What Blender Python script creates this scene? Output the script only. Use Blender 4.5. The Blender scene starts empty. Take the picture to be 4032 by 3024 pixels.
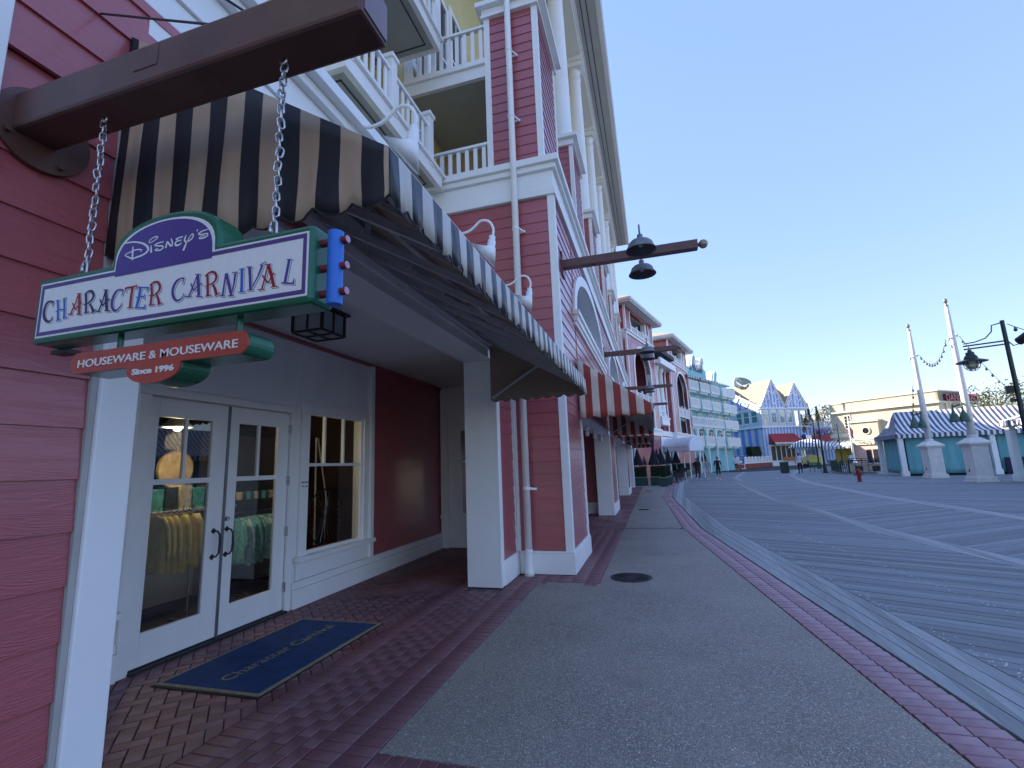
import bpy, bmesh, math, random
from mathutils import Vector, Matrix, noise
random.seed(7)
PI = math.pi
sc = bpy.context.scene
COL = sc.collection

# ---------------------------------------------------------------- camera
cam_d = bpy.data.cameras.new('camera'); cam = bpy.data.objects.new('camera', cam_d); COL.objects.link(cam)
cam_d.sensor_fit = 'HORIZONTAL'; cam_d.sensor_width = 36.0; cam_d.lens = 36.0*1872.94/4032.0
cam_d.clip_start = 0.05; cam_d.clip_end = 3000
CR = ((0.95843, 0.28291, -0.03700), (-0.08342, 0.15384, -0.98457), (-0.27286, 0.94673, 0.17105))
cam.matrix_world = Matrix(((CR[0][0], -CR[1][0], -CR[2][0], 0.0), (CR[0][1], -CR[1][1], -CR[2][1], 0.0),
                           (CR[0][2], -CR[1][2], -CR[2][2], 1.62), (0, 0, 0, 1)))
sc.camera = cam
# ---------------------------------------------------------------- sky, sun, exposure
SUN_EL = math.radians(29.0)
SUN_DIR = Vector((-0.94, 0.34, 0)).normalized()          # horizontal direction towards the sun
wd = bpy.data.worlds.new('World'); sc.world = wd; wd.use_nodes = True
wn = wd.node_tree.nodes; wl = wd.node_tree.links
bg = wn['Background']; sky = wn.new('ShaderNodeTexSky'); sky.sky_type = 'NISHITA'; sky.sun_disc = False
sky.sun_elevation = SUN_EL; sky.sun_rotation = math.atan2(SUN_DIR.x, SUN_DIR.y)
sky.altitude = 2000; sky.air_density = 1.0; sky.dust_density = 0.0; sky.ozone_density = 3.0
sg_ = wn.new('ShaderNodeGamma'); sg_.inputs[1].default_value = .30; sh_ = wn.new('ShaderNodeHueSaturation'); sh_.inputs['Hue'].default_value = .526; sh_.inputs['Saturation'].default_value = 2.1   # clear, deep and even blue all round
wl.new(sky.outputs[0], sg_.inputs[0]); wl.new(sg_.outputs[0], sh_.inputs['Color']); wl.new(sh_.outputs[0], bg.inputs[0]); bg.inputs[1].default_value = 0.13
sun_d = bpy.data.lights.new('sun', 'SUN'); sun_d.energy = 2.0; sun_d.angle = math.radians(0.53); sun_d.color = (1.0, 0.87, 0.68)
sun = bpy.data.objects.new('sun', sun_d); COL.objects.link(sun)
sdir = Vector((SUN_DIR.x*math.cos(SUN_EL), SUN_DIR.y*math.cos(SUN_EL), math.sin(SUN_EL)))
sun.rotation_euler = (-sdir).to_track_quat('-Z', 'Y').to_euler(); sun.location = sdir*80
vs = sc.view_settings; vs.view_transform = 'Standard'; vs.look = 'None'; vs.exposure = 2.9; vs.gamma = 1.0
vs.use_curve_mapping = False

# ---------------------------------------------------------------- materials
def lin(c):
    return tuple((x/12.92 if x <= .04045 else ((x+.055)/1.055)**2.4) for x in c)
MATS = {}
def nd(nt, t, **kw):
    n = nt.nodes.new(t)
    for k, v in kw.items():
        if k.startswith('i_'):
            n.inputs[int(k[2:])].default_value = v
        else:
            setattr(n, k, v)
    return n
def vmath(nt, op, a, b):
    n = nt.nodes.new('ShaderNodeMath'); n.operation = op
    for i, s in enumerate((a, b)):
        if s is None: continue
        if isinstance(s, (int, float)): n.inputs[i].default_value = s
        else: nt.links.new(s, n.inputs[i])
    return n.outputs[0]
def mixc(nt, fac, a, b):
    n = nt.nodes.new('ShaderNodeMix'); n.data_type = 'RGBA'
    for i, s in ((0, fac), (6, a), (7, b)):
        if isinstance(s, (int, float)): n.inputs[i].default_value = s
        elif isinstance(s, tuple): n.inputs[i].default_value = (*s[:3], 1)
        else: nt.links.new(s, n.inputs[i])
    return n.outputs[2]
def ramp(nt, s, a, b):
    n = nt.nodes.new('ShaderNodeMapRange'); n.inputs[1].default_value = a; n.inputs[2].default_value = b
    nt.links.new(s, n.inputs[0]); return n.outputs[0]
def tex(nt, scale, kind='noise', vec=None, stretch=None, detail=4.0, rot=None):
    if vec is None:
        tc = nt.nodes.new('ShaderNodeTexCoord'); vec = tc.outputs['Object']
    if stretch or rot is not None:
        mp = nt.nodes.new('ShaderNodeMapping'); nt.links.new(vec, mp.inputs[0])
        if stretch: mp.inputs[3].default_value = stretch
        if rot is not None: mp.inputs[2].default_value = (0, 0, rot)
        vec = mp.outputs[0]
    if kind == 'noise':
        n = nt.nodes.new('ShaderNodeTexNoise'); n.inputs['Scale'].default_value = scale; n.inputs['Detail'].default_value = detail
        nt.links.new(vec, n.inputs[0]); return n.outputs[0]
    n = nt.nodes.new('ShaderNodeTexVoronoi'); n.inputs['Scale'].default_value = scale
    nt.links.new(vec, n.inputs[0]); return n
def base(name):
    m = bpy.data.materials.new(name); m.use_nodes = True; nt = m.node_tree
    p = nt.nodes['Principled BSDF']; return m, nt, p
def mat(name, col, rough=.5, metal=0.0, var=.12, scale=3.0, bump=0.0, bscale=40.0, spec=.5, stretch=None, obj_var=0.0, dirt=None, rot=None):
    if name in MATS: return MATS[name]
    m, nt, p = base(name)
    f = tex(nt, scale, stretch=stretch, rot=rot)
    f = ramp(nt, f, .3, .7)
    c = mixc(nt, f, tuple(x*(1-var) for x in col), tuple(min(1, x*(1+var)) for x in col))
    if obj_var:
        oi = nt.nodes.new('ShaderNodeObjectInfo')
        k = vmath(nt, 'MULTIPLY_ADD', oi.outputs['Random'], obj_var*2); k.node.inputs[2].default_value = 1-obj_var
        hs = nt.nodes.new('ShaderNodeHueSaturation'); nt.links.new(k, hs.inputs['Value']); nt.links.new(c, hs.inputs['Color']); c = hs.outputs[0]
    if dirt:
        dcol, dscale, lo, hi, amt = dirt
        d = ramp(nt, tex(nt, dscale, detail=6), lo, hi)
        c = mixc(nt, vmath(nt, 'MULTIPLY', d, amt), c, dcol)
    nt.links.new(c, p.inputs['Base Color'])
    p.inputs['Roughness'].default_value = rough; p.inputs['Metallic'].default_value = metal
    p.inputs['Specular IOR Level'].default_value = spec
    if bump:
        b = nt.nodes.new('ShaderNodeBump'); b.inputs['Strength'].default_value = bump; b.inputs['Distance'].default_value = .01
        nt.links.new(tex(nt, bscale, stretch=stretch, detail=5, rot=rot), b.inputs['Height']); nt.links.new(b.outputs[0], p.inputs['Normal'])
    MATS[name] = m; return m
def stripes(name, vec, period, c1, c2, rough=.7, duty=.5, off=0.0, spec=.4, weave=.15):
    if name in MATS: return MATS[name]
    m, nt, p = base(name)
    tc = nt.nodes.new('ShaderNodeTexCoord')
    d = nt.nodes.new('ShaderNodeVectorMath'); d.operation = 'DOT_PRODUCT'; nt.links.new(tc.outputs['Object'], d.inputs[0]); d.inputs[1].default_value = vec
    t = vmath(nt, 'FRACT', vmath(nt, 'ADD', vmath(nt, 'DIVIDE', d.outputs['Value'], period), off+100), None)
    g = vmath(nt, 'GREATER_THAN', t, duty)
    c = mixc(nt, g, c1, c2)
    n = ramp(nt, tex(nt, 2.2, detail=5), .25, .75)
    hs = nt.nodes.new('ShaderNodeHueSaturation'); nt.links.new(c, hs.inputs['Color'])
    nt.links.new(vmath(nt, 'MULTIPLY_ADD', n, .3), hs.inputs['Value']); hs.inputs['Value'].links[0].from_node.inputs[2].default_value = .85
    nt.links.new(hs.outputs[0], p.inputs['Base Color']); p.inputs['Roughness'].default_value = rough; p.inputs['Specular IOR Level'].default_value = spec
    b = nt.nodes.new('ShaderNodeBump'); b.inputs['Strength'].default_value = .35; b.inputs['Distance'].default_value = .02
    nt.links.new(tex(nt, 4.0, stretch=(1, 1, .35), detail=3), b.inputs['Height']); nt.links.new(b.outputs[0], p.inputs['Normal'])
    MATS[name] = m; return m
def glass(name, tint=(.75, .8, .8), refl=1.0):
    if name in MATS: return MATS[name]
    m = bpy.data.materials.new(name); m.use_nodes = True; nt = m.node_tree
    nt.nodes.remove(nt.nodes['Principled BSDF'])
    out = nt.nodes['Material Output']
    tr = nt.nodes.new('ShaderNodeBsdfTransparent'); tr.inputs[0].default_value = (*tint, 1)
    gl = nt.nodes.new('ShaderNodeBsdfGlossy'); gl.inputs['Roughness'].default_value = .015; gl.inputs[0].default_value = (1, 1, 1, 1)
    fr = nt.nodes.new('ShaderNodeFresnel'); gg = nt.nodes.new('ShaderNodeNewGeometry')
    ior = vmath(nt, 'MULTIPLY_ADD', gg.outputs['Backfacing'], 1/1.52-1.52); ior.node.inputs[2].default_value = 1.52; nt.links.new(ior, fr.inputs[0])
    f2 = vmath(nt, 'MULTIPLY', fr.outputs[0], 1.25*refl); f2 = vmath(nt, 'MINIMUM', f2, .95)
    mx = nt.nodes.new('ShaderNodeMixShader'); nt.links.new(f2, mx.inputs[0]); nt.links.new(tr.outputs[0], mx.inputs[1]); nt.links.new(gl.outputs[0], mx.inputs[2])
    nt.links.new(mx.outputs[0], out.inputs[0]); MATS[name] = m; return m
def emit(name, col, s):
    m, nt, p = base(name); p.inputs['Base Color'].default_value = (*col, 1); p.inputs['Emission Color'].default_value = (*col, 1); p.inputs['Emission Strength'].default_value = s
    MATS[name] = m; return m

# painted lap siding: brush grain along the board, soft sheen
def siding_mat(name, col, rough=.34, along=(1, .12, 1.0)):
    m, nt, p = base(name)
    a = ramp(nt, tex(nt, 9.0, stretch=(3, .35, 7), detail=6), .35, .7)
    b_ = ramp(nt, tex(nt, 1.1, detail=3), .3, .7)
    c = mixc(nt, a, tuple(x*.92 for x in col), tuple(x*1.06 for x in col))
    c = mixc(nt, vmath(nt, 'MULTIPLY', b_, .25), c, tuple(min(1, x*1.35+.015) for x in col))
    oi = nt.nodes.new('ShaderNodeObjectInfo'); hs = nt.nodes.new('ShaderNodeHueSaturation'); nt.links.new(c, hs.inputs['Color'])
    k = vmath(nt, 'MULTIPLY_ADD', oi.outputs['Random'], .08); k.node.inputs[2].default_value = .96; nt.links.new(k, hs.inputs['Value'])
    nt.links.new(hs.outputs[0], p.inputs['Base Color'])
    nt.links.new(ramp(nt, a, 1.6, -.6), p.inputs['Roughness'])
    mr = p.inputs['Roughness'].links[0].from_node; mr.inputs[1].default_value = 0; mr.inputs[2].default_value = 1; mr.inputs[3].default_value = rough-.05; mr.inputs[4].default_value = rough+.12
    # moulded wood grain: wavy contour lines, stretched along the board
    tc = nt.nodes.new('ShaderNodeTexCoord'); mp = nt.nodes.new('ShaderNodeMapping'); nt.links.new(tc.outputs['Object'], mp.inputs[0]); mp.inputs[3].default_value = (1.6, 1.6, 14)
    wv = nt.nodes.new('ShaderNodeTexNoise'); wv.inputs['Scale'].default_value = 1.3; wv.inputs['Detail'].default_value = 1.5; wv.inputs['Distortion'].default_value = .6; nt.links.new(mp.outputs[0], wv.inputs[0])
    ln = vmath(nt, 'SINE', vmath(nt, 'MULTIPLY', wv.outputs[0], 85.0), None)
    fine = tex(nt, 60, stretch=(1, .06, 1))
    h = vmath(nt, 'ADD', vmath(nt, 'MULTIPLY', ln, .5), fine)
    b = nt.nodes.new('ShaderNodeBump'); b.inputs['Strength'].default_value = .30; b.inputs['Distance'].default_value = .0022
    nt.links.new(h, b.inputs['Height']); nt.links.new(b.outputs[0], p.inputs['Normal'])
    p.inputs['Specular IOR Level'].default_value = .6; p.inputs['Coat Weight'].default_value = .55; p.inputs['Coat Roughness'].default_value = .16
    MATS[name] = m; return m

RED = siding_mat('red_siding_paint', (.385, .085, .095))
YEL = siding_mat('yellow_siding_paint', (.80, .68, .32))
WHITE = mat('white_paint', (.86, .86, .84), rough=.42, var=.035, scale=1.6, bump=.06, bscale=25, dirt=((.45, .43, .38), 1.3, .55, .8, .22))
WHITE2 = mat('white_trim_paint', (.87, .87, .85), rough=.4, var=.03, scale=2.5)
SOFFIT = mat('soffit_paint', (.68, .68, .62), rough=.6, var=.05, scale=.8)
CEIL = mat('arcade_ceiling_paint', (.74, .74, .73), rough=.7, var=.04, scale=.8)
BROWN = mat('brown_enamel', (.115, .05, .04), rough=.38, var=.18, scale=6, bump=.05, bscale=60, dirt=((.16, .09, .075), 9, .62, .8, .4))
STEEL = mat('galvanised_steel', (.50, .50, .50), rough=.32, metal=1.0, var=.25, scale=30)
FRAME = mat('awning_frame_grey', (.55, .55, .56), rough=.5, var=.1, scale=5)
DARKM = mat('black_iron', (.02, .02, .022), rough=.45, var=.2, scale=8)
DGREEN = mat('dark_green_metal', (.012, .035, .026), rough=.4, var=.2, scale=8)
CARPET = mat('dark_shop_carpet', (.03, .03, .045), rough=.9, var=.3, scale=20)
INNER = mat('shop_wall_paint', (.12, .09, .08), rough=.8, var=.1)
GLASS = glass('window_glass', (.78, .82, .82))

# ---------------------------------------------------------------- mesh builder
class MB:
    def __init__(s): s.v = []; s.f = []; s.mi = []; s.cur = 0
    def add(s, vs, fs):
        o = len(s.v); s.v += [tuple(v) for v in vs]; s.f += [tuple(i+o for i in f) for f in fs]; s.mi += [s.cur]*len(fs); return s
    def box(s, x0, x1, y0, y1, z0, z1):
        return s.add([(x0, y0, z0), (x1, y0, z0), (x1, y1, z0), (x0, y1, z0), (x0, y0, z1), (x1, y0, z1), (x1, y1, z1), (x0, y1, z1)],
                     [(0, 3, 2, 1), (4, 5, 6, 7), (0, 1, 5, 4), (1, 2, 6, 5), (2, 3, 7, 6), (3, 0, 4, 7)])
    def bar(s, a, b, w, h, up=(0, 0, 1)):
        a = Vector(a); b = Vector(b); d = (b-a).normalized(); u = Vector(up)
        if abs(d.dot(u)) > .98: u = Vector((1, 0, 0))
        r = d.cross(u).normalized(); u = r.cross(d).normalized()
        vs = []
        for p in (a, b):
            for sx, sy in ((-1, -1), (1, -1), (1, 1), (-1, 1)): vs.append(p+r*(sx*w/2)+u*(sy*h/2))
        return s.add(vs, [(0, 1, 2, 3), (7, 6, 5, 4), (0, 4, 5, 1), (1, 5, 6, 2), (2, 6, 7, 3), (3, 7, 4, 0)])
    def cone(s, a, b, r0, r1, n=12, caps=True):
        a = Vector(a); b = Vector(b); d = (b-a).normalized(); u = Vector((0, 0, 1)) if abs(d.z) < .9 else Vector((1, 0, 0))
        x = d.cross(u).normalized(); y = d.cross(x)
        vs = []
        for p, r in ((a, r0), (b, r1)):
            for i in range(n):
                t = 2*PI*i/n; vs.append(p+x*(r*math.cos(t))+y*(r*math.sin(t)))
        fs = [(i, (i+1) % n, n+(i+1) % n, n+i) for i in range(n)]
        if caps: fs += [tuple(range(n-1, -1, -1)), tuple(range(n, 2*n))]
        return s.add(vs, fs)
    def tube(s, pts, r, n=8, closed=False):
        pts = [Vector(p) for p in pts]; m = len(pts); rings = []
        x = None
        for i, p in enumerate(pts):
            a = pts[(i-1) % m] if (closed or i) else p; b = pts[(i+1) % m] if (closed or i < m-1) else p
            d = (b-a).normalized()
            if x is None:
                u = Vector((0, 0, 1)) if abs(d.z) < .9 else Vector((1, 0, 0)); x = d.cross(u).normalized()
            x = (x-d*x.dot(d)).normalized(); y = d.cross(x)
            rr = r[i] if isinstance(r, (list, tuple)) else r
            rings.append([p+x*(rr*math.cos(2*PI*k/n))+y*(rr*math.sin(2*PI*k/n)) for k in range(n)])
        vs = [v for q in rings for v in q]; fs = []
        for i in range(m if closed else m-1):
            j = (i+1) % m
            for k in range(n): fs.append((i*n+k, i*n+(k+1) % n, j*n+(k+1) % n, j*n+k))
        if not closed: fs += [tuple(range(n-1, -1, -1)), tuple(range((m-1)*n, m*n))]
        return s.add(vs, fs)
    def lathe(s, prof, c=(0, 0, 0), n=20, caps=True):
        vs = []
        for r, z in prof:
            for k in range(n): vs.append((c[0]+r*math.cos(2*PI*k/n), c[1]+r*math.sin(2*PI*k/n), c[2]+z))
        m = len(prof); fs = []
        for i in range(m-1):
            for k in range(n): fs.append((i*n+k, i*n+(k+1) % n, (i+1)*n+(k+1) % n, (i+1)*n+k))
        if caps: fs += [tuple(range(n-1, -1, -1)), tuple(range((m-1)*n, m*n))]
        return s.add(vs, fs)
    def sphere(s, c, r, n=12, m=8, sz=1.0):
        return s.lathe([(max(1e-4, r*math.sin(PI*i/m)), -r*sz*math.cos(PI*i/m)) for i in range(m+1)], c, n, caps=False)
    def ext(s, poly, vec):
        """extrude a planar 3d polygon by vec"""
        n = len(poly); vec = Vector(vec); P = [Vector(p) for p in poly]
        return s.add(P+[p+vec for p in P], [tuple(range(n)), tuple(range(2*n-1, n-1, -1))]+[(i, n+i, n+(i+1) % n, (i+1) % n) for i in range(n)])
    def grid(s, rows):
        n = len(rows[0]); vs = [p for r in rows for p in r]
        return s.add(vs, [(i*n+k, i*n+k+1, (i+1)*n+k+1, (i+1)*n+k) for i in range(len(rows)-1) for k in range(n-1)])
    def mesh(s, name, mats=None, smooth=False):
        me = bpy.data.meshes.new(name); me.from_pydata(s.v, [], s.f); 
        if mats:
            for m in mats: me.materials.append(m)
            if len(mats) > 1: me.polygons.foreach_set('material_index', s.mi)
        bm = bmesh.new(); bm.from_mesh(me); bmesh.ops.recalc_face_normals(bm, faces=bm.faces); bm.to_mesh(me); bm.free()
        if smooth: me.polygons.foreach_set('use_smooth', [True]*len(me.polygons))
        me.update(); return me
WLOC = {}
def put(o, parent):
    COL.objects.link(o)
    if parent is not None:
        o.parent = parent; o.location = -WLOC.get(parent.as_pointer(), Vector((0, 0, 0)))
    WLOC[o.as_pointer()] = Vector((0, 0, 0)); return o
def part(name, mb, m, parent=None, smooth=False, bevel=0, label=None, solid=0, auto=None):
    me = mb if isinstance(mb, bpy.types.Mesh) else mb.mesh(name, m if isinstance(m, (list, tuple)) else [m], smooth)
    o = bpy.data.objects.new(name, me); put(o, parent)
    if bevel:
        b = o.modifiers.new('bevel', 'BEVEL'); b.width = bevel; b.segments = 2; b.limit_method = 'ANGLE'; b.angle_limit = math.radians(40)
    if solid:
        b = o.modifiers.new('solid', 'SOLIDIFY'); b.thickness = solid; b.offset = 0
    if label: o['label'] = label
    return o
def tag(o, label, cat, group=None):
    o['label'] = label; o['category'] = cat
    if group: o['group'] = group
    return o
def thing(name, loc, label, cat, group=None):
    o = bpy.data.objects.new(name, None); o.empty_display_size = .2; COL.objects.link(o); o.location = loc
    WLOC[o.as_pointer()] = Vector(loc); return tag(o, label, cat, group)
def struct(o, kind='structure'): o['kind'] = kind; return o
def kids(o): return [c for c in o.children]
def copy_tree(o, parent=None):
    c = o.copy(); COL.objects.link(c); c.parent = parent
    for ch in kids(o): copy_tree(ch, c)
    return c
def place(o, loc, rz=0.0, label=None, scale=None):
    o.location = loc; o.rotation_euler = (0, 0, rz)
    if label: o['label'] = label
    if scale: o.scale = scale if isinstance(scale, tuple) else (scale,)*3
    return o
def text_mesh(s, size, mat_, offset=0.0, shear=0.0, extrude=.001, spacing=1.0, align='CENTER', width=None):
    cu = bpy.data.curves.new('lettering', 'FONT'); cu.body = s; cu.size = size; cu.offset = offset; cu.shear = shear; cu.extrude = extrude
    cu.space_character = spacing; cu.align_x = align; cu.resolution_u = 4
    o = bpy.data.objects.new('lettering', cu); COL.objects.link(o)
    dg = bpy.context.evaluated_depsgraph_get(); me = bpy.data.meshes.new_from_object(o.evaluated_get(dg))
    bpy.data.objects.remove(o); bpy.data.curves.remove(cu); me.materials.clear(); me.materials.append(mat_)
    if width:
        xs = [v.co.x for v in me.vertices]; c = (min(xs)+max(xs))/2; k = width/(max(xs)-min(xs)); me.transform(Matrix.Diagonal((k, 1, 1, 1)) @ Matrix.Translation((-c, 0, 0)))
    return me
def xf(me, M): me.transform(M); return me
def lap_boards(parent, a, b, normal, z0, n, exp, m, thick=.016, name='siding_board', face=0.0, jit=True):
    """n lapped boards between plan points a and b; each one an object sharing one mesh"""
    a = Vector((a[0], a[1], 0)); b = Vector((b[0], b[1], 0)); nn = Vector((normal[0], normal[1], 0)).normalized()
    h = exp*1.06
    mb = MB()
    lo = nn*(face+thick); hi = nn*(face+.003); bk = nn*(face-.004)
    mb.add([a+bk, b+bk, b+lo, a+lo, a+bk+Vector((0, 0, h)), b+bk+Vector((0, 0, h)), b+hi+Vector((0, 0, h)), a+hi+Vector((0, 0, h))],
           [(0, 3, 2, 1), (4, 5, 6, 7), (0, 1, 5, 4), (1, 2, 6, 5), (2, 3, 7, 6), (3, 0, 4, 7)])
    me = mb.mesh(name, [m]); out = []
    for i in range(n):
        o = bpy.data.objects.new(name, me); put(o, parent)
        o.location = o.location+Vector((0, 0, z0+i*exp))
        if jit: o.location += nn*random.uniform(-.0015, .0015)
        out.append(o)
    return out
# ================================================================ GROUND
def interp(pl, y):
    for (x0, y0), (x1, y1) in zip(pl, pl[1:]):
        if y <= y1 or (x1, y1) == pl[-1]: return x0+(x1-x0)*(y-y0)/(y1-y0)
L_EDGE = [(2.6, -8), (0.54, 12.6), (0.24, 23.2), (0.74, 33.7), (2.37, 48.5), (5.0, 66), (9.6, 80), (18.5, 95)]      # left edge of the brick border
def shift(pl, d): return [(x+d, y) for x, y in pl]
R_EDGE = shift(L_EDGE, .405); B1_OUT = shift(L_EDGE, 1.0)
B2_IN = [(6.6, -8), (4.25, 12.3), (4.22, 22.8), (4.9, 33), (6.3, 45), (9.8, 62), (15.5, 78), (24, 92)]
B2_OUT = shift(B2_IN, .44)
B3_IN = [(10.4, -8), (7.85, 12.5), (7.88, 22), (8.75, 34), (10.8, 46), (14.8, 60), (21, 76), (30, 90)]
B3_OUT = shift(B3_IN, .48)
C_OUT = [(45, -8), (45, 100)]

GROUND = mat('far_ground_paving', (.16, .155, .15), rough=.85, var=.15, scale=.3)
g = part('ground', MB().add([(-600, -600, -.09), (900, -600, -.09), (900, 1200, -.09), (-600, 1200, -.09)], [(0, 1, 2, 3)]), GROUND); struct(g)
SUBDECK = mat('dark_deck_void', (.025, .025, .028), rough=.95)
dk = part('boardwalk', MB().add([(interp(R_EDGE, -8)+.01, -8, -.05), (46, -8, -.05), (46, 100, -.05), (19, 100, -.05)]+[(x+.01, y, -.05) for x, y in R_EDGE[::-1][1:-1]], [tuple(range(4+len(R_EDGE)-2))]), SUBDECK); struct(dk)

def wood(name, ang, col=(.285, .305, .315)):
    m, nt, p = base(name)
    tc = nt.nodes.new('ShaderNodeTexCoord'); mp = nt.nodes.new('ShaderNodeMapping'); mp.vector_type = 'POINT'
    nt.links.new(tc.outputs['Object'], mp.inputs[0]); mp.inputs[2].default_value = (0, 0, -ang)
    sp = nt.nodes.new('ShaderNodeSeparateXYZ'); nt.links.new(mp.outputs[0], sp.inputs[0])
    idx = vmath(nt, 'FLOOR', vmath(nt, 'DIVIDE', sp.outputs[1], .1475), None)
    wn_ = nt.nodes.new('ShaderNodeTexWhiteNoise'); wn_.noise_dimensions = '1D'; nt.links.new(idx, wn_.inputs['W'])
    cx = nt.nodes.new('ShaderNodeCombineXYZ')
    nt.links.new(vmath(nt, 'ADD', vmath(nt, 'MULTIPLY', sp.outputs[0], .9), vmath(nt, 'MULTIPLY', wn_.outputs[0], 50)), cx.inputs[0])
    nt.links.new(vmath(nt, 'MULTIPLY', sp.outputs[1], 22), cx.inputs[1])
    grain = ramp(nt, tex(nt, 3.0, vec=cx.outputs[0], detail=7), .3, .72)
    blot = ramp(nt, tex(nt, .55, detail=5), .35, .7)
    c = mixc(nt, grain, tuple(x*.78 for x in col), tuple(x*1.14 for x in col))
    c = mixc(nt, vmath(nt, 'MULTIPLY', blot, .3), c, (.34, .355, .355))
    hs = nt.nodes.new('ShaderNodeHueSaturation'); nt.links.new(c, hs.inputs['Color'])
    v = vmath(nt, 'MULTIPLY_ADD', vmath(nt, 'POWER', wn_.outputs[0], .7), .42); v.node.inputs[2].default_value = .68; nt.links.new(v, hs.inputs['Value'])
    nt.links.new(hs.outputs[0], p.inputs['Base Color']); p.inputs['Roughness'].default_value = .8; p.inputs['Specular IOR Level'].default_value = .25
    b = nt.nodes.new('ShaderNodeBump'); b.inputs['Strength'].default_value = .5; b.inputs['Distance'].default_value = .004
    nt.links.new(grain, b.inputs['Height']); nt.links.new(b.outputs[0], p.inputs['Normal'])
    return m
AA = math.radians(-27); AB = math.radians(35)
WOOD_A = wood('weathered_plank_diagonal', AA); WOOD_B = wood('weathered_plank_counter_diagonal', AB); WOOD_E = wood('weathered_edging_board', PI/2-.06, (.40, .41, .40))
def slab_prism(mb, quad, z0=-.03, z1=0.0):
    mb.ext([(x, y, z0) for x, y in quad], (0, 0, z1-z0)); return mb
PITCH = .1475
def cross(pl, px, py, dx, dy):
    lo, hi = -80.0, 120.0
    for _ in range(44):
        t = (lo+hi)/2
        if px+dx*t < interp(pl, py+dy*t): lo = t
        else: hi = t
    return lo
def region(inn, out, ang, m, nobj, ymin, ymax, far_y, xmax=None):
    dx, dy = math.cos(ang), math.sin(ang); nx, ny = -dy, dx
    cand = []
    k0 = int((-30)/PITCH); k1 = int((120)/PITCH)
    for k in range(k0, k1):
        gp = random.uniform(.03, .075); o0 = (k+gp)*PITCH; o1 = (k+1-gp)*PITCH; q = []
        for o in (o0, o1):
            p = (nx*o, ny*o); a = cross(inn, *p, dx, dy); b = cross(out, *p, dx, dy) if out is not C_OUT else a+24
            q.append(((p[0]+dx*a, p[1]+dy*a), (p[0]+dx*b, p[1]+dy*b)))
        quad = [q[0][0], q[0][1], q[1][1], q[1][0]]
        cy = sum(v[1] for v in quad)/4; cx = sum(v[0] for v in quad)/4
        if max(v[1] for v in quad) < ymin or min(v[1] for v in quad) > far_y: continue
        if abs(cx) > 200: continue
        # in view of the photograph (right edge of the picture)
        vis = max(v[1]-max(v[0], .1)*1.66 for v in quad) > -2.2
        cand.append((cy if vis else 1e3+cy, quad, vis))
    cand.sort(key=lambda t: t[0]); rest = MB(); n = 0
    for d, quad, vis in cand:
        zt = random.uniform(-.0035, .0015)
        if vis and n < nobj:
            part('plank', slab_prism(MB(), quad, -.03, zt), m, dk); n += 1
        elif d < far_y or vis: slab_prism(rest, quad, -.03, zt)
    if rest.v: struct(part('planks', rest, m, dk), 'stuff')
region(B1_OUT, B2_IN, AA, WOOD_A, 150, 2.0, 60, 62)
region(B2_OUT, B3_IN, AB, WOOD_B, 100, 3.0, 60, 62)
region(B3_OUT, C_OUT, AA, WOOD_A, 50, 4.0, 85, 88)
# edging boards that follow the bends, one board per straight run
def edging(pl, w0, n, wd, ymax):
    for i in range(n):
        for (x0, y0), (x1, y1) in zip(pl, pl[1:]):
            if y0 > ymax: break
            o = w0+i*wd; z = random.uniform(-.001, .003)
            steps = max(1, int((y1-y0)/4.2))
            for s in range(steps):
                ta, tb = s/steps, (s+1)/steps
                xa, ya, xb, yb = x0+(x1-x0)*ta, y0+(y1-y0)*ta, x0+(x1-x0)*tb, y0+(y1-y0)*tb
                part('edging_board', slab_prism(MB(), [(xa+o+.004, ya+.003), (xa+o+wd-.005, ya+.003), (xb+o+wd-.005, yb-.003), (xb+o+.004, yb-.003)], -.03, z), WOOD_E, dk)
edging(R_EDGE, .02, 4, .142, 60); edging(B2_IN, 0, 3, .146, 60); edging(B3_IN, 0, 3, .16, 60)
scr = MB()
for i in range(420):
    y = random.uniform(3.2, 13); x0 = interp(B1_OUT, y); x1 = interp(B2_IN, y); x = random.choice([x0+.05, x0+.12, x0+1.1, x0+1.14, x1-.08])+random.uniform(-.03, .03)
    scr.lathe([(.0065, 0), (.0055, .0028)], (x, y, .0012), 6)
struct(part('deck_screws', scr, mat('bright_screw_head', (.75, .75, .75), rough=.4, metal=.6), dk), 'stuff')

# ---- brick paving
def brick_mat(name, col, white=.0):
    m, nt, p = base(name)
    oi = nt.nodes.new('ShaderNodeObjectInfo')
    tc = nt.nodes.new('ShaderNodeTexCoord')
    n1 = ramp(nt, tex(nt, 7.0, detail=7), .35, .68); n2 = ramp(nt, tex(nt, 1.3, detail=5), .38, .66)
    c = mixc(nt, n1, tuple(x*.72 for x in col), tuple(x*1.2 for x in col))
    c = mixc(nt, vmath(nt, 'MULTIPLY', n2, white), c, (.42, .34, .36))
    geo = nt.nodes.new('ShaderNodeNewGeometry')
    hs = nt.nodes.new('ShaderNodeHueSaturation'); nt.links.new(c, hs.inputs['Color'])
    k = vmath(nt, 'MULTIPLY_ADD', oi.outputs['Random'], .18); k.node.inputs[2].default_value = .91; nt.links.new(k, hs.inputs['Value'])
    nt.links.new(hs.outputs[0], p.inputs['Base Color']); p.inputs['Roughness'].default_value = .55
    b = nt.nodes.new('ShaderNodeBump'); b.inputs['Strength'].default_value = .35; b.inputs['Distance'].default_value = .004
    nt.links.new(tex(nt, 26, detail=6), b.inputs['Height']); nt.links.new(b.outputs[0], p.inputs['Normal'])
    MATS[name] = m; return m
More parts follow.
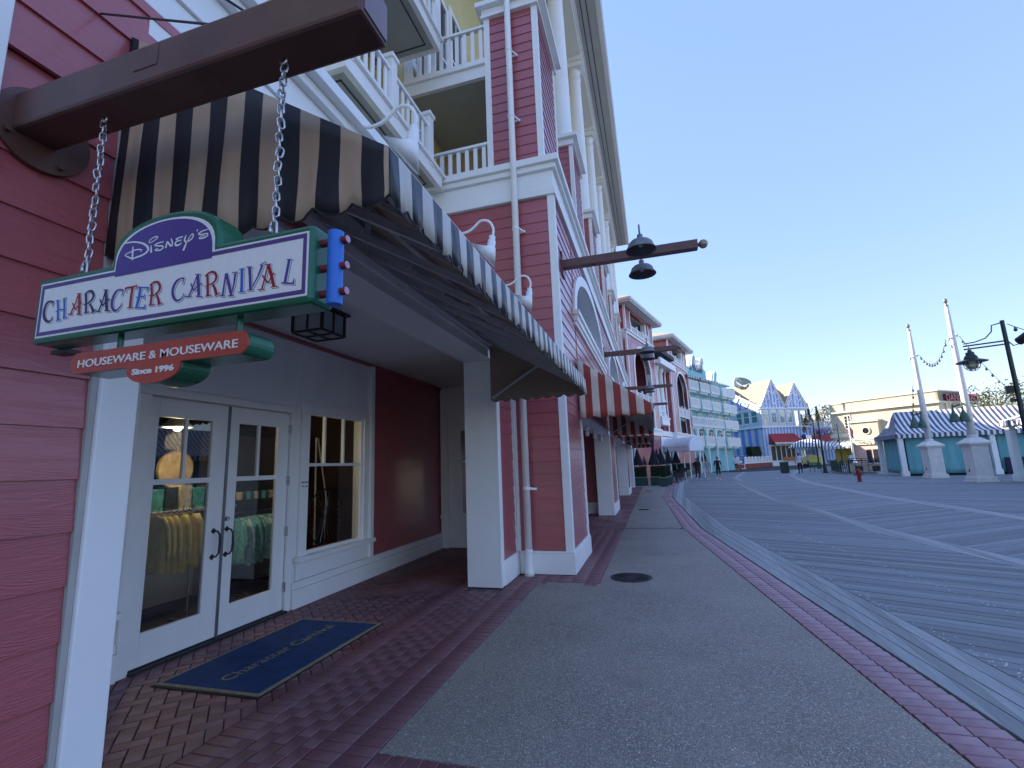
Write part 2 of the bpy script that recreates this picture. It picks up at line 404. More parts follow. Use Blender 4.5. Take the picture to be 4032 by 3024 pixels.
BRICK = brick_mat('dark_red_paver', (.20, .062, .066), .3); BRICK2 = brick_mat('weathered_red_paver', (.34, .14, .165), .7)
JOINT = mat('paver_joint', (.115, .085, .085), rough=.95, var=.3, scale=30)
JOINT2 = mat('dark_paver_joint', (.055, .02, .035), rough=.95, var=.2, scale=30)
pav = part('brick_paving', MB().add([(-4.5, -2, -.016), (-.84, -2, -.016), (-.84, 33, -.016), (-4.5, 33, -.016)], [(0, 1, 2, 3)]), JOINT); struct(pav)
def brick_mesh(w, l, m):
    b = .004
    mb = MB(); mb.add([(-w/2, -l/2, -.03), (w/2, -l/2, -.03), (w/2, l/2, -.03), (-w/2, l/2, -.03),
        (-w/2, -l/2, -b), (w/2, -l/2, -b), (w/2, l/2, -b), (-w/2, l/2, -b), (-w/2+b, -l/2+b, 0), (w/2-b, -l/2+b, 0), (w/2-b, l/2-b, 0), (-w/2+b, l/2-b, 0)],
        [(0, 1, 5, 4), (1, 2, 6, 5), (2, 3, 7, 6), (3, 0, 4, 7), (4, 5, 9, 8), (5, 6, 10, 9), (6, 7, 11, 10), (7, 4, 8, 11), (8, 9, 10, 11)])
    return mb.mesh('brick', [m])
BW, BL = .093, .193
def clip_poly(q, axis, val, keep):
    out = []
    for i in range(len(q)):
        a, b = q[i], q[(i+1) % len(q)]; da, db = (a[axis]-val)*keep, (b[axis]-val)*keep
        if da >= 0: out.append(a)
        if da*db < 0: t = da/(da-db); out.append((a[0]+(b[0]-a[0])*t, a[1]+(b[1]-a[1])*t))
    return out
def bricks(parent, spots, m, limit, w=BW, l=BL, lim=None):
    """spots: (x, y, rz); the nearest ones that show largest are objects of their own, the rest one mesh"""
    me = brick_mesh(w, l, m); spots = sorted(spots, key=lambda s: s[0]**2+s[1]**2 if s[1] > 1.9 else 1e4)
    rest = MB()
    for i, (x, y, rz) in enumerate(spots):
        z = random.uniform(-.0025, .0015)
        cut = lim and not (lim[0]+.11 < x < lim[1]-.11 and lim[2]+.11 < y < lim[3]-.11)
        if i < limit and not cut:
            o = bpy.data.objects.new('brick', me); put(o, parent); o.location = o.location+Vector((x, y, z)); o.rotation_euler = (0, 0, rz+random.uniform(-.006, .006))
        else:
            c, s_ = math.cos(rz), math.sin(rz); q = [(x+c*a-s_*b, y+s_*a+c*b) for a, b in ((-w/2, -l/2), (w/2, -l/2), (w/2, l/2), (-w/2, l/2))]
            if cut:
                for ax, vl, kp in ((0, lim[0], 1), (0, lim[1], -1), (1, lim[2], 1), (1, lim[3], -1)):
                    if len(q) > 2: q = clip_poly(q, ax, vl, kp)
                if len(q) < 3: continue
            slab_prism(rest, q, -.03, z)
    if rest.v: struct(part('bricks', rest, m, parent), 'stuff')
sp = []
# soldier rows beside the slab, running rows, soldier row
y = -.9
def rows_y(x0, n_long, ys, ye): return [(x0, y0+.05, 0) for y0 in [ys+i*.1 for i in range(int((ye-ys)/.1))]]
for i in range(int((7.3+1)/.1)):
    yy = -1+i*.1+.05
    for xr in (-1.80, -2.00): sp.append((xr, yy, PI/2))
    sp.append((-2.72, yy, PI/2))
for r, xr in enumerate((-2.155, -2.26, -2.365, -2.47, -2.575)):
    for i in range(int(7.4/.2)): sp.append((xr, -1+i*.2+(.1 if r % 2 else 0), 0))
bricks(pav, [s for s in sp if s[1] > 1.7], BRICK, 300)
pav2 = part('brick_walk', MB().add([(-4.5, 6.5, -.0155), (-.86, 6.5, -.0155), (-.86, 33, -.0155), (-4.5, 33, -.0155)], [(0, 1, 2, 3)]), JOINT); struct(pav2)
sp = []
for i in range(9): sp.append((-1.72+i*.1, 6.85, 0))
for i in range(int((33-6.95)/.1)):
    yy = 7.0+i*.1
    sp.append((-.96, yy, PI/2)); sp.append((-1.16, yy, PI/2))
    if not (7.3 < yy < 9.3):
        for xr in (-1.36, -1.56, -1.76, -1.96): sp.append((xr, yy, PI/2))
bricks(pav2, sp, BRICK, 240)
# herringbone under the arcade, laid at 45 degrees
hb = part('herringbone_paving', MB().add([(-4.5, 1.0, -.0150), (-2.83, 1.0, -.0150), (-2.83, 9.6, -.0150), (-4.5, 9.6, -.0150)], [(0, 1, 2, 3)]), JOINT); struct(hb)
sp = []; u = .1; c45 = math.cos(PI/4)
for i in range(-120, 121):
    for j in range(-120, 121):
        k = (i-j) % 4
        if k == 0: a, b, r = i*u+u, j*u+u/2, PI/2
        elif k == 3: a, b, r = i*u+u/2, j*u+u, 0   # herringbone: alternate headers and stretchers
        else: continue
        x, y = -3.6+c45*(a-b), 4.5+c45*(a+b)
        if -4.55 < x < -2.72 and .9 < y < 9.65: sp.append((x, y, r+PI/4))
bricks(hb, sp, BRICK, 330, lim=(-4.44, -2.828, 1.0, 9.57))
# brick border between slab and boardwalk
bd = part('brick_border', MB().add([(x, y, -.014) for x, y in L_EDGE]+[(x, y, -.014) for x, y in R_EDGE[::-1]], [tuple(range(2*len(L_EDGE)))]), JOINT2); struct(bd)
sp = []
for (x0, y0), (x1, y1) in zip(L_EDGE, L_EDGE[1:]):
    n = max(1, int(math.hypot(x1-x0, y1-y0)/.108)); a = math.atan2(y1-y0, x1-x0)
    if y0 > 60: break
    for i in range(n):
        t = (i+.5)/n; x, y = x0+(x1-x0)*t, y0+(y1-y0)*t
        if y < 1: continue
        sp.append((x+.103, y, .0+PI/2)); sp.append((x+.303, y, PI/2))
bricks(bd, sp, BRICK2, 300, w=.1, l=.194)
# exposed aggregate walk
def aggregate():
    m, nt, p = base('exposed_aggregate')
    v = tex(nt, 105, 'vor'); v.inputs['Randomness'].default_value = 1.0
    v2 = tex(nt, 52, 'vor')
    rgb = nt.nodes.new('ShaderNodeSeparateColor'); nt.links.new(v.outputs['Color'], rgb.inputs[0])
    cr = nt.nodes.new('ShaderNodeValToRGB'); nt.links.new(rgb.outputs[0], cr.inputs[0])
    el = cr.color_ramp.elements; el[0].position = 0; el[0].color = (.18, .14, .105, 1); el[1].position = 1; el[1].color = (.72, .70, .62, 1)
    for pos, c in ((.3, (.31, .245, .18, 1)), (.55, (.40, .325, .24, 1)), (.8, (.52, .435, .33, 1)), (.93, (.56, .52, .45, 1))):
        e = el.new(pos); e.color = c
    dm = ramp(nt, v.outputs['Distance'], .25, .75)
    c = mixc(nt, dm, cr.outputs[0], (.17, .155, .14))
    big = ramp(nt, tex(nt, .9, detail=6), .35, .7); c = mixc(nt, vmath(nt, 'MULTIPLY', big, .4), c, (.42, .36, .29))
    st = ramp(nt, tex(nt, 1.7, detail=7), .60, .78); c = mixc(nt, vmath(nt, 'MULTIPLY', st, .45), c, (.10, .085, .06))
    rg2 = nt.nodes.new('ShaderNodeSeparateColor'); nt.links.new(v2.outputs['Color'], rg2.inputs[0])
    peb = vmath(nt, 'MULTIPLY', vmath(nt, 'GREATER_THAN', rg2.outputs[1], .965), vmath(nt, 'LESS_THAN', v2.outputs['Distance'], .30))
    c = mixc(nt, peb, c, (.68, .66, .60))
    nt.links.new(c, p.inputs['Base Color']); p.inputs['Roughness'].default_value = .62
    b = nt.nodes.new('ShaderNodeBump'); b.inputs['Strength'].default_value = .75; b.inputs['Distance'].default_value = .006; b.invert = True
    nt.links.new(v.outputs['Distance'], b.inputs['Height']); nt.links.new(b.outputs[0], p.inputs['Normal']); return m
AGG = aggregate()
def slab(poly): return struct(part('walkway', MB().ext([(x, y, -.06) for x, y in poly], (0, 0, .06)), AGG))
le = lambda y: interp(L_EDGE, y)-.012
slab([(-1.69, 2.75), (le(2.75), 2.75), (le(12.45), 12.45), (-.85, 12.45), (-.85, 6.91), (-1.69, 6.91)])
slab([(-.85, 12.66), (le(12.66), 12.66), (le(23.2), 23.2), (-.85, 23.2)])
slab([(-.85, 23.42), (le(23.42), 23.42), (le(33.5), 33.5), (le(48.4), 48.4), (le(66), 66), (1, 66), (-4, 34), (-.85, 33)])
sp = []
for i in range(34): sp.append((-1.64+i*.1, 2.64, 0)); sp.append((-1.64+i*.1, 2.43, 0)); sp.append((-1.64+i*.1, 2.22, 0))
for i in range(14): sp.append((-.80+i*.1, 12.555, 0)); sp.append((-.80+i*.1, 23.31, 0))
crs = part('brick_cross_band', MB().box(-1.69, 2.0, .9, 2.745, -.07, -.0145).box(-.85, .53, 12.45, 12.66, -.07, -.0145).box(-.85, .22, 23.2, 23.42, -.07, -.0145), JOINT2); struct(crs)
bricks(crs, [s for s in sp if s[0] < interp(L_EDGE, s[1])-.06], BRICK, 300)
# round drain covers
CAST = mat('cast_iron_cover', (.055, .055, .06), rough=.55, metal=.7, var=.3, scale=20, bump=.1, bscale=80)
def drain(loc, r, label):
    t = thing('drain_cover', (0, 0, 0), label, 'drain cover', 'drain covers in the walkway')
    part('frame_ring', MB().lathe([(r, .0), (r, .004), (r*.9, .005), (r*.9, -.002)], n=32), CAST, t)
    mb = MB(); mb.lathe([(r*.9, -.0025), (r*.9, .0035), (.001, .0045)], n=32); part('disc', mb, CAST, t)
    for i in range(28):
        a = 2*PI*i/28; d = Vector((math.cos(a), math.sin(a), 0)); part('rib', MB().bar(d*(r*.30)+Vector((0, 0, .0055)), d*(r*.82)+Vector((0, 0, .0055)), .014, .006), CAST, t)
    place(t, loc); return t
drain((-.45, 7.32, .004), .29, 'large round cast iron drain cover beside the nearest red pier')
drain((-.47, 17.37, .004), .19, 'smaller round drain cover farther along the walkway, beyond the brick cross band')
drain((-.44, 28.0, .004), .19, 'farthest small round drain cover, just before the hedge planters')
# ================================================================ ARCADE BUILDING (left)
bld = thing('arcade_building', (-2.16, 4.0, 0), 'long red sided building with white trim, arcade and columned upper storeys on the left', 'building')
EXP = .1975
# --- near left wall with its boards
w = part('wall', MB().box(-2.6, -2.178, -1.5, 1.35, 0, 3.85), RED, bld)
lap_boards(w, (-2.172, -1.5), (-2.172, 1.335), (1, 0), .055, 16, EXP, RED)
lap_boards(w, (-2.15, -1.5), (-2.15, 2.6), (1, 0), .055+16*EXP, 4, EXP, RED)
part('corner_post', MB().box(-2.62, -2.13, 1.362, 1.512, 0, 3.18), WHITE, bld, bevel=.006)
part('caulk_strip', MB().box(-2.175, -2.148, 1.337, 1.36, 0, 3.6), mat('grey_caulk', (.42, .40, .37), rough=.8), bld)
part('corner_board', MB().box(-2.17, -2.135, .42, .935, 0, 3.86), WHITE, bld, bevel=.004)
# --- header, ceiling
part('header_beam', MB().box(-2.62, -2.165, 1.514, 6.498, 3.18, 3.86), CEIL, bld, bevel=.006)
part('header_trim', MB().box(-2.163, -2.14, 1.40, 7.39, 3.30, 3.86), WHITE, bld)
part('ceiling', MB().box(-4.43, -2.62, 1.2, 9.56, 3.40, 3.46), CEIL, bld)
part('ceiling_trim', MB().box(-4.428, -4.39, 1.3, 9.56, 3.352, 3.398), RED, bld)
part('arcade_roof', MB().box(-4.6, -2.05, -1.5, 7.40, 4.36, 4.42), SOFFIT, bld)
# --- cornice over the arcade
cn = part('cornice', MB().box(-2.2, -2.135, -1.5, 7.40, 3.862, 4.02).box(-2.2, -2.115, -1.5, 7.40, 4.022, 4.05).box(-2.2, -2.13, -1.5, 7.40, 4.052, 4.25)
          .box(-2.2, -2.07, -1.5, 7.40, 4.252, 4.33).box(-2.2, -1.995, -1.5, 7.40, 4.332, 4.43), WHITE, bld, bevel=.005)
# --- right column of the first bay with its red side
col1 = part('column', MB().box(-2.62, -2.145, 6.5, 7.40, 0, 3.86), WHITE, bld, bevel=.005)
lap_boards(col1, (-2.147, 6.64), (-2.147, 7.30), (1, 0), .34, 16, EXP, RED)
part('column_trim', MB().box(-2.146, -2.12, 6.498, 6.64, .0, 3.18).box(-2.146, -2.12, 7.30, 7.405, .34, 3.3), WHITE2, bld)
part('plinth', MB().box(-2.63, -2.105, 6.64, 7.38, 0, .335), WHITE, bld, bevel=.006)

# --- storefront wall, x = -4.43
sf = part('storefront_wall', MB().box(-4.60, -4.43, -1.2, 3.23, 0, 3.35).box(-4.60, -4.43, 3.23, 5.05, 2.40, 3.35).box(-4.60, -4.43, 5.05, 5.38, 0, 3.35)
          .box(-4.60, -4.43, 5.38, 6.66, 0, .60).box(-4.60, -4.43, 5.38, 6.66, 2.46, 3.35).box(-4.60, -4.43, 6.66, 6.87, 0, 3.35), WHITE, bld)
part('panel_moulding', MB().box(-4.428, -4.415, 3.24, 5.17, 2.50, 2.53).box(-4.428, -4.415, 5.14, 5.17, 2.53, 3.20).box(-4.428, -4.415, 3.0, 5.17, 3.20, 3.23)
     .box(-4.428, -4.415, 5.37, 6.80, 2.62, 2.65).box(-4.428, -4.415, 6.77, 6.80, 2.65, 3.20).box(-4.428, -4.415, 5.37, 6.80, 3.20, 3.23), WHITE2, bld)
part('door_casing', MB().box(-4.428, -4.395, 3.14, 3.245, 0, 2.40).box(-4.428, -4.395, 5.045, 5.13, 0, 2.40).box(-4.428, -4.385, 3.12, 5.15, 2.402, 2.47), WHITE2, bld)
part('baseboard', MB().box(-4.428, -4.36, 5.14, 9.55, 0, .22).box(-4.428, -4.385, 5.14, 9.55, .222, .31).box(-4.428, -4.36, 1.3, 3.13, 0, .22).box(-4.428, -4.385, 1.3, 3.13, .222, .30), WHITE, bld, bevel=.004)
def door_leaf(y0, y1, g0, g1, hside):
    d = part('door', MB().box(-4.475, -4.432, y0, g0, .03, 2.385).box(-4.475, -4.432, g1, y1, .03, 2.385).box(-4.475, -4.432, g0, g1, .03, .30).box(-4.475, -4.432, g0, g1, 2.21, 2.385), WHITE2, bld, bevel=.003)
    gm = (g0+g1)/2
    part('glazing_bar', MB().box(-4.47, -4.437, g0, g1, 1.575, 1.625).box(-4.47, -4.437, gm-.014, gm+.014, 1.625, 2.21), WHITE2, d)
    part('pane', MB().box(-4.457, -4.451, g0, g1, .30, 1.575), GLASS, d); part('pane', MB().box(-4.457, -4.451, g0, gm-.014, 1.625, 2.21), GLASS, d); part('pane', MB().box(-4.457, -4.451, gm+.014, g1, 1.625, 2.21), GLASS, d)
    yh = y1-.10 if hside > 0 else y0+.05
    pts = [(-4.425, yh, 1.08), (-4.385, yh+.01, 1.075), (-4.37, yh+.025, 1.04), (-4.367, yh+.03, .95), (-4.37, yh+.025, .86), (-4.385, yh+.01, .825), (-4.425, yh, .82)]
    part('handle', MB().tube(pts, [.009, .009, .011, .013, .011, .009, .009], 8).lathe([(.001, 0), (.026, 0), (.018, .01), (.001, .012)], (0, 0, 0), 4) if False else MB().tube(pts, [.009, .009, .011, .013, .011, .009, .009], 8)
         .ext([(-4.4325, yh-.03, 1.08), (-4.4325, yh, 1.11), (-4.4325, yh+.03, 1.08), (-4.4325, yh, 1.05)], (.010, 0, 0)).ext([(-4.4325, yh-.03, .82), (-4.4325, yh, .85), (-4.4325, yh+.03, .82), (-4.4325, yh, .79)], (.010, 0, 0)), DARKM, d, smooth=False)
    return d
d1 = door_leaf(3.25, 4.118, 3.35, 3.935, 1); d2 = door_leaf(4.13, 5.035, 4.27, 4.86, -1)
part('lock', MB().cone((-4.434, 4.17, 1.185), (-4.405, 4.17, 1.185), .026, .022, 14), STEEL, d2)
for z in (2.19, 1.55, .94, .29): part('hinge', MB().box(-4.43, -4.40, 5.025, 5.06, z-.055, z+.055), STEEL, d2)
part('door_light_stop', MB().box(-4.58, -4.48, 3.20, 3.28, 0, 2.41).box(-4.58, -4.48, 5.0, 5.06, 0, 2.41).box(-4.58, -4.48, 3.28, 5.0, 2.36, 2.41), WHITE2, bld)  # strips added behind the leaves to stop lamp light leaking out
part('astragal', MB().box(-4.445, -4.415, 4.112, 4.136, .02, 2.385), mat('dull_metal_strip', (.20, .20, .21), rough=.4, metal=.6), bld)
part('threshold', MB().box(-4.50, -4.36, 3.24, 5.05, .0, .02).box(-4.44, -4.42, 3.24, 5.05, .021, .03), mat('black_rubber', (.015, .015, .016), rough=.6), bld)
# window
win = part('window', MB().box(-4.50, -4.437, 5.38, 5.42, .60, 2.46).box(-4.50, -4.437, 6.62, 6.66, .60, 2.46).box(-4.50, -4.437, 5.42, 6.62, .60, .64).box(-4.50, -4.437, 5.42, 6.62, 2.42, 2.46), WHITE2, bld)
part('glazing_bar', MB().box(-4.485, -4.442, 5.42, 6.62, 1.725, 1.765).box(-4.485, -4.442, 5.745, 5.775, 1.765, 2.42).box(-4.485, -4.442, 6.175, 6.205, 1.765, 2.42), WHITE2, win)
for a, b, z0, z1 in ((5.42, 6.62, .64, 1.725), (5.42, 5.745, 1.765, 2.42), (5.775, 6.175, 1.765, 2.42), (6.205, 6.62, 1.765, 2.42)):
    part('pane', MB().box(-4.468, -4.462, a, b, z0, z1), GLASS, win)
part('casing', MB().box(-4.428, -4.395, 5.24, 5.385, .60, 2.56).box(-4.428, -4.395, 6.655, 6.80, .60, 2.56).box(-4.428, -4.395, 5.385, 6.655, 2.455, 2.56), WHITE2, win, bevel=.003)
part('sill', MB().box(-4.428, -4.31, 5.18, 6.88, .545, .60).box(-4.428, -4.40, 5.22, 6.84, .315, .543), WHITE2, win, bevel=.004)
part('corner_board', MB().box(-4.43, -4.36, 6.80, 6.885, .31, 3.35), WHITE2, bld)
part('sill', MB().box(-4.428, -4.30, 1.4, 3.10, .50, .55), WHITE2, bld, bevel=.004)
rw = part('wall', MB().box(-4.60, -4.44, 6.87, 9.6, 0, 3.40), RED, bld)
lap_boards(rw, (-4.436, 6.885), (-4.436, 9.57), (1, 0), .312, 16, .19, RED)
plq = part('hours_plaque', MB().box(-4.395, -4.388, 5.25, 5.37, 1.43, 1.56), WHITE2, bld)
NAVY = mat('navy_ink', (.02, .022, .09), rough=.5)
for s, z, h in (('OPEN DAILY', 1.51, .026), ('9:00am - 9:00pm', 1.465, .016)):
    me = text_mesh(s, h, NAVY, offset=.0006); xf(me, Matrix.Translation((-4.3865, 5.31, z)) @ Matrix(((0, 0, 1, 0), (1, 0, 0, 0), (0, 1, 0, 0), (0, 0, 0, 1)))); part('lettering', me, None, plq)
# end wall of the first bay (faces the camera), with a window
ew = part('end_wall', MB().box(-4.43, -4.02, 9.58, 9.72, 0, 3.40).box(-4.02, -3.30, 9.58, 9.72, 0, .66).box(-4.02, -3.30, 9.58, 9.72, 2.46, 3.40).box(-3.30, -1.5, 9.58, 9.72, 0, 3.40), WHITE, bld)
part('pilaster', MB().box(-4.40, -4.24, 9.50, 9.578, 0, 3.30).box(-4.42, -4.22, 9.49, 9.578, .60, .66), WHITE2, bld, bevel=.004)
w2 = part('window', MB().box(-4.02, -3.98, 9.60, 9.66, .66, 2.46).box(-3.34, -3.30, 9.60, 9.66, .66, 2.46).box(-3.98, -3.34, 9.60, 9.66, 1.74, 1.78).box(-3.98, -3.34, 9.60, 9.66, .66, .69).box(-3.98, -3.34, 9.60, 9.66, 2.43, 2.46).box(-3.80, -3.77, 9.60, 9.66, 1.78, 2.43), WHITE2, bld)
part('pane', MB().box(-3.98, -3.34, 9.625, 9.631, .69, 1.74), GLASS, w2); part('pane', MB().box(-3.98, -3.34, 9.625, 9.631, 1.78, 2.43), GLASS, w2)
# --- shop interior shell
part('shop_floor', MB().box(-11, -4.61, -1, 9.5, -.05, 0.0), CARPET, bld)
part('shop_back_wall', MB().box(-11.1, -11, -1, 9.5, 0, 3.4).box(-11, -4.6, -1.1, -1, 0, 3.4).box(-11, -4.6, 9.42, 9.5, 0, 3.4).box(-11, -4.43, 9.9, 10, 0, 3.4), INNER, bld)
part('shop_ceiling', MB().box(-11.1, -4.44, -1.1, 9.58, 3.351, 3.399), INNER, bld)

# ---------------- tower pier beside the first bay
tp = part('pier', MB().box(-3.6, -1.30, 7.43, 9.2, 3.47, 6.16).box(-2.2, -1.30, 7.43, 9.2, 0, 3.47), RED, bld)
lap_boards(tp, (-2.13, 7.425), (-1.375, 7.425), (0, -1), .34, 17, .1925, RED)
lap_boards(tp, (-3.58, 7.425), (-1.375, 7.425), (0, -1), .34+17*.1925, 13, .1925, RED)
lap_boards(tp, (-1.295, 7.51), (-1.295, 9.08), (1, 0), .34, 30, .1925, RED)
part('corner_board', MB().box(-1.385, -1.265, 7.395, 7.425, .33, 6.18).box(-1.295, -1.265, 7.425, 7.52, .33, 6.18), WHITE2, bld, bevel=.003)
part('corner_board', MB().box(-1.295, -1.266, 9.08, 9.22, .33, 2.62), WHITE2, bld)
part('corner_board', MB().box(-2.14, -2.085, 7.397, 7.425, .33, 4.3), WHITE2, bld)
part('plinth', MB().box(-2.1, -1.245, 7.375, 9.26, 0, .30).box(-2.1, -1.255, 7.385, 9.25, .302, .335), WHITE, bld, bevel=.006)
# band between the storeys
def band(name, z):
    part(name, MB().box(-3.62, -1.235, 7.355, 33.0, z, z+.14).box(-3.6, -1.262, 7.385, 33.0, z+.142, z+.46).box(-3.62, -1.20, 7.32, 33.02, z+.462, z+.56).box(-3.64, -1.14, 7.26, 33.05, z+.562, z+.68), WHITE, bld, bevel=.006)
band('entablature', 6.18)
# front wall above the arcade openings, with three arched openings
ARCH = [12.0, 19.7, 27.4]; AW, ARISE, ASPR = 2.75, 1.25, 4.62
def arch_pts(cy, a, b, z0, n=28): return [(cy+a*math.cos(PI*i/n), z0+b*math.sin(PI*i/n)) for i in range(n+1)]
fw = MB()
ys = [9.2]+[v for c in ARCH for v in (c-AW, c+AW)]+[33.0]
fw.box(-1.6, -1.30, 9.2, 33.0, 2.62, ASPR-.02)
for i in range(0, len(ys), 2): fw.box(-1.6, -1.30, ys[i], ys[i+1], ASPR-.02, 6.16)
for c in ARCH:
    ap = arch_pts(c, AW, ARISE, ASPR)
    for (ya, za), (yb, zb) in zip(ap, ap[1:]):
        fw.ext([(-1.6, ya, za), (-1.6, yb, zb), (-1.6, yb, 6.16), (-1.6, ya, 6.16)], (.3, 0, 0))
fwo = part('wall', fw, RED, bld)
# boards on that wall, cut at the arches
for i in range(18):
    z = 2.65+i*.1925
    segs = []; cur = 9.22
    for c in ARCH:
        zz = z+.1
        if zz < 4.33: continue
        hw = AW+.24 if zz < ASPR else (AW+.2)*math.sqrt(max(0, 1-((zz-ASPR)/(ARISE+.2))**2))
        if hw > .05: segs.append((cur, c-hw)); cur = c+hw
    segs.append((cur, 33.0))
    for a, b in segs:
        if b-a < .08: continue
        lap_boards(fwo, (-1.296, a), (-1.296, b), (1, 0), z, 1, .1925, RED)
for k, c in enumerate(ARCH):
    ou = arch_pts(c, AW+.24, ARISE+.2, ASPR); inn = arch_pts(c, AW-.02, ARISE-.02, ASPR)
    mb = MB()
    for i in range(len(ou)-1):
        mb.ext([(-1.30, *ou[i]), (-1.30, *ou[i+1]), (-1.30, *inn[i+1]), (-1.30, *inn[i])], (.06, 0, 0))
        mb.ext([(-1.9, *inn[i]), (-1.9, *inn[i+1]), (-1.9, inn[i+1][0], inn[i+1][1]+.02), (-1.9, inn[i][0], inn[i][1]+.02)], (.62, 0, 0))
    part('arch_frame', mb, WHITE2, bld)
    part('arch_sill', MB().box(-1.9, -1.16, c-AW-.3, c+AW+.3, 4.52, 4.61).box(-1.6, -1.20, c-AW-.26, c+AW+.26, 4.40, 4.518).box(-1.6, -1.235, c-AW-.24, c+AW+.24, 4.32, 4.398), WHITE2, bld, bevel=.005)
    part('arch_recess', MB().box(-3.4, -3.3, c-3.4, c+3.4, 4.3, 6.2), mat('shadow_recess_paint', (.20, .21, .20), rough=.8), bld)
part('recess_ceiling', MB().box(-3.4, -1.61, 9.2, 33, 6.10, 6.16).box(-3.4, -1.61, 9.2, 33, 4.3, 4.36), SOFFIT, bld)
# arcade under that wall: piers, inner walls, ceiling
part('ceiling', MB().box(-4.4, -1.6, 9.74, 33, 2.95, 3.0), CEIL, bld)
part('header_beam', MB().box(-1.75, -1.302, 9.2, 33, 2.52, 2.94), WHITE, bld)
INW = part('inner_wall', MB().box(-4.5, -4.2, 9.74, 33, 0, 3.0), RED, bld)
for k, y0 in enumerate((15.6, 24.9)):
    cpart = part('column', MB().box(-1.81, -1.345, y0, y0+2.2, 0, 2.62), WHITE, bld, bevel=.005)
    lap_boards(cpart, (-1.342, y0+.17), (-1.342, y0+1.95), (1, 0), .34, 12, .1925, RED)
    part('column_trim', MB().box(-1.345, -1.315, y0-.004, y0+.16, 0, 2.62).box(-1.345, -1.315, y0+1.96, y0+2.2, .3, 2.62), WHITE2, bld)
    part('plinth', MB().box(-1.345, -1.30, y0+.16, y0+2.24, 0, .335), WHITE, bld, bevel=.005)
    cw = part('cross_wall', MB().box(-4.3, -1.815, y0+.62, y0+.8, 0, 3.0), RED, bld)
    lap_boards(cw, (-4.2, y0+.615), (-1.82, y0+.615), (0, -1), .36, 13, .1925, RED)
    part('baseboard', MB().box(-4.2, -1.82, y0+.56, y0+.618, 0, .36), WHITE, bld)
    part('corner_board', MB().box(-2.62, -2.40, y0+.55, y0+.615, .36, 2.9), WHITE2, bld)
part('column', MB().box(-1.81, -1.345, 32.2, 33.6, 0, 2.62), WHITE, bld)
for y in (12.0, 13.6, 15.3, 19.4, 21.1, 22.8, 28.0, 29.8):
    part('drop_finial', MB().lathe([(.05, .22), (.05, .30), (.028, .20), (.028, .16), (.05, .14), (.062, .09), (.05, .04), (.028, .02), (.05, -.01), (.06, -.06), (.045, -.11), (.001, -.13)], (-1.55, y, 2.42), 12), WHITE2, bld, smooth=True)

# ---------------- storeys above
yw = part('wall', MB().box(-4.9, -4.62, -1.5, 7.5, 4.4, 14.0), YEL, bld)
lap_boards(yw, (-4.615, 2.5), (-4.615, 7.45), (1, 0), 4.45, 70, .125, YEL, thick=.012)
yw2 = part('wall', MB().box(-4.4, -4.12, 7.5, 33.5, 6.9, 17.5), YEL, bld)
lap_boards(yw2, (-4.115, 7.5), (-4.115, 13.5), (1, 0), 6.95, 50, .125, YEL, thick=.012)
def up_window(x, y0, y1, z0, z1):
    o = part('window', MB().box(x, x+.05, y0-.13, y0, z0-.13, z1+.15).box(x, x+.05, y1, y1+.13, z0-.13, z1+.15).box(x, x+.05, y0, y1, z1, z1+.15).box(x, x+.06, y0-.16, y1+.16, z0-.16, z0)
             .box(x, x+.03, y0, y1, (z0+z1)/2-.03, (z0+z1)/2+.03).box(x, x+.025, (y0+y1)/2-.015, (y0+y1)/2+.015, z0, z1), WHITE2, bld)
    part('pane', MB().box(x, x+.008, y0, y1, z0, z1), mat('upper_window_glass', (.05, .06, .07), rough=.06, spec=.8), o)
for y0, y1, z0, z1 in ((4.9, 5.7, 7.0, 8.9), (6.0, 6.8, 7.0, 8.9), (5.0, 5.8, 9.9, 11.9), (6.1, 6.9, 9.9, 11.9)): up_window(-4.60, y0, y1, z0, z1)
for y0, y1, z0, z1 in ((7.75, 8.35, 9.9, 12.2), (8.75, 9.4, 9.9, 12.9), (9.75, 10.4, 10.6, 13.2)): up_window(-4.10, y0, y1, z0, z1)
def railing(parent, a, b, z0, z1, n, name='railing', posts=()):
    a = Vector((*a, 0)); b = Vector((*b, 0)); r = part(name, MB().bar(a+Vector((0, 0, z1)), b+Vector((0, 0, z1)), .09, .05).bar(a+Vector((0, 0, z0+.05)), b+Vector((0, 0, z0+.05)), .06, .06), WHITE2, parent)
    d = (b-a); L = d.length; e = d/L; nn = Vector((-e.y, e.x, 0))
    w_ = .075; mb = MB(); h0, h1 = z0+.08, z1-.03
    q = [Vector((0, 0, 0))-e*w_/2, e*w_/2]
    mb.ext([q[0]+nn*.011+Vector((0, 0, h0)), q[1]+nn*.011+Vector((0, 0, h0)), q[1]+nn*.011+Vector((0, 0, h1)), q[0]+nn*.011+Vector((0, 0, h1))], nn*-.022)
    me = mb.mesh('baluster', [WHITE2])
    for i in range(n):
        o = bpy.data.objects.new('baluster', me); put(o, r); p = a+d*((i+.5)/n); o.location = o.location+p
    for t in posts:
        p = a+d*t; part('newel', MB().box(p.x-.075, p.x+.075, p.y-.075, p.y+.075, z0-.1, z1+.18).box(p.x-.1, p.x+.1, p.y-.1, p.y+.1, z1+.181, z1+.25), WHITE2, r, bevel=.004)
    return r
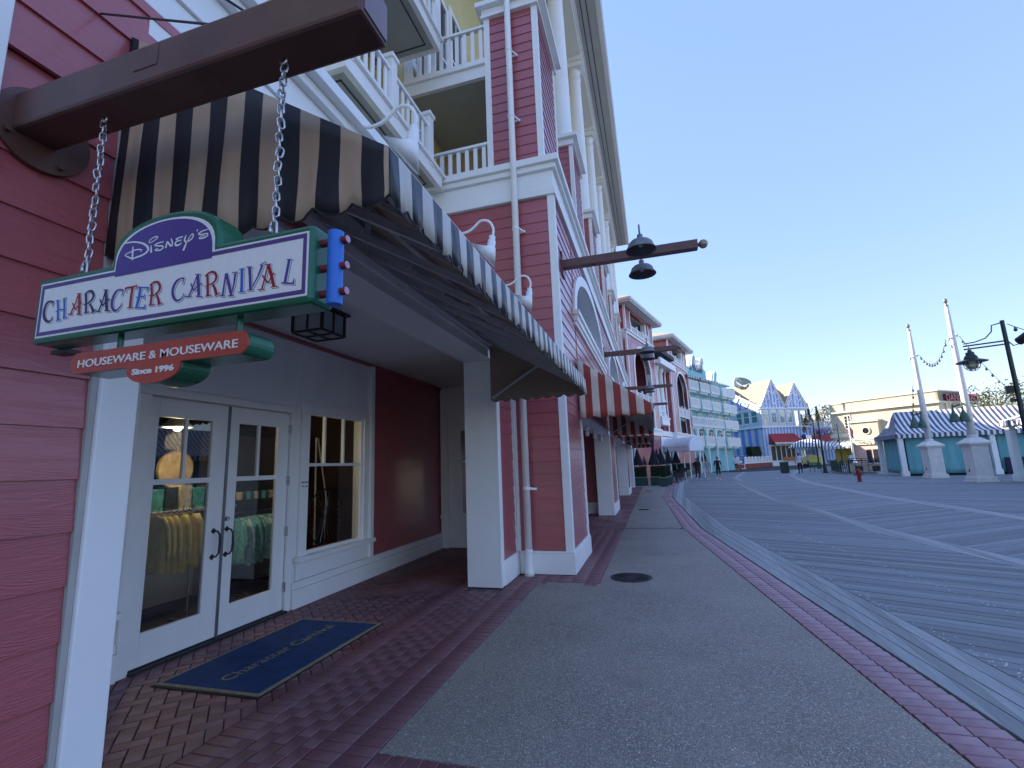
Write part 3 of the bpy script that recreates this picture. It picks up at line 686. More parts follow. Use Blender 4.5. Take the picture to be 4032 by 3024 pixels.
def balcony(x0, x1, y0, y1, z):
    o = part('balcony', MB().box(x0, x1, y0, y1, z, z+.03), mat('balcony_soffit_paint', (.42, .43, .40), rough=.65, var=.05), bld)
    part('fascia', MB().box(x1-.06, x1+.03, y0-.03, y1+.03, z-.03, z+.20).box(x0, x1-.06, y0-.03, y0+.05, z-.03, z+.20).box(x0, x1-.06, y1-.05, y1+.03, z-.03, z+.20).box(x1-.1, x1+.08, y0-.08, y1+.08, z+.201, z+.26).box(x0, x1-.1, y0-.08, y0+.06, z+.201, z+.26), WHITE2, o, bevel=.004)
    part('soffit_bead', MB().box(x1-.20, x1-.18, y0+.16, y1-.16, z-.012, z-.002).box(x0, x1-.18, y1-.18, y1-.16, z-.012, z-.002).box(x0, x1-.18, y0+.16, y0+.18, z-.012, z-.002), mat('dark_bead', (.06, .06, .06), rough=.7), o)
    return o
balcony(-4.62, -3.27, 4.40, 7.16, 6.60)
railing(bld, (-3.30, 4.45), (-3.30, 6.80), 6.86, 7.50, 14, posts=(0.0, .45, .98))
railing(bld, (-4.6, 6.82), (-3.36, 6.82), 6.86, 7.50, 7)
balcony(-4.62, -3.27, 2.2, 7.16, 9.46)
railing(bld, (-3.30, 2.3), (-3.30, 7.1), 9.72, 10.4, 28, posts=(0.0, .5, 1.0))
# porch of the tower: two open floors left of the red pier
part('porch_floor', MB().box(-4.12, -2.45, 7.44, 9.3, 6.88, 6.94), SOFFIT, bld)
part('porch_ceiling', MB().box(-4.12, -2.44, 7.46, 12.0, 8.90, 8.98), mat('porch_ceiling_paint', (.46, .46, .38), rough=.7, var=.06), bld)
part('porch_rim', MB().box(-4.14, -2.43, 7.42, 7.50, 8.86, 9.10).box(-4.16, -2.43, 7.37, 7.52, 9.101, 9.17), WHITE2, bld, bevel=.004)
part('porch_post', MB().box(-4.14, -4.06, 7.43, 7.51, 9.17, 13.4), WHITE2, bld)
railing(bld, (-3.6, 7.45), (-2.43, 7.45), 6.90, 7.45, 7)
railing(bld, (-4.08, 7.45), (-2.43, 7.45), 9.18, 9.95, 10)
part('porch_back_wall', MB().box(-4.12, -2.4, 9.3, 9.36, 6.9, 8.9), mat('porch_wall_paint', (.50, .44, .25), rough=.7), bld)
# upper red blocks with white caps
def block(y0, y1, first=False):
    o = part('parapet_block', MB().box(-2.40, -1.432, y0+.022, y1-.022, 6.86, 10.04), RED, bld)
    lap_boards(o, (-2.32, y0+.02), (-1.49, y0+.02), (0, -1), 6.87, 17, .19, RED)
    lap_boards(o, (-1.428, y0+.1), (-1.428, y1-.1), (1, 0), 6.87, 17, .19, RED)
    part('corner_board', MB().box(-2.43, -2.32, y0-.012, y0+.022, 6.86, 10.05).box(-1.50, -1.398, y0-.012, y0+.022, 6.86, 10.05).box(-1.43, -1.398, y0+.022, y0+.10, 6.86, 10.05).box(-1.43, -1.398, y1-.10, y1, 6.86, 10.05), WHITE2, o)
    part('cap', MB().box(-2.48, -1.35, y0-.07, y1+.07, 10.05, 10.10).box(-2.46, -1.37, y0-.05, y1+.05, 10.101, 10.24).box(-2.56, -1.25, y0-.15, y1+.15, 10.241, 10.34), WHITE2, o, bevel=.005)
for a in ((7.41, 9.05), (11.55, 13.1), (15.6, 17.1), (19.65, 21.15), (23.7, 25.2), (27.75, 29.25), (31.8, 33.2)): block(*a)
# colonnade and eaves
for y in (8.23, 12.32, 16.35, 20.4, 24.45, 28.5, 32.5):
    o = part('column', MB().lathe([(.34, 10.34), (.34, 10.46), (.27, 10.52), (.26, 12.5), (.225, 16.1), (.225, 16.16), (.25, 16.18), (.25, 16.25), (.22, 16.27), (.22, 16.5), (.28, 16.6)], (-1.74, y, 0), 22), WHITE2, bld, smooth=True)
    part('capital', MB().box(-2.06, -1.42, y-.36, y+.36, 16.6, 16.78).box(-2.12, -1.36, y-.44, y+.44, 16.781, 16.95), WHITE2, o)
part('architrave', MB().box(-2.08, -1.40, 7.0, 34.0, 16.95, 17.2).box(-2.1, -1.36, 7.0, 34.0, 17.201, 17.4).box(-2.1, -1.30, 7.0, 34.0, 17.401, 17.5), WHITE2, bld)
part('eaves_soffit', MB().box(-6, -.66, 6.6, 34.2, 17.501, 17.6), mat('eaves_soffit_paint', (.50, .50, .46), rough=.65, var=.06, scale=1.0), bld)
for x in (-1.15, -.95): part('eaves_bead', MB().box(x-.014, x+.014, 6.6, 34.2, 17.485, 17.499), mat('dark_bead', (.06, .06, .06)), bld)
part('gutter', MB().box(-.66, -.46, 6.5, 34.3, 17.52, 17.82).box(-.69, -.43, 6.5, 34.3, 17.821, 17.87), WHITE2, bld, bevel=.02)
part('roof', MB().add([(-.45, 6.5, 17.87), (-.45, 34.3, 17.87), (-6, 31, 20.6), (-6, 6.5, 20.6), (-14, 34.3, 17.87), (-14, 6.5, 17.87)], [(0, 1, 2, 3), (3, 2, 4, 5), (1, 4, 2), (0, 3, 5)])
     .add([(-4.7, -12, 14.0), (-4.7, 6.5, 14.0), (-9, 6.5, 16.5), (-9, -12, 16.5), (-14, 6.5, 14), (-14, -12, 14)], [(0, 1, 2, 3), (3, 2, 4, 5)]), mat('brown_shingle_roof', (.20, .16, .11), rough=.85, var=.3, scale=8), bld)
part('rear_wall_and_sun_block', MB().box(-14, -13.8, -12, 34, 0, 17.5).box(-14, -5, 34, 44, 0, 15.5).box(-4.6, -4.42, 13, 34, 6.9, 17.5).box(-14, -2.2, 33.7, 34, 0, 17.5), RED, bld)  # block past the end wall is unseen, added to stop sun leaking through
part('upper_deck', MB().box(-14, -3.6, 9.4, 33, 6.7, 6.85), SOFFIT, bld)
part('rear_block', MB().box(-13.8, -4.9, -12, -1.5, 0, 14.0).box(-13.8, -4.9, -1.5, 9, 4.4, 14.0), YEL, bld)
# downpipe with straps
dp = thing('downpipe', (-1.93, 7.3, 0), 'tall white round downpipe strapped to the front of the nearest red pier', 'downpipe')
part('pipe', MB().cone((-1.93, 7.27, .12), (-1.915, 7.27, 17.5), .056, .056, 18), WHITE2, dp, smooth=True)
part('boot', MB().lathe([(.075, 0), (.072, .06), (.062, .12), (.058, .34), (.062, .35), (.062, .37), (.056, .38)], (-1.93, 7.27, 0), 18), WHITE2, dp, smooth=True)
for z in (1.28, 3.9, 5.6, 7.75, 9.1, 10.5):
    part('strap', MB().cone((-1.925, 7.27, z-.02), (-1.925, 7.27, z+.02), .064, .064, 18).box(-1.90, -1.79, 7.385, 7.40, z-.035, z+.005).bar((-1.87, 7.285, z), (-1.80, 7.392, z-.02), .012, .03), WHITE2, dp)
# ================================================================ HANGING SIGN
SCRIPT=[["W",[[-15155,23336,35,-15004,23393,43,-14688,23379,51,-14366,23298,55,-14147,23186,71,-14029,23051,83,-14076,22946,70,-14251,22878,58,-14473,22850,55,-14636,22836,51,-14834,22918,43,-14971,22998,30,-14851,23044,34,-14668,23079,38,-14506,23100,38,-14337,23072,38,-14282,23038,33,-14339,23007,29],[-14673,23236,43,-14657,23028,76,-14640,22787,63]]],["W",[[-13924,23139,41,-13895,22899,82],[-13978,23213,29,-14027,23279,33,-13925,23359,37,-13767,23388,41,-13683,23356,37,-13756,23296,33,-13911,23242,33,-13978,23213,25]]],["W",[[-13431,23166,32,-13640,23162,41,-13775,23121,49,-13670,23078,45,-13465,23035,49,-13438,22966,48,-13551,22921,49,-13713,22941,41,-13747,22971,29,-13618,22981,28]]],["W",[[-13327,22947,60,-13291,23149,56],[-13291,23149,56,-13123,22968,60],[-13093,22962,60,-13077,23079,56,-13151,23221,36]]],["W",[[-12691,23194,47,-12836,23188,39,-12960,23171,36,-12867,23122,36,-12957,23058,55,-12949,22977,63,-12830,22956,51,-12720,23009,35],[-12864,23090,39,-12729,23098,39]]],["W",[[-12560,23226,35,-12615,23109,55,-12587,23025,58,-12452,23017,50,-12326,23089,46,-12297,23179,46,-12358,23214,35,-12461,23098,35,-12541,22954,58,-12635,22749,78]]],["W",[[-12151,23326,58,-12172,23251,15]]],["W",[[-11741,23254,26,-11945,23241,38,-12108,23176,50,-11973,23136,38,-11786,23133,42,-11761,23066,49,-11887,23019,53,-12056,23025,38,-12005,23079,30,-11856,23091,23]]]]
LETTERS=[["N",[[-17949,21905,84,-18081,21953,62,-18228,21923,96,-18311,21773,114,-18323,21575,119,-18237,21385,113,-18079,21277,84,-17961,21301,61,-17901,21422,33],[-17940,21934,39,-17969,21788,28]]],["B",[[-17752,21948,95,-17677,21610,89,-17628,21260,99],[-17457,21967,94,-17395,21613,88,-17356,21314,98],[-17778,21564,39,-17596,21610,55,-17325,21593,27],[-17848,21951,28,-17638,21922,28],[-17523,21956,28,-17352,21982,28],[-17723,21262,33,-17482,21271,33],[-17420,21302,33,-17209,21315,33]]],["R",[[-16801,22023,108,-16734,21700,128,-16703,21357,117],[-16838,22008,59,-16922,21726,54,-17081,21415,65],[-17061,21764,43,-16892,21546,59,-16778,21648,38,-16644,21708,64],[-17200,21415,43,-16997,21389,43],[-16809,21365,43,-16580,21322,37],[-16911,22048,32,-16708,22019,32]]],["N",[[-16508,21991,106,-16441,21661,100,-16406,21367,95],[-16566,21950,53,-16424,22037,74,-16254,22023,90,-16156,21892,100,-16200,21763,89,-16339,21666,58,-16412,21637,42],[-16283,21639,63,-16153,21468,94,-16066,21322,109],[-16495,21355,37,-16265,21367,37],[-16554,21637,37,-16413,21647,37],[-16182,21328,26,-15965,21405,36]]],["N",[[-15647,21974,103,-15571,21638,123,-15510,21307,112],[-15668,21949,57,-15725,21659,57,-15854,21342,67],[-15861,21716,52,-15702,21503,62,-15591,21603,41,-15438,21667,61],[-15994,21351,41,-15774,21313,36],[-15599,21319,41,-15343,21276,35],[-15752,21999,31,-15546,21975,31]]],["P",[[-14911,21868,60,-15089,21913,55,-15227,21838,101,-15313,21659,116,-15320,21452,116,-15222,21288,90,-15095,21262,65,-14963,21366,45,-14917,21473,25],[-14897,21857,35,-14949,21703,30]]],["R",[[-14537,21890,108,-14555,21573,103,-14553,21293,107],[-14856,21917,35,-14772,21924,60,-14528,21917,64,-14339,21945,34],[-14833,21923,50,-14777,21783,15],[-14363,21939,49,-14383,21820,15],[-14672,21281,34,-14442,21269,34]]],["B",[[-14209,21861,107,-14228,21546,111,-14295,21240,106],[-14306,21875,44,-13846,21798,43],[-13893,21796,72,-13938,21691,19],[-14361,21565,34,-14027,21555,43],[-14013,21627,34,-14027,21463,34],[-14367,21250,49,-13933,21183,52],[-13982,21199,72,-13949,21304,19]]],["R",[[-13777,21909,81,-13724,21568,85,-13744,21259,90],[-13842,21863,48,-13698,21935,67,-13533,21919,80,-13436,21785,94,-13466,21642,80,-13627,21536,47,-13718,21521,38],[-13535,21541,61,-13444,21364,93,-13405,21231,107],[-13825,21251,33,-13567,21235,33],[-13850,21549,29,-13722,21549,33],[-13471,21204,28,-13271,21258,32]]],["P",[[-12518,21891,45,-12686,21898,50,-12835,21811,92,-12918,21641,101,-12909,21458,101,-12799,21280,82,-12661,21243,59,-12535,21315,45,-12492,21435,23],[-12529,21892,36,-12566,21716,27]]],["P",[[-12024,21924,98,-11971,21610,110,-11928,21275,101],[-12044,21909,49,-12149,21637,49,-12293,21326,58],[-12264,21690,45,-12121,21471,53,-12012,21581,35,-11843,21627,53],[-12437,21328,36,-12202,21290,31],[-12037,21278,35,-11783,21224,31],[-12125,21948,27,-11914,21916,27]]],["R",[[-11669,21851,83,-11631,21560,87,-11602,21238,91],[-11754,21837,44,-11589,21919,61,-11438,21904,74,-11342,21783,86,-11372,21646,73,-11514,21560,43,-11620,21550,30],[-11449,21551,56,-11348,21378,90,-11293,21229,98],[-11697,21230,30,-11462,21227,30],[-11745,21506,26,-11619,21541,30],[-11353,21185,26,-11159,21263,30]]],["P",[[-11005,21801,72,-11041,21473,59,-11067,21163,68],[-10994,21800,93,-10872,21448,101,-10763,21120,92],[-10668,21749,79,-10704,21423,54,-10740,21220,42],[-10785,21788,29,-10576,21770,29],[-11161,21162,30,-10992,21142,25],[-10887,21130,29,-10668,21100,25]]],["B",[[-10448,21837,99,-10435,21522,91,-10419,21183,98],[-10555,21845,29,-10367,21851,29],[-10531,21182,29,-10296,21165,29]]],["P",[[-10194,21849,98,-10150,21513,94,-10116,21182,93],[-9761,21849,80,-9882,21558,52,-10062,21260,36],[-10307,21876,29,-10092,21847,29],[-9841,21854,40,-9657,21936,20],[-10228,21198,29,-10016,21176,24]]],["R",[[-9561,21817,96,-9443,21508,103,-9346,21180,94],[-9580,21812,48,-9641,21521,48,-9736,21153,56],[-9742,21554,44,-9550,21320,51,-9459,21442,32,-9349,21561,51],[-9865,21155,32,-9656,21141,28],[-9452,21171,31,-9209,21160,27],[-9661,21833,28,-9473,21834,28]]],["P",[[-8881,21860,89,-8941,21532,89,-8991,21220,89],[-8979,21881,23,-8785,21853,23],[-9107,21238,39,-8694,21159,49],[-8722,21172,68,-8701,21310,15]]]]
sb = thing('sign_beam', (-2.15, 1.05, 2.97), 'thick brown square steel beam projecting over the hanging shop sign', 'beam')
part('beam', MB().box(-2.15, -.68, .98, 1.12, 2.90, 3.05), BROWN, sb, bevel=.012)
part('beam_end', MB().box(-.6795, -.676, .992, 1.108, 2.912, 3.038), mat('brown_end_cap', (.20, .13, .13), rough=.35, var=.1), sb)
part('wall_plate', MB().add([(-2.162+dx, 1.075+.155*math.cos(2*PI*i/40), 2.95+.155*math.sin(2*PI*i/40)) for dx in (0, .022) for i in range(40)], [tuple(range(40)), tuple(range(79, 39, -1))]+[(i, (i+1) % 40, 40+(i+1) % 40, 40+i) for i in range(40)]), BROWN, sb)
for a in range(4): part('bolt', MB().cone((-2.14, 1.075+.125*math.cos(a*PI/2+.5), 2.95+.125*math.sin(a*PI/2+.5)), (-2.125, 1.075+.125*math.cos(a*PI/2+.5), 2.95+.125*math.sin(a*PI/2+.5)), .012, .012, 6), BROWN, sb)
part('access_cover', MB().box(-1.55, -1.445, .9775, .981, 2.955, 3.035), BROWN, sb, bevel=.002)
part('guy_wire', MB().tube([(-2.14, 1.2, 3.62), (-1.1, 1.06, 3.05)], .0045, 6).tube([(-2.1, .8, 3.9), (-1.1, 1.06, 3.07)], .0045, 6).cone((-1.1, 1.06, 3.04), (-1.1, 1.06, 3.08), .016, .012, 8), DARKM, sb)
def link_mesh(R, r, L):
    pts = []
    for i in range(16):
        t = 2*PI*i/16; c, s = math.cos(t), math.sin(t)
        pts.append((R*c, 0, R*s+(L if s >= 0 else -L)))
    return MB().tube(pts, r, 6, closed=True).mesh('link', [STEEL], True)
LINK = link_mesh(.0095, .0032, .0075)
def chain(x, ztop, zbot, label):
    t = thing('chain', (x, 1.05, zbot), label, 'chain', 'galvanised chains holding up the shop sign')
    z = ztop; i = 0; step = .0245
    part('eye_bolt', MB().tube([(x+.013*math.cos(2*PI*k/14), 1.05, ztop+.012+.013*math.sin(2*PI*k/14)) for k in range(14)], .004, 6, closed=True).cone((x, 1.05, ztop+.022), (x, 1.05, ztop+.05), .005, .005, 8), STEEL, t)
    while z > zbot+.075:
        o = bpy.data.objects.new('link', LINK); put(o, t)
        o.location = Vector((x+random.uniform(-.003, .003), 1.05+random.uniform(-.003, .003), z-.012))-Vector((x, 1.05, zbot)); o.rotation_euler = (random.uniform(-.15, .15), random.uniform(-.2, .2), (PI/2 if i % 2 else 0)+random.uniform(-.35, .35)+.6)
        z -= step; i += 1
    pts = [(x+.011*math.cos(2*PI*k/18), 1.045, z-.022+.018*math.sin(2*PI*k/18)+(.012 if math.sin(2*PI*k/18) > 0 else -.012)) for k in range(18)]
    part('carabiner', MB().tube(pts, .0042, 8, closed=True).cone((x-.011, 1.045, z-.036), (x-.011, 1.045, z-.008), .0065, .0065, 8), STEEL, t, smooth=True)
    part('cable', MB().cone((x, 1.045, z-.05), (x, 1.045, zbot), .0016, .0016, 6).cone((x, 1.045, zbot+.002), (x, 1.045, zbot+.02), .004, .004, 8), STEEL, t)
    return t
chain(-1.775, 2.885, 2.285, 'galvanised chain at the wall end of the hanging sign, left of the purple dome')
t = chain(-1.005, 2.885, 2.285, 'galvanised chain near the free end of the beam, right of the purple dome')
part('cable_tie', MB().tube([(-1.005, 1.04, 2.80), (-.985, 1.03, 2.79), (-.97, 1.02, 2.755)], .0018, 5), STEEL, t)

SGREEN = mat('sign_green_enamel', (.012, .125, .062), rough=.22, var=.15, scale=5, bump=.03, bscale=90)
SWHITE = mat('sign_white_vinyl', (.80, .80, .74), rough=.45, var=.03, scale=60)
SPURP = mat('sign_purple_vinyl', (.075, .045, .235), rough=.4, var=.1, scale=3)
SBORD = mat('sign_purple_border', (.09, .05, .20), rough=.4, var=.08)
SORG = mat('sign_orange_red_vinyl', (.42, .065, .035), rough=.42, var=.08, scale=3)
SBLUE = mat('sign_blue_tube', (.02, .16, .60), rough=.3, var=.06, scale=10, bump=.05, bscale=120)
SPEG = mat('sign_dark_red_peg', (.16, .022, .028), rough=.45, var=.2, scale=20)
SPEGE = mat('sign_pink_peg_end', (.55, .30, .42), rough=.4, var=.12, scale=30)
INK = {'N': mat('letter_navy', (.018, .016, .085), rough=.4), 'B': mat('letter_blue', (.02, .13, .47), rough=.4), 'R': mat('letter_red', (.33, .008, .018), rough=.4), 'P': mat('letter_purple', (.085, .045, .26), rough=.4), 'W': SWHITE}
SHAD = mat('letter_outline_grey', (.16, .12, .22), rough=.5)
YF = .985; YB = 1.075
hs_ = thing('hanging_sign', (-1.35, 1.03, 1.89), 'green edged shop sign with a purple dome and multicoloured letters hung on chains', 'sign')
def dome(cx, hw, z0, ztop, n=22): return [(cx+hw*math.cos(PI*i/n), z0+(ztop-z0)*math.sin(PI*i/n)) for i in range(n+1)]
X0, X1, Z0, Z1 = -1.882, -.815, 2.06, 2.279
outl = [(X0, Z0), (X1, Z0), (X1, Z1)]+[(-1.345+.213*math.cos(PI*i/22), Z1+.0+max(.0, (2.415-Z1))*math.sin(PI*i/22)**.62) for i in range(23)]+[(X0, Z1)]
def plate(outline, y0, y1): return MB().ext([(x, y0, z) for x, z in outline], (0, y1-y0, 0))
part('cabinet', plate(outl, YF, YB), SGREEN, hs_, bevel=.012)
def inset(o, d, f=None): return o
wo = [(-1.862, 2.078), (-.829, 2.078), (-.829, 2.259)]+[(-1.345+.195*math.cos(PI*i/22), 2.259+(2.392-2.259)*math.sin(PI*i/22)**.62) for i in range(23)]+[(-1.862, 2.259)]
part('face_rim', plate(wo, YF-.0012, YF+.004), SWHITE, hs_)
part('purple_border', MB().box(-1.856, -.835, YF-.0022, YF+.002, 2.084, 2.096).box(-1.856, -.835, YF-.0022, YF+.002, 2.241, 2.253).box(-1.856, -1.845, YF-.0022, YF+.002, 2.096, 2.241).box(-.846, -.835, YF-.0022, YF+.002, 2.096, 2.241), SBORD, hs_)
part('dome_panel', plate([(-1.345+.188*math.cos(PI*i/22), 2.236+(2.385-2.236)*math.sin(PI*i/22)**.60) for i in range(23)], YF-.0034, YF+.001), SPURP, hs_)
def ribbon(mb, q, y, dx=0, dz=0, grow=1.0, squeeze=1.0):
    """tapered pen stroke from triplets x, z, width (1e-4 m)"""
    P = [(q[i]*1e-4, q[i+1]*1e-4, q[i+2]*1e-4) for i in range(0, len(q), 3)]
    if len(P) > 3:                                        # smooth the long strokes
        S = []
        for i in range(len(P)-1):
            p0, p1, p2, p3 = P[max(0, i-1)], P[i], P[i+1], P[min(len(P)-1, i+2)]
            for k in range(4):
                t = k/4; S.append(tuple(.5*(2*b+(c-a)*t+(2*a-5*b+4*c-d)*t*t+(3*b-a-3*c+d)*t**3) for a, b, c, d in zip(p0, p1, p2, p3)))
        S.append(P[-1]); P = S
    lo, hi = [], []
    for i, (x, z, w_) in enumerate(P):
        a = P[max(0, i-1)]; b = P[min(len(P)-1, i+1)]; d = Vector((b[0]-a[0], b[1]-a[1])); d = d.normalized() if d.length > 0 else Vector((1, 0)); n_ = Vector((-d.y, d.x))*(abs(w_)*.5*grow)
        lo.append((x+dx+n_.x, y, z+dz+n_.y)); hi.append((x+dx-n_.x, y, z+dz-n_.y))
    mb.add(lo+hi, [(i, i+1, len(P)+i+1, len(P)+i) for i in range(len(P)-1)])
for colr, strokes in LETTERS:
    m0, m1, m2 = MB(), MB(), MB()
    for k, q in enumerate(strokes):
        ribbon(m0, q, YF-.0016-.00001*k, .0038, -.0038, 1.0); ribbon(m1, q, YF-.0020-.00001*k, .0023, -.0023, 1.06); ribbon(m2, q, YF-.0026-.00001*k, 0, 0, 1.0)
    o = part('letter', m2, INK[colr], hs_); part('outline', m0, SHAD, o); part('gap', m1, SWHITE, o)
for colr, strokes in SCRIPT:
    m2 = MB()
    for k, q in enumerate(strokes): ribbon(m2, q, YF-.0042-.00002*k, 0, 0, 1.0)
    part('letter', m2, INK['W'], hs_)
# blue tube on the free end, held by red pegs
part('blue_tube', MB().cone((-.772, 1.02, 2.055), (-.772, 1.02, 2.262), .021, .021, 24), SBLUE, hs_, smooth=False, bevel=.003)
for z in (2.235, 2.162, 2.09):
    part('peg', MB().cone((-.82, 1.02, z), (-.735, 1.02, z), .0105, .0105, 14), SPEG, hs_)
    part('peg_end', MB().cone((-.7348, 1.02, z), (-.7335, 1.02, z), .0105, .0095, 14), SPEGE, hs_)
for x in (-1.55, -1.09): part('hanger_rod', MB().cone((x, 1.03, 1.99), (x, 1.03, 2.065), .008, .008, 10), SGREEN, hs_)
part('bottom_bracket', MB().box(-1.90, -1.82, 1.05, 1.09, 2.045, 2.058), DARKM, hs_)
# lower board
def pill(x0, x1, z0, z1, n=10):
    r = (z1-z0)/2; cz = (z0+z1)/2
    return [(x1-r*.8+r*.8*math.cos(-PI/2+PI*i/n), cz+r*math.sin(-PI/2+PI*i/n)) for i in range(n+1)]+[(x0+r*.8+r*.8*math.cos(PI/2+PI*i/n), cz+r*math.sin(PI/2+PI*i/n)) for i in range(n+1)]
pl = pill(-1.683, -1.014, 1.945, 2.009)
lo_half = [(-1.346-.102*math.cos(PI*i/16), 1.9455-.054*math.sin(PI*i/16)**.7) for i in range(17)]
k_ = 0
lower = [p for p in pl if not (-1.449 < p[0] < -1.243 and p[1] < 1.95)]
# insert the hanging lobe on the bottom edge, between the two end curves
lower = pl[:11]+pl[11:]+[p for p in lo_half]
lb = part('lower_board', plate(lower, YF+.004, YF+.10), SGREEN, hs_, bevel=.006)
part('lower_face', plate(lower, YF+.0, YF+.006), SORG, hs_)
FM = lambda x, z, y: Matrix.Translation((x, y, z)) @ Matrix.Rotation(PI/2, 4, 'X')
part('lettering', xf(text_mesh('HOUSEWARE & MOUSEWARE', .0335, SWHITE, offset=.0002, width=.605), FM(-1.347, 1.9625, YF-.0012)), None, hs_)
part('lettering', xf(text_mesh('Since 1996', .0235, SWHITE, offset=.0008, width=.158), FM(-1.344, 1.9205, YF-.0012)), None, hs_)

# ================================================================ AWNINGS
TAN = (.46, .33, .22); BLK = (.016, .016, .020)
def awning(name, label, xw, zw, xf_, zf, zb, y0, y1, m_end, m_top, m_in, nscal_end, nscal_front, frame=True, trim=None, in_front=None):
    t = thing(name, (xw, (y0+y1)/2, zb), label, 'awning')
    # top sheet, slightly slack between the ribs
    rows = []
    NY = 40
    for i in range(NY+1):
        y = y0+(y1-y0)*i/NY; r = []
        for k in range(9):
            s = k/8; sag = -.025*math.sin(PI*s)*(0.6+.4*math.sin(i*PI/NY*6)**2)
            r.append((xw+(xf_-xw)*s, y, zw+(zf-zw)*s+sag))
        rows.append(r)
    part('canopy', MB().grid(rows), m_top, t, smooth=True, solid=.004)
    if m_in: part('lining', MB().grid([[(x, y, z-.008) for x, y, z in r] for r in rows]), m_in, t, smooth=True, solid=.002)
    # front valance with scalloped hem
    n = nscal_front*6; rows = [[], [], []]
    for i in range(n+1):
        y = y0+(y1-y0)*i/n; wob = .006*math.sin(i*.9)+.004*math.sin(i*2.3)
        zz = zb+.035-.035*abs(math.sin(PI*i/6))
        rows[0].append((xf_, y, zf)); rows[1].append((xf_+wob*.5+.004, y, (zf+zz)/2)); rows[2].append((xf_+wob+.006, y, zz))
    part('front_valance', MB().grid(rows), m_top if in_front is None else in_front, t, smooth=True, solid=.004)
    part('hem_binding', MB().tube([r for r in rows[2]], .004, 5), trim or DARKM, t)
    for y, nm in ((y0, 'side_panel'), (y1, 'side_panel')):
        n = nscal_end*6; R = [[] for _ in range(7)]
        for i in range(n+1):
            s = i/n; x = xw+(xf_-xw)*s; top = zw+(zf-zw)*s
            zz = zb+.035-.035*abs(math.sin(PI*i/6)); wob = .006*math.sin(i*.7)+.004*math.sin(i*1.9+1)
            for k in range(7):
                q = k/6; R[k].append((x, y+wob*q+.008*math.sin(q*5+i*.31)*q, top+(zz-top)*q))
        part(nm, MB().grid(R), m_end, t, smooth=True, solid=.004)
        part('hem_binding', MB().tube(R[6], .004, 5), trim or DARKM, t)
        if m_in: part('lining', MB().grid([[(p[0], p[1]+(.007 if y == y0 else -.007), p[2]) for p in r] for r in R]), m_in, t, smooth=True, solid=.002)
    if frame:
        xa = xw+.03; xb = xf_-.03; xm = (xa+xb)/2; zr0, zr1 = zw-.24, zf-.10
        for x, z, w_ in ((xa, zw-.05, .04), (xa, zw-.27, .045), (xb, zf-.035, .04), (xb+.005, zb+.06, .022), (xm, (zw+zf)/2-.06, .035)):
            part('purlin', MB().box(x-w_/2, x+w_/2, y0+.02, y1-.02, z-w_/2, z+w_/2), FRAME, t)
        k = max(3, round((y1-y0)/.62))
        for i in range(k+1):
            y = y0+.05+(y1-y0-.1)*i/k
            part('rafter', MB().bar((xa, y, zr0), (xb, y, zr1), .045, .045), FRAME, t); part('upper_rafter', MB().bar((xa, y, zw-.05), (xb, y, zf-.04), .03, .03), FRAME, t)
            part('strut', MB().bar((xm-.25, y, zr0+(zr1-zr0)*.31), (xm-.25, y, zw+(zf-zw)*.31-.04), .03, .03), FRAME, t)
            if i % 2: part('spreader', MB().bar((xm, y, (zr0+zr1)/2+.03), (xm+.02, y+.32, (zr0+zr1)/2+.06), .035, .035), FRAME, t)
        for y in (y0+.04, y1-.04): part('knee_brace', MB().bar((xa, y, zb+.05), (xm+.1, y, (zr0+zr1)/2), .03, .03), FRAME, t)
    return t
EX, EY = (1, 0, 0), (0, 1, 0)
BT_END = stripes('black_tan_canvas_end', EX, .181, BLK, TAN, off=.02, rough=.6)
BT_TOP = stripes('black_tan_canvas_skylit_top', EY, .187, BLK, (.55, .50, .43), off=.05, rough=.42, spec=.6)  # same canvas as the ends, tan lightened to paint in skylight
awning('striped_awning', 'black and tan striped awning with scalloped hem behind the hanging sign', -2.14, 3.63, -.80, 2.74, 2.525, 1.33, 6.33, BT_END, BT_TOP, mat('brown_awning_lining', (.33, .25, .18), rough=.85, var=.1), 9, 40)
RC_END = stripes('red_cream_canvas_end', EX, .262, (.30, .045, .032), (.62, .54, .45), off=.35, rough=.65)
RC_TOP = stripes('red_cream_canvas_top', EY, .30, (.30, .045, .032), (.62, .54, .45), off=.0, rough=.65)
RDT = mat('dark_red_binding', (.16, .03, .025), rough=.7)
for i, (a, b, lb_) in enumerate(((8.86, 15.2, 'nearest red and cream striped awning, next after the black and tan one'), (16.6, 22.9, 'middle red and cream striped awning, partly hidden under the nearest one'), (24.3, 30.6, 'farthest red and cream striped awning above the white arcade piers'))):
    awning('red_striped_awning', lb_, -1.25, 3.58, .05, 2.64, 2.45, a, b, RC_END, RC_TOP, None, 5, 22, trim=RDT)

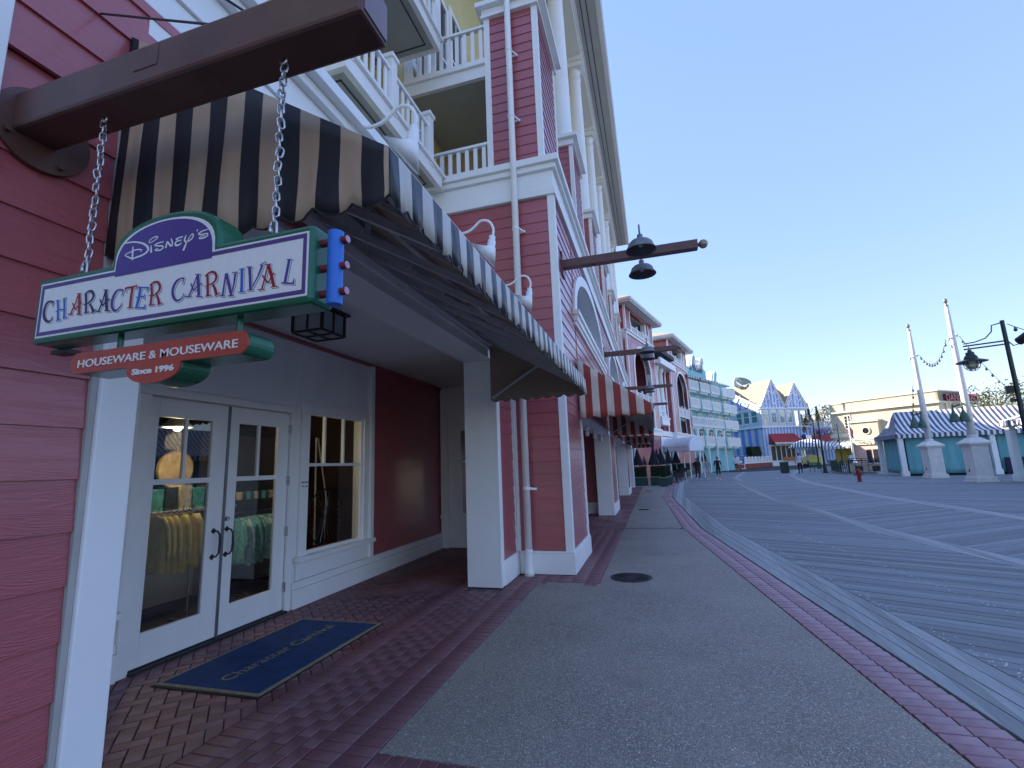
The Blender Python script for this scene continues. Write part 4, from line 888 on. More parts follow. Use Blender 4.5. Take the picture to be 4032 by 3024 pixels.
# ================================================================ GOOSENECK WALL LAMPS
def gooseneck():
    t = thing('gooseneck_lamp', (0, 0, 0), 'x', 'wall lamp', 'white gooseneck lamps above the striped awning')
    part('base_box', MB().box(0, .07, -.075, .075, -.10, .10), WHITE2, t, bevel=.006)
    part('rosette', MB().cone((.07, 0, -.02), (.085, 0, -.02), .045, .038, 16), WHITE2, t, smooth=False)
    pts = []
    ctrl = [(.07, -.03), (.17, -.095), (.28, -.09), (.36, -.045), (.42, .005), (.49, .01), (.55, -.025), (.585, -.10), (.585, -.165), (.57, -.22)]
    for i in range(len(ctrl)-1):
        p0, p1, p2, p3 = ctrl[max(0, i-1)], ctrl[i], ctrl[i+1], ctrl[min(len(ctrl)-1, i+2)]
        for k in range(5):
            s = k/5; pts.append(tuple(.5*(2*b+(c-a)*s+(2*a-5*b+4*c-d)*s*s+(3*b-a-3*c+d)*s**3) for a, b, c, d in zip(p0, p1, p2, p3)))
    pts.append(ctrl[-1])
    part('arm', MB().tube([(x, 0, z) for x, z in pts], .0145, 10), WHITE2, t, smooth=True)
    sh = MB(); n = 28; rings = []
    def ring(c, u, r): return [Vector((c[0], 0, c[1]))+Vector((u[0], 0, u[1]))*(r*math.cos(2*PI*k/n))+Vector((0, 1, 0))*(r*math.sin(2*PI*k/n)) for k in range(n)]
    U0, U1 = (.97, -.22), (.637, -.771)
    for c, u, r in (((.572, -.20), U0, .036), ((.567, -.255), U0, .036), ((.566, -.257), U0, .046), ((.552, -.33), U0, .046), ((.546, -.335), U0, .06), ((.46, -.415), U1, .188), ((.461, -.411), U1, .182), ((.545, -.345), U0, .05)): rings.append(ring(c, u, r))
    vs_ = [p for r in rings for p in r]; m_ = len(rings)
    sh.add(vs_, [(i*n+k, i*n+(k+1) % n, (i+1)*n+(k+1) % n, (i+1)*n+k) for i in range(m_-1) for k in range(n)]+[tuple(range(n-1, -1, -1)), tuple(range((m_-1)*n, m_*n))])
    part('shade', sh, WHITE2, t, smooth=True)
    part('bulb', MB().sphere((.505, 0, -.375), .035, 12, 8), mat('unlit_bulb', (.6, .58, .5), rough=.3), t, smooth=True)
    return t
gn = gooseneck()
place(gn, (-2.13, 2.95, 4.42), 0, 'largest white gooseneck lamp, nearest one above the corner of the striped awning')
for y, lb_ in ((4.82, 'middle white gooseneck lamp against the red pier wall above the awning'), (6.55, 'farthest white gooseneck lamp, just in front of the downpipe')):
    place(copy_tree(gn), (-2.13, y, 4.42), 0, lb_)

# ================================================================ LAMP BEAMS WITH PENDANT SHADES
ZINC = mat('weathered_zinc', (.20, .225, .24), rough=.5, metal=.35, var=.2, scale=8, bump=.08, bscale=60)
ZIN2 = mat('shade_inside_grey', (.07, .075, .085), rough=.6, var=.2, scale=10)
BRASS = mat('weathered_brass_ball', (.30, .27, .20), rough=.35, metal=.6, var=.2, scale=15)
def lamp_beam():
    t = thing('lamp_beam', (0, 0, 0), 'x', 'lamp arm', 'brown lamp arms along the facade')
    part('beam', MB().box(0, 2.27, -.075, .075, -.075, .075), BROWN, t, bevel=.006)
    part('wall_plate', MB().box(-.01, .02, -.13, .13, -.22, .22), BROWN, t, bevel=.004)
    part('finial', MB().sphere((2.36, 0, .0), .075, 16, 10), BRASS, t, smooth=True); part('finial_neck', MB().cone((2.27, 0, 0), (2.30, 0, 0), .03, .03, 10), BROWN, t)
    for sy in (-1, 1):
        yy = sy*.52; x = 1.36
        s_ = part('shade', MB().lathe([(.045, .17), (.045, .10), (.06, .09), (.15, .06), (.19, .02), (.205, -.03), (.245, -.095), (.24, -.10), (.20, -.035), (.185, .01), (.14, .045), (.04, .06)], (x, yy, -.08), 28), ZINC, t, smooth=True)
        part('shade_lining', MB().lathe([(.236, -.0995), (.196, -.036), (.18, .008), (.135, .042), (.03, .058)], (x, yy, -.08), 28, caps=False), ZIN2, s_, smooth=True)
        part('socket_bulb', MB().sphere((x, yy, -.08), .04, 12, 8), mat('frosted_bulb', (.5, .5, .48), rough=.4), s_, smooth=True)
        part('stem', MB().tube([(x, yy, .09), (x, yy, .24), (x, yy*.9, .29), (x, yy*.7, .30), (x, yy*.3, .25), (x, 0, .075)], .014, 8), ZINC, t, smooth=True)
    for x in (.55, 1.8): part('bolt', MB().cone((x, 0, -.095), (x, 0, .095), .016, .016, 8), BROWN, t)
    return t
lbm = lamp_beam(); place(lbm, (-1.28, 8.01, 5.14), 0, 'nearest brown lamp arm with two zinc shades, against the sky')
for y, lb_ in ((15.57, 'second brown lamp arm with two zinc shades, in front of the pink tower'), (23.5, 'third brown lamp arm, small, above the red striped awning'), (31.0, 'farthest and smallest brown lamp arm, at the end of the red awning')):
    place(copy_tree(lbm), (-1.28, y, 5.14), 0, lb_)

# ================================================================ DOOR MAT, CEILING LANTERN, SHOP GOODS
MATB = mat('blue_mat_pile', (.010, .045, .15), rough=.95, var=.25, scale=6, bump=.6, bscale=400); GOLD = mat('mat_gold_pile', (.30, .26, .16), rough=.95, var=.2, scale=40, bump=.5, bscale=400); RUB = mat('mat_black_rubber', (.012, .012, .013), rough=.7)
dm = thing('door_mat', (-3.475, 4.0, 0), 'blue door mat with tan border and tan lettering in front of the glass doors', 'door mat')
part('backing', MB().box(-3.99, -2.945, 3.14, 4.87, .001, .007), RUB, dm)
part('border', MB().box(-3.975, -2.96, 3.165, 4.845, .0072, .013), GOLD, dm)
part('field', MB().box(-3.94, -2.995, 3.20, 4.81, .0132, .0155), MATB, dm)
part('lettering', xf(text_mesh('Character Carnival', .165, GOLD, offset=.0005, extrude=.0005, width=1.34), Matrix.Translation((-3.41, 4.0, .0165)) @ Matrix.Rotation(PI/2, 4, 'Z')), None, dm)
ln = thing('ceiling_lantern', (-3.5, 4.3, 3.1), 'square black framed ceiling lantern with frosted panes under the arcade', 'ceiling lamp')
FROST = mat('frosted_pane', (.30, .34, .36), rough=.3, var=.1, scale=6)
fx0, fx1, fy0, fy1, fz0, fz1 = -3.62, -3.25, 4.10, 4.48, 3.13, 3.375
fr = MB()
for x in (fx0, fx1):
    for y in (fy0, fy1): fr.box(x-.014, x+.014, y-.014, y+.014, fz0, fz1)
for z in (fz0, fz1):
    for x in (fx0, fx1, (fx0+fx1)/2): fr.box(x-.012, x+.012, fy0, fy1, z-.012, z+.012)
    for y in (fy0, fy1, (fy0+fy1)/2): fr.box(fx0, fx1, y-.0115, y+.0115, z-.0115, z+.0115)
for x, y in (((fx0+fx1)/2, fy0), ((fx0+fx1)/2, fy1), (fx0, (fy0+fy1)/2), (fx1, (fy0+fy1)/2)): fr.box(x-.009, x+.009, y-.009, y+.009, fz0, fz1)
part('frame', fr, DARKM, ln); part('ceiling_plate', MB().box(fx0-.05, fx1+.05, fy0-.05, fy1+.05, fz1, 3.398), DARKM, ln)
part('glass', MB().box(fx0+.004, fx1-.004, fy0+.004, fy1-.004, fz0+.003, fz1-.01), FROST, ln)

def shirt_mesh(w, h, t, m):
    mb = MB(); rows = []; n = 14
    for j in range(9):
        q = j/8; ring = []
        ww = w*(.30 if j == 0 else (.75+.25*min(1, q*1.6))); tt = t*(.5+.5*q)
        for i in range(n):
            a = 2*PI*i/n; ring.append((ww/2*math.cos(a), tt*math.sin(a)*(1+.35*math.sin(3*a+q*4)), -h*q+(.012*math.sin(4*a) if j == 8 else 0)))
        rows.append(ring+[ring[0]])
    mb.grid(rows)
    for s in (-1, 1): mb.tube([(s*w*.33, 0, -.03), (s*w*.52, 0, -.14), (s*w*.56, .01, -.34), (s*w*.52, .015, -h*.80)], [t*.9, t*.8, t*.7, t*.6], 8)
    return mb.mesh('shirt', [m], True)
def rack(loc, n, cols, label, lab2, catn, zr):
    x, y, L = loc; t = thing('garment_rack', (x, y, 0), label, 'garment rack')
    part('rail', MB().tube([(x, y-L/2, .02), (x, y-L/2, zr+.07), (x, y+L/2, zr+.07), (x, y+L/2, .02)], .014, 8), STEEL, t)
    part('foot', MB().box(x-.25, x+.25, y-L/2-.02, y-L/2+.02, .0, .03).box(x-.25, x+.25, y+L/2-.02, y+L/2+.02, .0, .03), STEEL, t)
    for i in range(n):
        yy = y-L/2+.06+(L-.12)*i/(n-1)
        g = thing(catn, (0, 0, 0), lab2, catn, lab2)
        part('cloth', shirt_mesh(.46, .62+random.uniform(-.03, .03), .028, cols[i % len(cols)]), None, g)
        part('hanger', MB().tube([(-.17, 0, -.05), (0, 0, .02), (.17, 0, -.05)], .006, 6).tube([(0, 0, .02), (0, 0, .06), (.015, 0, .075)], .003, 5), DARKM, g)
        place(g, (x, yy, zr), random.uniform(-.25, .25))
YC = mat('yellow_jersey', (.75, .62, .16), rough=.85, var=.15, scale=9); TC = mat('teal_print_cloth', (.12, .42, .45), rough=.85, var=.5, scale=22); TC2 = mat('pale_teal_cloth', (.35, .58, .60), rough=.85, var=.4, scale=18)
rack((-5.3, 4.24, .56), 7, [YC], 'metal garment rack of yellow shirts seen through the left door', 'yellow shirt on a hanger behind the left door glass', 'shirt', 1.24)
rack((-5.8, 5.95, .80), 9, [TC, TC2], 'metal garment rack of teal clothes seen through the right door', 'teal patterned top on a hanger behind the right door glass', 'top', 1.04)
SHW = mat('display_white', (.45, .44, .42), rough=.6)
dsp = thing('display_stand', (-6.2, 4.9, 0), 'white panelled shop display stand behind the yellow shirts', 'display stand')
part('panel', MB().box(-6.5, -6.42, 4.4, 5.6, 0, 1.1).box(-6.42, -6.0, 4.4, 4.46, 0, 1.1).box(-6.42, -6.0, 5.54, 5.6, 0, 1.1), SHW, dsp); part('shelf', MB().box(-6.5, -5.80, 4.38, 5.62, 1.20, 1.235), SHW, dsp)
BXT = [mat('teal_carton', (.10, .40, .42), rough=.6, var=.4, scale=16), mat('dark_printed_carton', (.05, .06, .07), rough=.6, var=.6, scale=30), mat('cream_carton', (.55, .50, .40), rough=.6, var=.3, scale=20)]
for i in range(6):
    tag(part('boxed_toy', MB().box(-6.05, -5.87, 4.42+i*.19, 4.58+i*.19, 1.236, 1.50+.02*(i % 3)), BXT[i % 3]), 'small boxed item in a row on the display stand behind the left door', 'box', 'boxed goods on the display stand')
for i in range(5):
    tag(part('mug', MB().lathe([(.05, 0), (.055, .12), (.05, .12), (.045, .01)], (-6.4, 6.25+i*.16, 1.26), 12), [BXT[2], BXT[0]][i % 2]), 'small mug on the wall shelf behind the right door', 'mug', 'mugs on the wall shelf')
shf = thing('wall_shelf', (-6.5, 6.6, 0), 'dark slatted wall shelf of small goods behind the right door', 'shelf')
part('back', MB().box(-6.75, -6.7, 5.8, 7.6, 0, 2.3), mat('dark_wood', (.06, .04, .03), rough=.6), shf)
for z in (.9, 1.235, 1.6): part('board', MB().box(-6.7, -6.2, 5.8, 7.6, z, z+.02), mat('dark_wood', (.06, .04, .03)), shf)
disc = thing('display_disc', (-6.6, 5.28, 1.76), 'large round tan display board hanging inside the shop', 'display board')
part('disc', MB().cone((-6.62, 5.28, 1.76), (-6.58, 5.28, 1.76), .26, .26, 32), mat('tan_disc_print', (.55, .40, .24), rough=.7, var=.35, scale=7), disc)
part('rim', MB().tube([(-6.58, 5.28+.26*math.cos(2*PI*k/32), 1.76+.26*math.sin(2*PI*k/32)) for k in range(32)], .012, 6, closed=True), mat('rim_gold', (.5, .36, .12), rough=.4, metal=.5), disc)
part('hanger', MB().cone((-6.6, 5.28, 2.02), (-6.6, 5.28, 3.36), .006, .006, 6), DARKM, disc)
lmp = thing('pendant_lamp', (-5.8, 4.63, 2.25), 'lit pendant lamp inside the shop, seen through the left door', 'lamp')
part('shade', MB().lathe([(.05, .16), (.16, .02), (.17, 0), (.15, 0), (.04, .14)], (-5.8, 4.63, 2.27), 20), SHW, lmp, smooth=True); part('cord', MB().cone((-5.8, 4.63, 2.43), (-5.8, 4.63, 3.36), .006, .006, 6), DARKM, lmp)
part('bulb', MB().sphere((-5.8, 4.63, 2.27), .05, 12, 8), emit('warm_bulb', (1.0, .72, .38), 2.5), lmp)
pd = bpy.data.lights.new('shop_lamp_light', 'POINT'); pd.energy = 6; pd.color = (1, .76, .48); pd.shadow_soft_size = .12
po = bpy.data.objects.new('shop_lamp_light', pd); COL.objects.link(po); po.parent = lmp; po.location = (0, 0, -.16)
wh = thing('display_bicycle_wheel', (-5.2, 6.66, 0), 'spoked display wheel with leaning poles behind the shop window', 'wheel')
part('rim', MB().tube([(-5.1, 6.66+.42*math.cos(2*PI*k/36), .95+.42*math.sin(2*PI*k/36)) for k in range(36)], .015, 6, closed=True), DARKM, wh)
sp_ = MB()
for k in range(24): sp_.tube([(-5.1, 6.66, .95), (-5.1, 6.66+.42*math.cos(2*PI*k/24), .95+.42*math.sin(2*PI*k/24))], .003, 4)
part('spokes', sp_, STEEL, wh); part('stand', MB().box(-5.2, -5.0, 6.5, 6.8, 0, .53), DARKM, wh)
for a, b in (((-5.2, 6.55, .5), (-5.2, 6.52, 2.2)), ((-5.2, 6.84, 1.1), (-5.2, 6.56, 2.2))): part('pole', MB().cone(a, b, .014, .014, 8), SHW, wh)
# ================================================================ PINK TOWERS (next along the curve)
def ang(d): return math.atan2(d[1], d[0])
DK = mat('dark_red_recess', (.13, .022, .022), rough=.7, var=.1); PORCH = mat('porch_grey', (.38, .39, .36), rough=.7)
SHINGLE = mat('tan_shingles', (.36, .31, .22), rough=.9, var=.35, scale=9, bump=.3, bscale=14); DSH = mat('dark_slate_roof', (.05, .06, .075), rough=.8, var=.25, scale=6)
def far_siding(mb, x0, x1, z0, z1, y, exp=.19):
    n = int((z1-z0)/exp)
    for i in range(n):
        z = z0+i*exp; mb.add([(x0, y, z), (x1, y, z), (x1, y-.02, z), (x0, y-.02, z), (x0, y, z+exp), (x1, y, z+exp), (x1, y-.003, z+exp), (x0, y-.003, z+exp)], [(0, 3, 2, 1), (4, 5, 6, 7), (3, 2, 6, 7), (0, 1, 5, 4), (1, 2, 6, 5), (3, 0, 4, 7)])
def pink_tower(label, s0, s1, a0, a1, tz, low_open):
    t = thing('pink_tower', (0, 0, 0), label, 'tower', 'pink balcony towers along the curve')
    ac = (a0+a1)/2; aw = (a1-a0)/2
    # front wall as strips round the arch and the loggia
    mb = MB(); mb.box(s0, a0, 0, .35, 4.4, 12.0); mb.box(a1, s1, 0, .35, 4.4, 12.0); mb.box(s0, s1, 0, .3, 0, 4.0)
    ap = [(ac+aw*math.cos(PI*i/16), 9.4+1.9*math.sin(PI*i/16)) for i in range(17)]
    for (xa, za), (xb, zb) in zip(ap, ap[1:]): mb.ext([(xa, 0, za), (xb, 0, zb), (xb, 0, 12.0), (xa, 0, 12.0)], (0, .35, 0))
    mb.box(s0, s0+1.35, 0, .35, 12.3, 14.35); mb.box(s1-1.35, s1, 0, .35, 12.3, 14.35); mb.box(s0, s1, 0, .35, 14.1, 14.35)
    w_ = part('front_wall', mb, RED, t)
    sd = MB()
    for x0, x1, z0, z1 in ((s0+.12, a0-.2, 4.5, 11.9), (a1+.2, s1-.12, 4.5, 11.9), (s0+.12, s0+1.2, 12.35, 14.1), (s1-1.2, s1-.12, 12.35, 14.1), (a0-.2, a1+.2, 11.55, 11.95)): far_siding(sd, x0, x1, z0, z1, -.003)
    struct(part('siding_boards', sd, RED, t), 'stuff')
    part('side_wall', MB().box(s0, s0+.3, .35, 5.5, 0, 14.35).box(s1-.3, s1, .35, 5.5, 0, 14.35), RED, t)
    sl = MB(); n = int(14/.19)
    for i in range(n): sl.box(s0-.018, s0-.002, .12, 5.5, i*.19+.2, i*.19+.375)
    struct(part('side_boards', sl, RED, t), 'stuff')
    part('corner_board', MB().box(s0-.05, s0+.12, -.05, .12, .0, 14.4).box(s1-.12, s1+.05, -.05, .12, 0, 14.4).box(s0+1.2, s0+1.35, -.04, .1, 12.3, 14.1).box(s1-1.35, s1-1.2, -.04, .1, 12.3, 14.1), WHITE2, t)
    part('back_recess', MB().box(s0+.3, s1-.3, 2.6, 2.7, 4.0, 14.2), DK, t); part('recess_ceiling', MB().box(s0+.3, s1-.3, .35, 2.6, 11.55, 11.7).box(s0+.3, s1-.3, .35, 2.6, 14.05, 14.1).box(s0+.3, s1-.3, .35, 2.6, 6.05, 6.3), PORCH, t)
    fr = MB()
    ou = [(ac+(aw+.28)*math.cos(PI*i/16), 9.4+2.15*math.sin(PI*i/16)) for i in range(17)]
    for i in range(16): fr.ext([(*[ou[i][0]], -.06, ou[i][1]), (ou[i+1][0], -.06, ou[i+1][1]), (ap[i+1][0], -.06, ap[i+1][1]), (ap[i][0], -.06, ap[i][1])], (0, .5, 0))
    fr.box(a0-.28, a0, -.06, .44, 4.4, 9.4).box(a1, a1+.28, -.06, .44, 4.4, 9.4)
    part('arch_frame', fr, WHITE2, t)
    part('lower_cornice', MB().box(s0-.1, s1+.1, -.12, 5.5, 3.85, 4.0).box(s0-.06, s1+.06, -.08, 5.5, 4.0, 4.32).box(s0-.16, s1+.16, -.2, 5.5, 4.32, 4.48), WHITE2, t)
    part('upper_cornice', MB().box(s0-.06, s1+.06, -.08, 5.5, 11.98, 12.22).box(s0-.16, s1+.16, -.18, 5.5, 12.22, 12.34), WHITE2, t)
    for z0, z1, x0, x1 in ((6.3, 7.3, a0, a1), (12.34, 12.95, s0+1.35, s1-1.35)):
        r = part('railing', MB().box(x0, x1, -.02, .06, z1-.06, z1).box(x0, x1, -.02, .06, z0, z0+.1), WHITE2, t); n = int((x1-x0)/.22)
        for i in range(n): xx = x0+(x1-x0)*(i+.5)/n; part('baluster', MB().box(xx-.05, xx+.05, 0, .03, z0+.1, z1-.06), WHITE2, r)
        for i in range(4): xx = x0+(x1-x0)*i/3; part('newel', MB().box(xx-.09, xx+.09, -.06, .1, z0-.1, z1+.22), WHITE2, r)
    part('loggia_post', MB().box(s1-1.9, s1-1.35, .1, .5, 12.3, 14.1), WHITE2, t)
    part('eaves', MB().box(s0-.7, s1+.8, -.75, 6, 14.36, 14.5).box(s0-.78, s1+.88, -.83, 6, 14.5, 14.72), mat('eaves_white', (.66, .66, .62), rough=.5), t)
    part('roof', MB().add([(s0-.78, -.83, 14.72), (s1+.88, -.83, 14.72), (s1+.88, 7, 14.72), (s0-.78, 7, 14.72), ((s0+s1)/2-1.2, 3.2, tz), ((s0+s1)/2+1.2, 3.2, tz)], [(0, 1, 5, 4), (1, 2, 5), (2, 3, 4, 5), (3, 0, 4)]), SHINGLE, t)
    return t
TD = (math.sin(math.radians(15.6)), math.cos(math.radians(15.6)))
t1 = pink_tower('nearer pink tower with a red arched loggia beyond the brown lamp arms', 2.6, 10.5, 4.25, 8.8, 16.6, False)
part('flagpole', MB().cone((9.2, 3, 14.6), (9.2, 3, 18.4), .1, .06, 10), WHITE2, t1)
t2 = pink_tower('farther pink tower with a tall arch, beside the teal building', 16.5, 24.9, 18.8, 23.7, 16.3, True)
for o in (t1, t2): place(o, (-2.04, 36.0, 0), ang(TD))
lk = thing('link_block', (0, 0, 0), 'recessed red link with a white column between the two pink towers', 'building')
part('wall', MB().box(10.5, 16.5, 2.2, 2.5, 0, 12).box(15.0, 16.5, .8, 2.2, 0, 11.0), RED, lk); part('roof', MB().box(10.4, 16.6, -.5, 5, 11.9, 12.3), DSH, lk)
part('column', MB().lathe([(.36, 5.6), (.36, 6.0), (.29, 6.1), (.25, 10.2), (.34, 10.3), (.38, 10.5), (.42, 10.8)], (13.3, .3, 0), 18), WHITE2, lk, smooth=True); part('column', MB().lathe([(.36, 5.6), (.36, 6.0), (.29, 6.1), (.25, 10.2), (.34, 10.3), (.38, 10.5), (.42, 10.8)], (11.6, .3, 0), 18), WHITE2, lk, smooth=True)
part('soffit', MB().box(10.5, 16.5, -.4, 2.2, 10.8, 11.1).box(10.5, 16.5, -.6, -.4, 10.7, 11.3).box(11.2, 14.0, -.1, .7, 5.0, 5.6).box(11.0, 14.2, -.15, .8, 5.6, 5.75), WHITE2, lk)
part('floor_rim', MB().box(10.5, 16.5, .6, 2.2, 7.6, 7.85), WHITE2, lk); part('lower_wall', MB().box(10.5, 16.5, .5, .8, 0, 4.4), RED, lk); part('cornice', MB().box(10.5, 16.5, .3, .9, 4.0, 4.5), WHITE2, lk)
r = part('railing', MB().box(10.6, 13.2, .2, .28, 7.1, 7.2).box(10.6, 13.2, .2, .28, 6.3, 6.4), WHITE2, lk)
for i in range(10): part('baluster', MB().box(10.7+i*.25, 10.8+i*.25, .22, .26, 6.4, 7.1), WHITE2, r)
part('downspout', MB().tube([(16.7, -.3, 12.0), (16.0, .3, 11.0), (15.6, .4, 10.4), (15.6, .45, .3)], .09, 8), WHITE2, lk)
gfl = part('ground_floor_front', MB().box(-1, 25, .0, .25, 3.0, 3.85).box(-1, 25, .4, .5, 0, .7), WHITE2, lk)
for i in range(13): part('mullion', MB().box(-.6+i*2.0, -.42+i*2.0, .05, .3, 0, 3.0), WHITE2, lk)
part('glazing', MB().box(-1, 25, .34, .38, .7, 3.0), mat('cafe_glass', (.06, .07, .075), rough=.08, spec=.8), lk)
place(lk, (-2.04, 36.0, 0), ang(TD))

# ================================================================ TEAL WAVE BUILDING
TEAL = mat('turquoise_stucco', (.20, .52, .56), rough=.6, var=.08, scale=1.5); PALE = mat('pale_mint_trim', (.62, .74, .72), rough=.5, var=.04)
tl = thing('turquoise_building', (0, 0, 0), 'turquoise hotel front with white balconies and a wave shaped sign gable', 'building')
part('wall', MB().box(-2, 16, 0, 6, 0, 12.0), TEAL, tl)
def wave_gable(x0, pts, y0, y1): return MB().ext([(x, y0, z) for x, z in pts], (0, y1-y0, 0))
def curl(cx, cz, s):     # breaking wave crest outline, right side hooks back down
    P = [(-1.15, -1.25), (-.85, -1.15), (-.6, -.8), (-.42, -.3), (-.25, .1), (0, .3), (.28, .28), (.45, .08), (.5, -.2), (.42, -.42), (.33, -.44), (.30, -.25), (.22, -.12), (.12, -.2), (.10, -.55), (.25, -.95), (.5, -1.2)]
    return [(cx+x*s, cz+z*s) for x, z in P]
c1, c2 = curl(4.35, 14.55, 1.12), curl(6.95, 14.55, 1.12)
sg = part('wave_gable', wave_gable(0, [(.2, 11.9)]+[(.2, 13.2)]+c1+c2+[(8.15, 13.3), (8.15, 12.1), (8.1, 11.9)], -.3, .0), TEAL, tl)
part('gable_edge', wave_gable(0, [(.2, 13.2)]+c1+c2+[(8.15, 13.3)]+[(8.0, 13.1)]+[(x-.02, z-.13) for x, z in (c1+c2)[::-1]]+[(.2, 13.05)], -.36, .9), WHITE2, tl)
c3 = curl(11.35, 13.25, 1.15)
part('wave_gable', wave_gable(0, [(8.8, 11.6)]+c3+[(13.4, 11.9), (13.4, 11.6)], -.3, .0), TEAL, tl); part('gable_edge', wave_gable(0, c3+[(x-.02, z-.14) for x, z in c3[::-1]], -.36, .9), WHITE2, tl)
VIO = mat('sign_purple_brown', (.16, .07, .13), rough=.5)
part('lettering', xf(text_mesh('e Wave', 1.25, VIO, offset=.02, extrude=.03, width=3.9), Matrix.Translation((4.95, -.34, 12.75)) @ Matrix.Rotation(PI/2, 4, 'X')), None, tl)
part('roof', MB().add([(-2, 0, 12), (16, 0, 12), (16, 5, 14.6), (-2, 5, 14.6), (16, 10, 12), (-2, 10, 12)], [(0, 1, 2, 3), (3, 2, 4, 5), (1, 4, 2), (0, 3, 5)]), DSH, tl)
part('eaves', MB().box(-2, 16.3, -.5, 0, 11.85, 12.0), PALE, tl)
for fl, z in enumerate((10.15, 7.95, 5.72, 3.38)):
    for i, (b0, b1) in enumerate(((.3, 3.1), (3.7, 6.6), (7.1, 10.0), (11.0, 13.4), (13.5, 16.0))):
        if fl == 2 and i in (0, 1, 2): b0, b1 = (.3, 3.7) if i == 0 else ((3.7, 7.1) if i == 1 else (7.1, 10.4))
        b = part('balcony', MB().box(b0, b1, -1.15, 0, z-.2, z), PALE, tl); part('balcony_base', MB().box(b0+.2, b1-.2, -.95, 0, z-.42, z-.2), PALE, b)
        part('railing', MB().box(b0, b1, -1.15, -1.08, z+.92, z+1.0).box(b0, b0+.07, -1.08, 0, z+.92, z+1.0).box(b1-.07, b1, -1.08, 0, z+.92, z+1.0).box(b0, b1, -1.15, -1.08, z+.03, z+.1), WHITE2, b)
        n = 14
        for k in range(n+1): xx = b0+(b1-b0)*k/n; part('baluster', MB().box(xx-.04, xx+.04, -1.17, -1.12, z, z+(1.12 if k % 4 == 0 else .95)), WHITE2, b)
        part('window', MB().box((b0+b1)/2-.62, (b0+b1)/2+.62, -.06, .02, z, z+1.75), WHITE2, tl)
        for sx in (-.3, .3): part('pane', MB().box((b0+b1)/2+sx-.2, (b0+b1)/2+sx+.2, -.075, -.062, z+.25, z+1.6), mat('upper_window_glass', (.05, .06, .07)), tl)
for x in (1.6, 4.6, 7.4, 10.2):
    o = part('post', MB().box(x-.09, x+.09, -1.1, -.92, 0, 5.3), WHITE2, tl)
    for s in (-1, 1): part('bracket', MB().tube([(x, -1.0, 4.1), (x+s*.15, -1.0, 4.6), (x+s*.45, -1.0, 5.1), (x+s*.75, -1.0, 5.3)], .07, 6), WHITE2, o)
BWS = stripes('black_white_scallop', EX, .5, (.03, .035, .06), (.75, .75, .75))
for x0, x1 in ((-.2, 3.3), (3.8, 7.4), (7.6, 9.4)):
    part('scalloped_awning', MB().add([(x0, -.2, 12.05), (x1, -.2, 12.05), (x1, -1.3, 11.65), (x0, -1.3, 11.65), (x1, -1.3, 11.35), (x0, -1.3, 11.35)], [(0, 1, 2, 3), (3, 2, 4, 5)]), BWS, tl, solid=.03)
part('sun_block_mass', MB().box(-12, 13, 10, 14, 0, 14.0).box(17, 46, 14, 26, 0, 16.2).box(-14, 16, 14, 40, 0, 16), TEAL, tl)  # unseen mass, added to keep the sun off the striped building's side
place(tl, (3.6, 60.0, 0), ang((math.sin(math.radians(27)), math.cos(math.radians(27)))))

# ================================================================ BLUE STRIPED BUILDING
BLUS = stripes('blue_white_wall_stripes', EX, .68, (.20, .33, .70), (.62, .68, .78), rough=.6, off=.1); BLUS2 = stripes('blue_white_side_stripes', EY, 1.75, (.17, .30, .68), (.58, .62, .66), rough=.6, off=.25)
BLG = mat('pale_blue_grey_trim', (.60, .66, .70), rough=.5, var=.04)
bb = thing('blue_striped_building', (0, 0, 0), 'blue and white striped building with two tall gables and shingled roofs', 'building')
part('front_wall', MB().box(1.1, 11.1, 0, .3, 0, 7.0), BLUS, bb); part('side_wall', MB().box(1.1, 1.4, .3, 12, 0, 7.0), BLUS2, bb)
part('lower_wing_wall', MB().box(11.1, 16.5, .4, .8, 0, 6.6).box(16.2, 16.5, .8, 10, 0, 6.6), BLUS, bb); part('wing_rail', MB().box(11.1, 16.5, .3, .5, 6.6, 6.8).box(11.1, 16.5, .35, .42, 7.7, 7.8), BLG, bb)
for i in range(22): part('baluster', MB().box(11.2+i*.24, 11.3+i*.24, .36, .42, 6.8, 7.7), BLG, bb)
part('upper_band', MB().box(1.0, 8.2, -.05, .25, 6.95, 10.25).box(1.0, 1.3, .25, 12, 6.95, 10.25).box(8.2, 11.1, -.05, .2, 9.75, 10.25), BLG, bb)
part('belt_course', MB().box(.85, 11.2, -.2, .3, 6.75, 6.98).box(.85, 1.3, .3, 12, 6.75, 6.98).box(.8, 11.3, -.25, .3, 10.1, 10.32).box(.8, 1.3, .3, 12, 10.1, 10.32), WHITE2, bb)
part('porch_post', MB().box(9.2, 9.5, -.05, .25, 6.95, 9.75).box(10.8, 11.1, -.05, .25, 6.95, 9.75), BLG, bb)
for x in (1.0, 2.65, 4.45, 6.15, 7.75): part('pilaster', MB().box(x, x+.28, -.16, -.05, 6.98, 10.1), BLG, bb)
WGL = mat('sky_window_glass', (.30, .40, .42), rough=.06, spec=1.0, metal=.3)
for x0, x1 in ((1.5, 2.35), (3.2, 4.1), (4.95, 5.8), (6.6, 7.4)):
    o = part('window', MB().box(x0-.1, x1+.1, -.13, -.05, 7.5, 9.8), WHITE2, bb)
    for a, b in ((x0, (x0+x1)/2-.03), ((x0+x1)/2+.03, x1)):
        part('pane', MB().box(a, b, -.145, -.132, 7.65, 8.75), WGL, o); part('pane', MB().box(a, b, -.145, -.132, 8.85, 9.65), WGL, o)
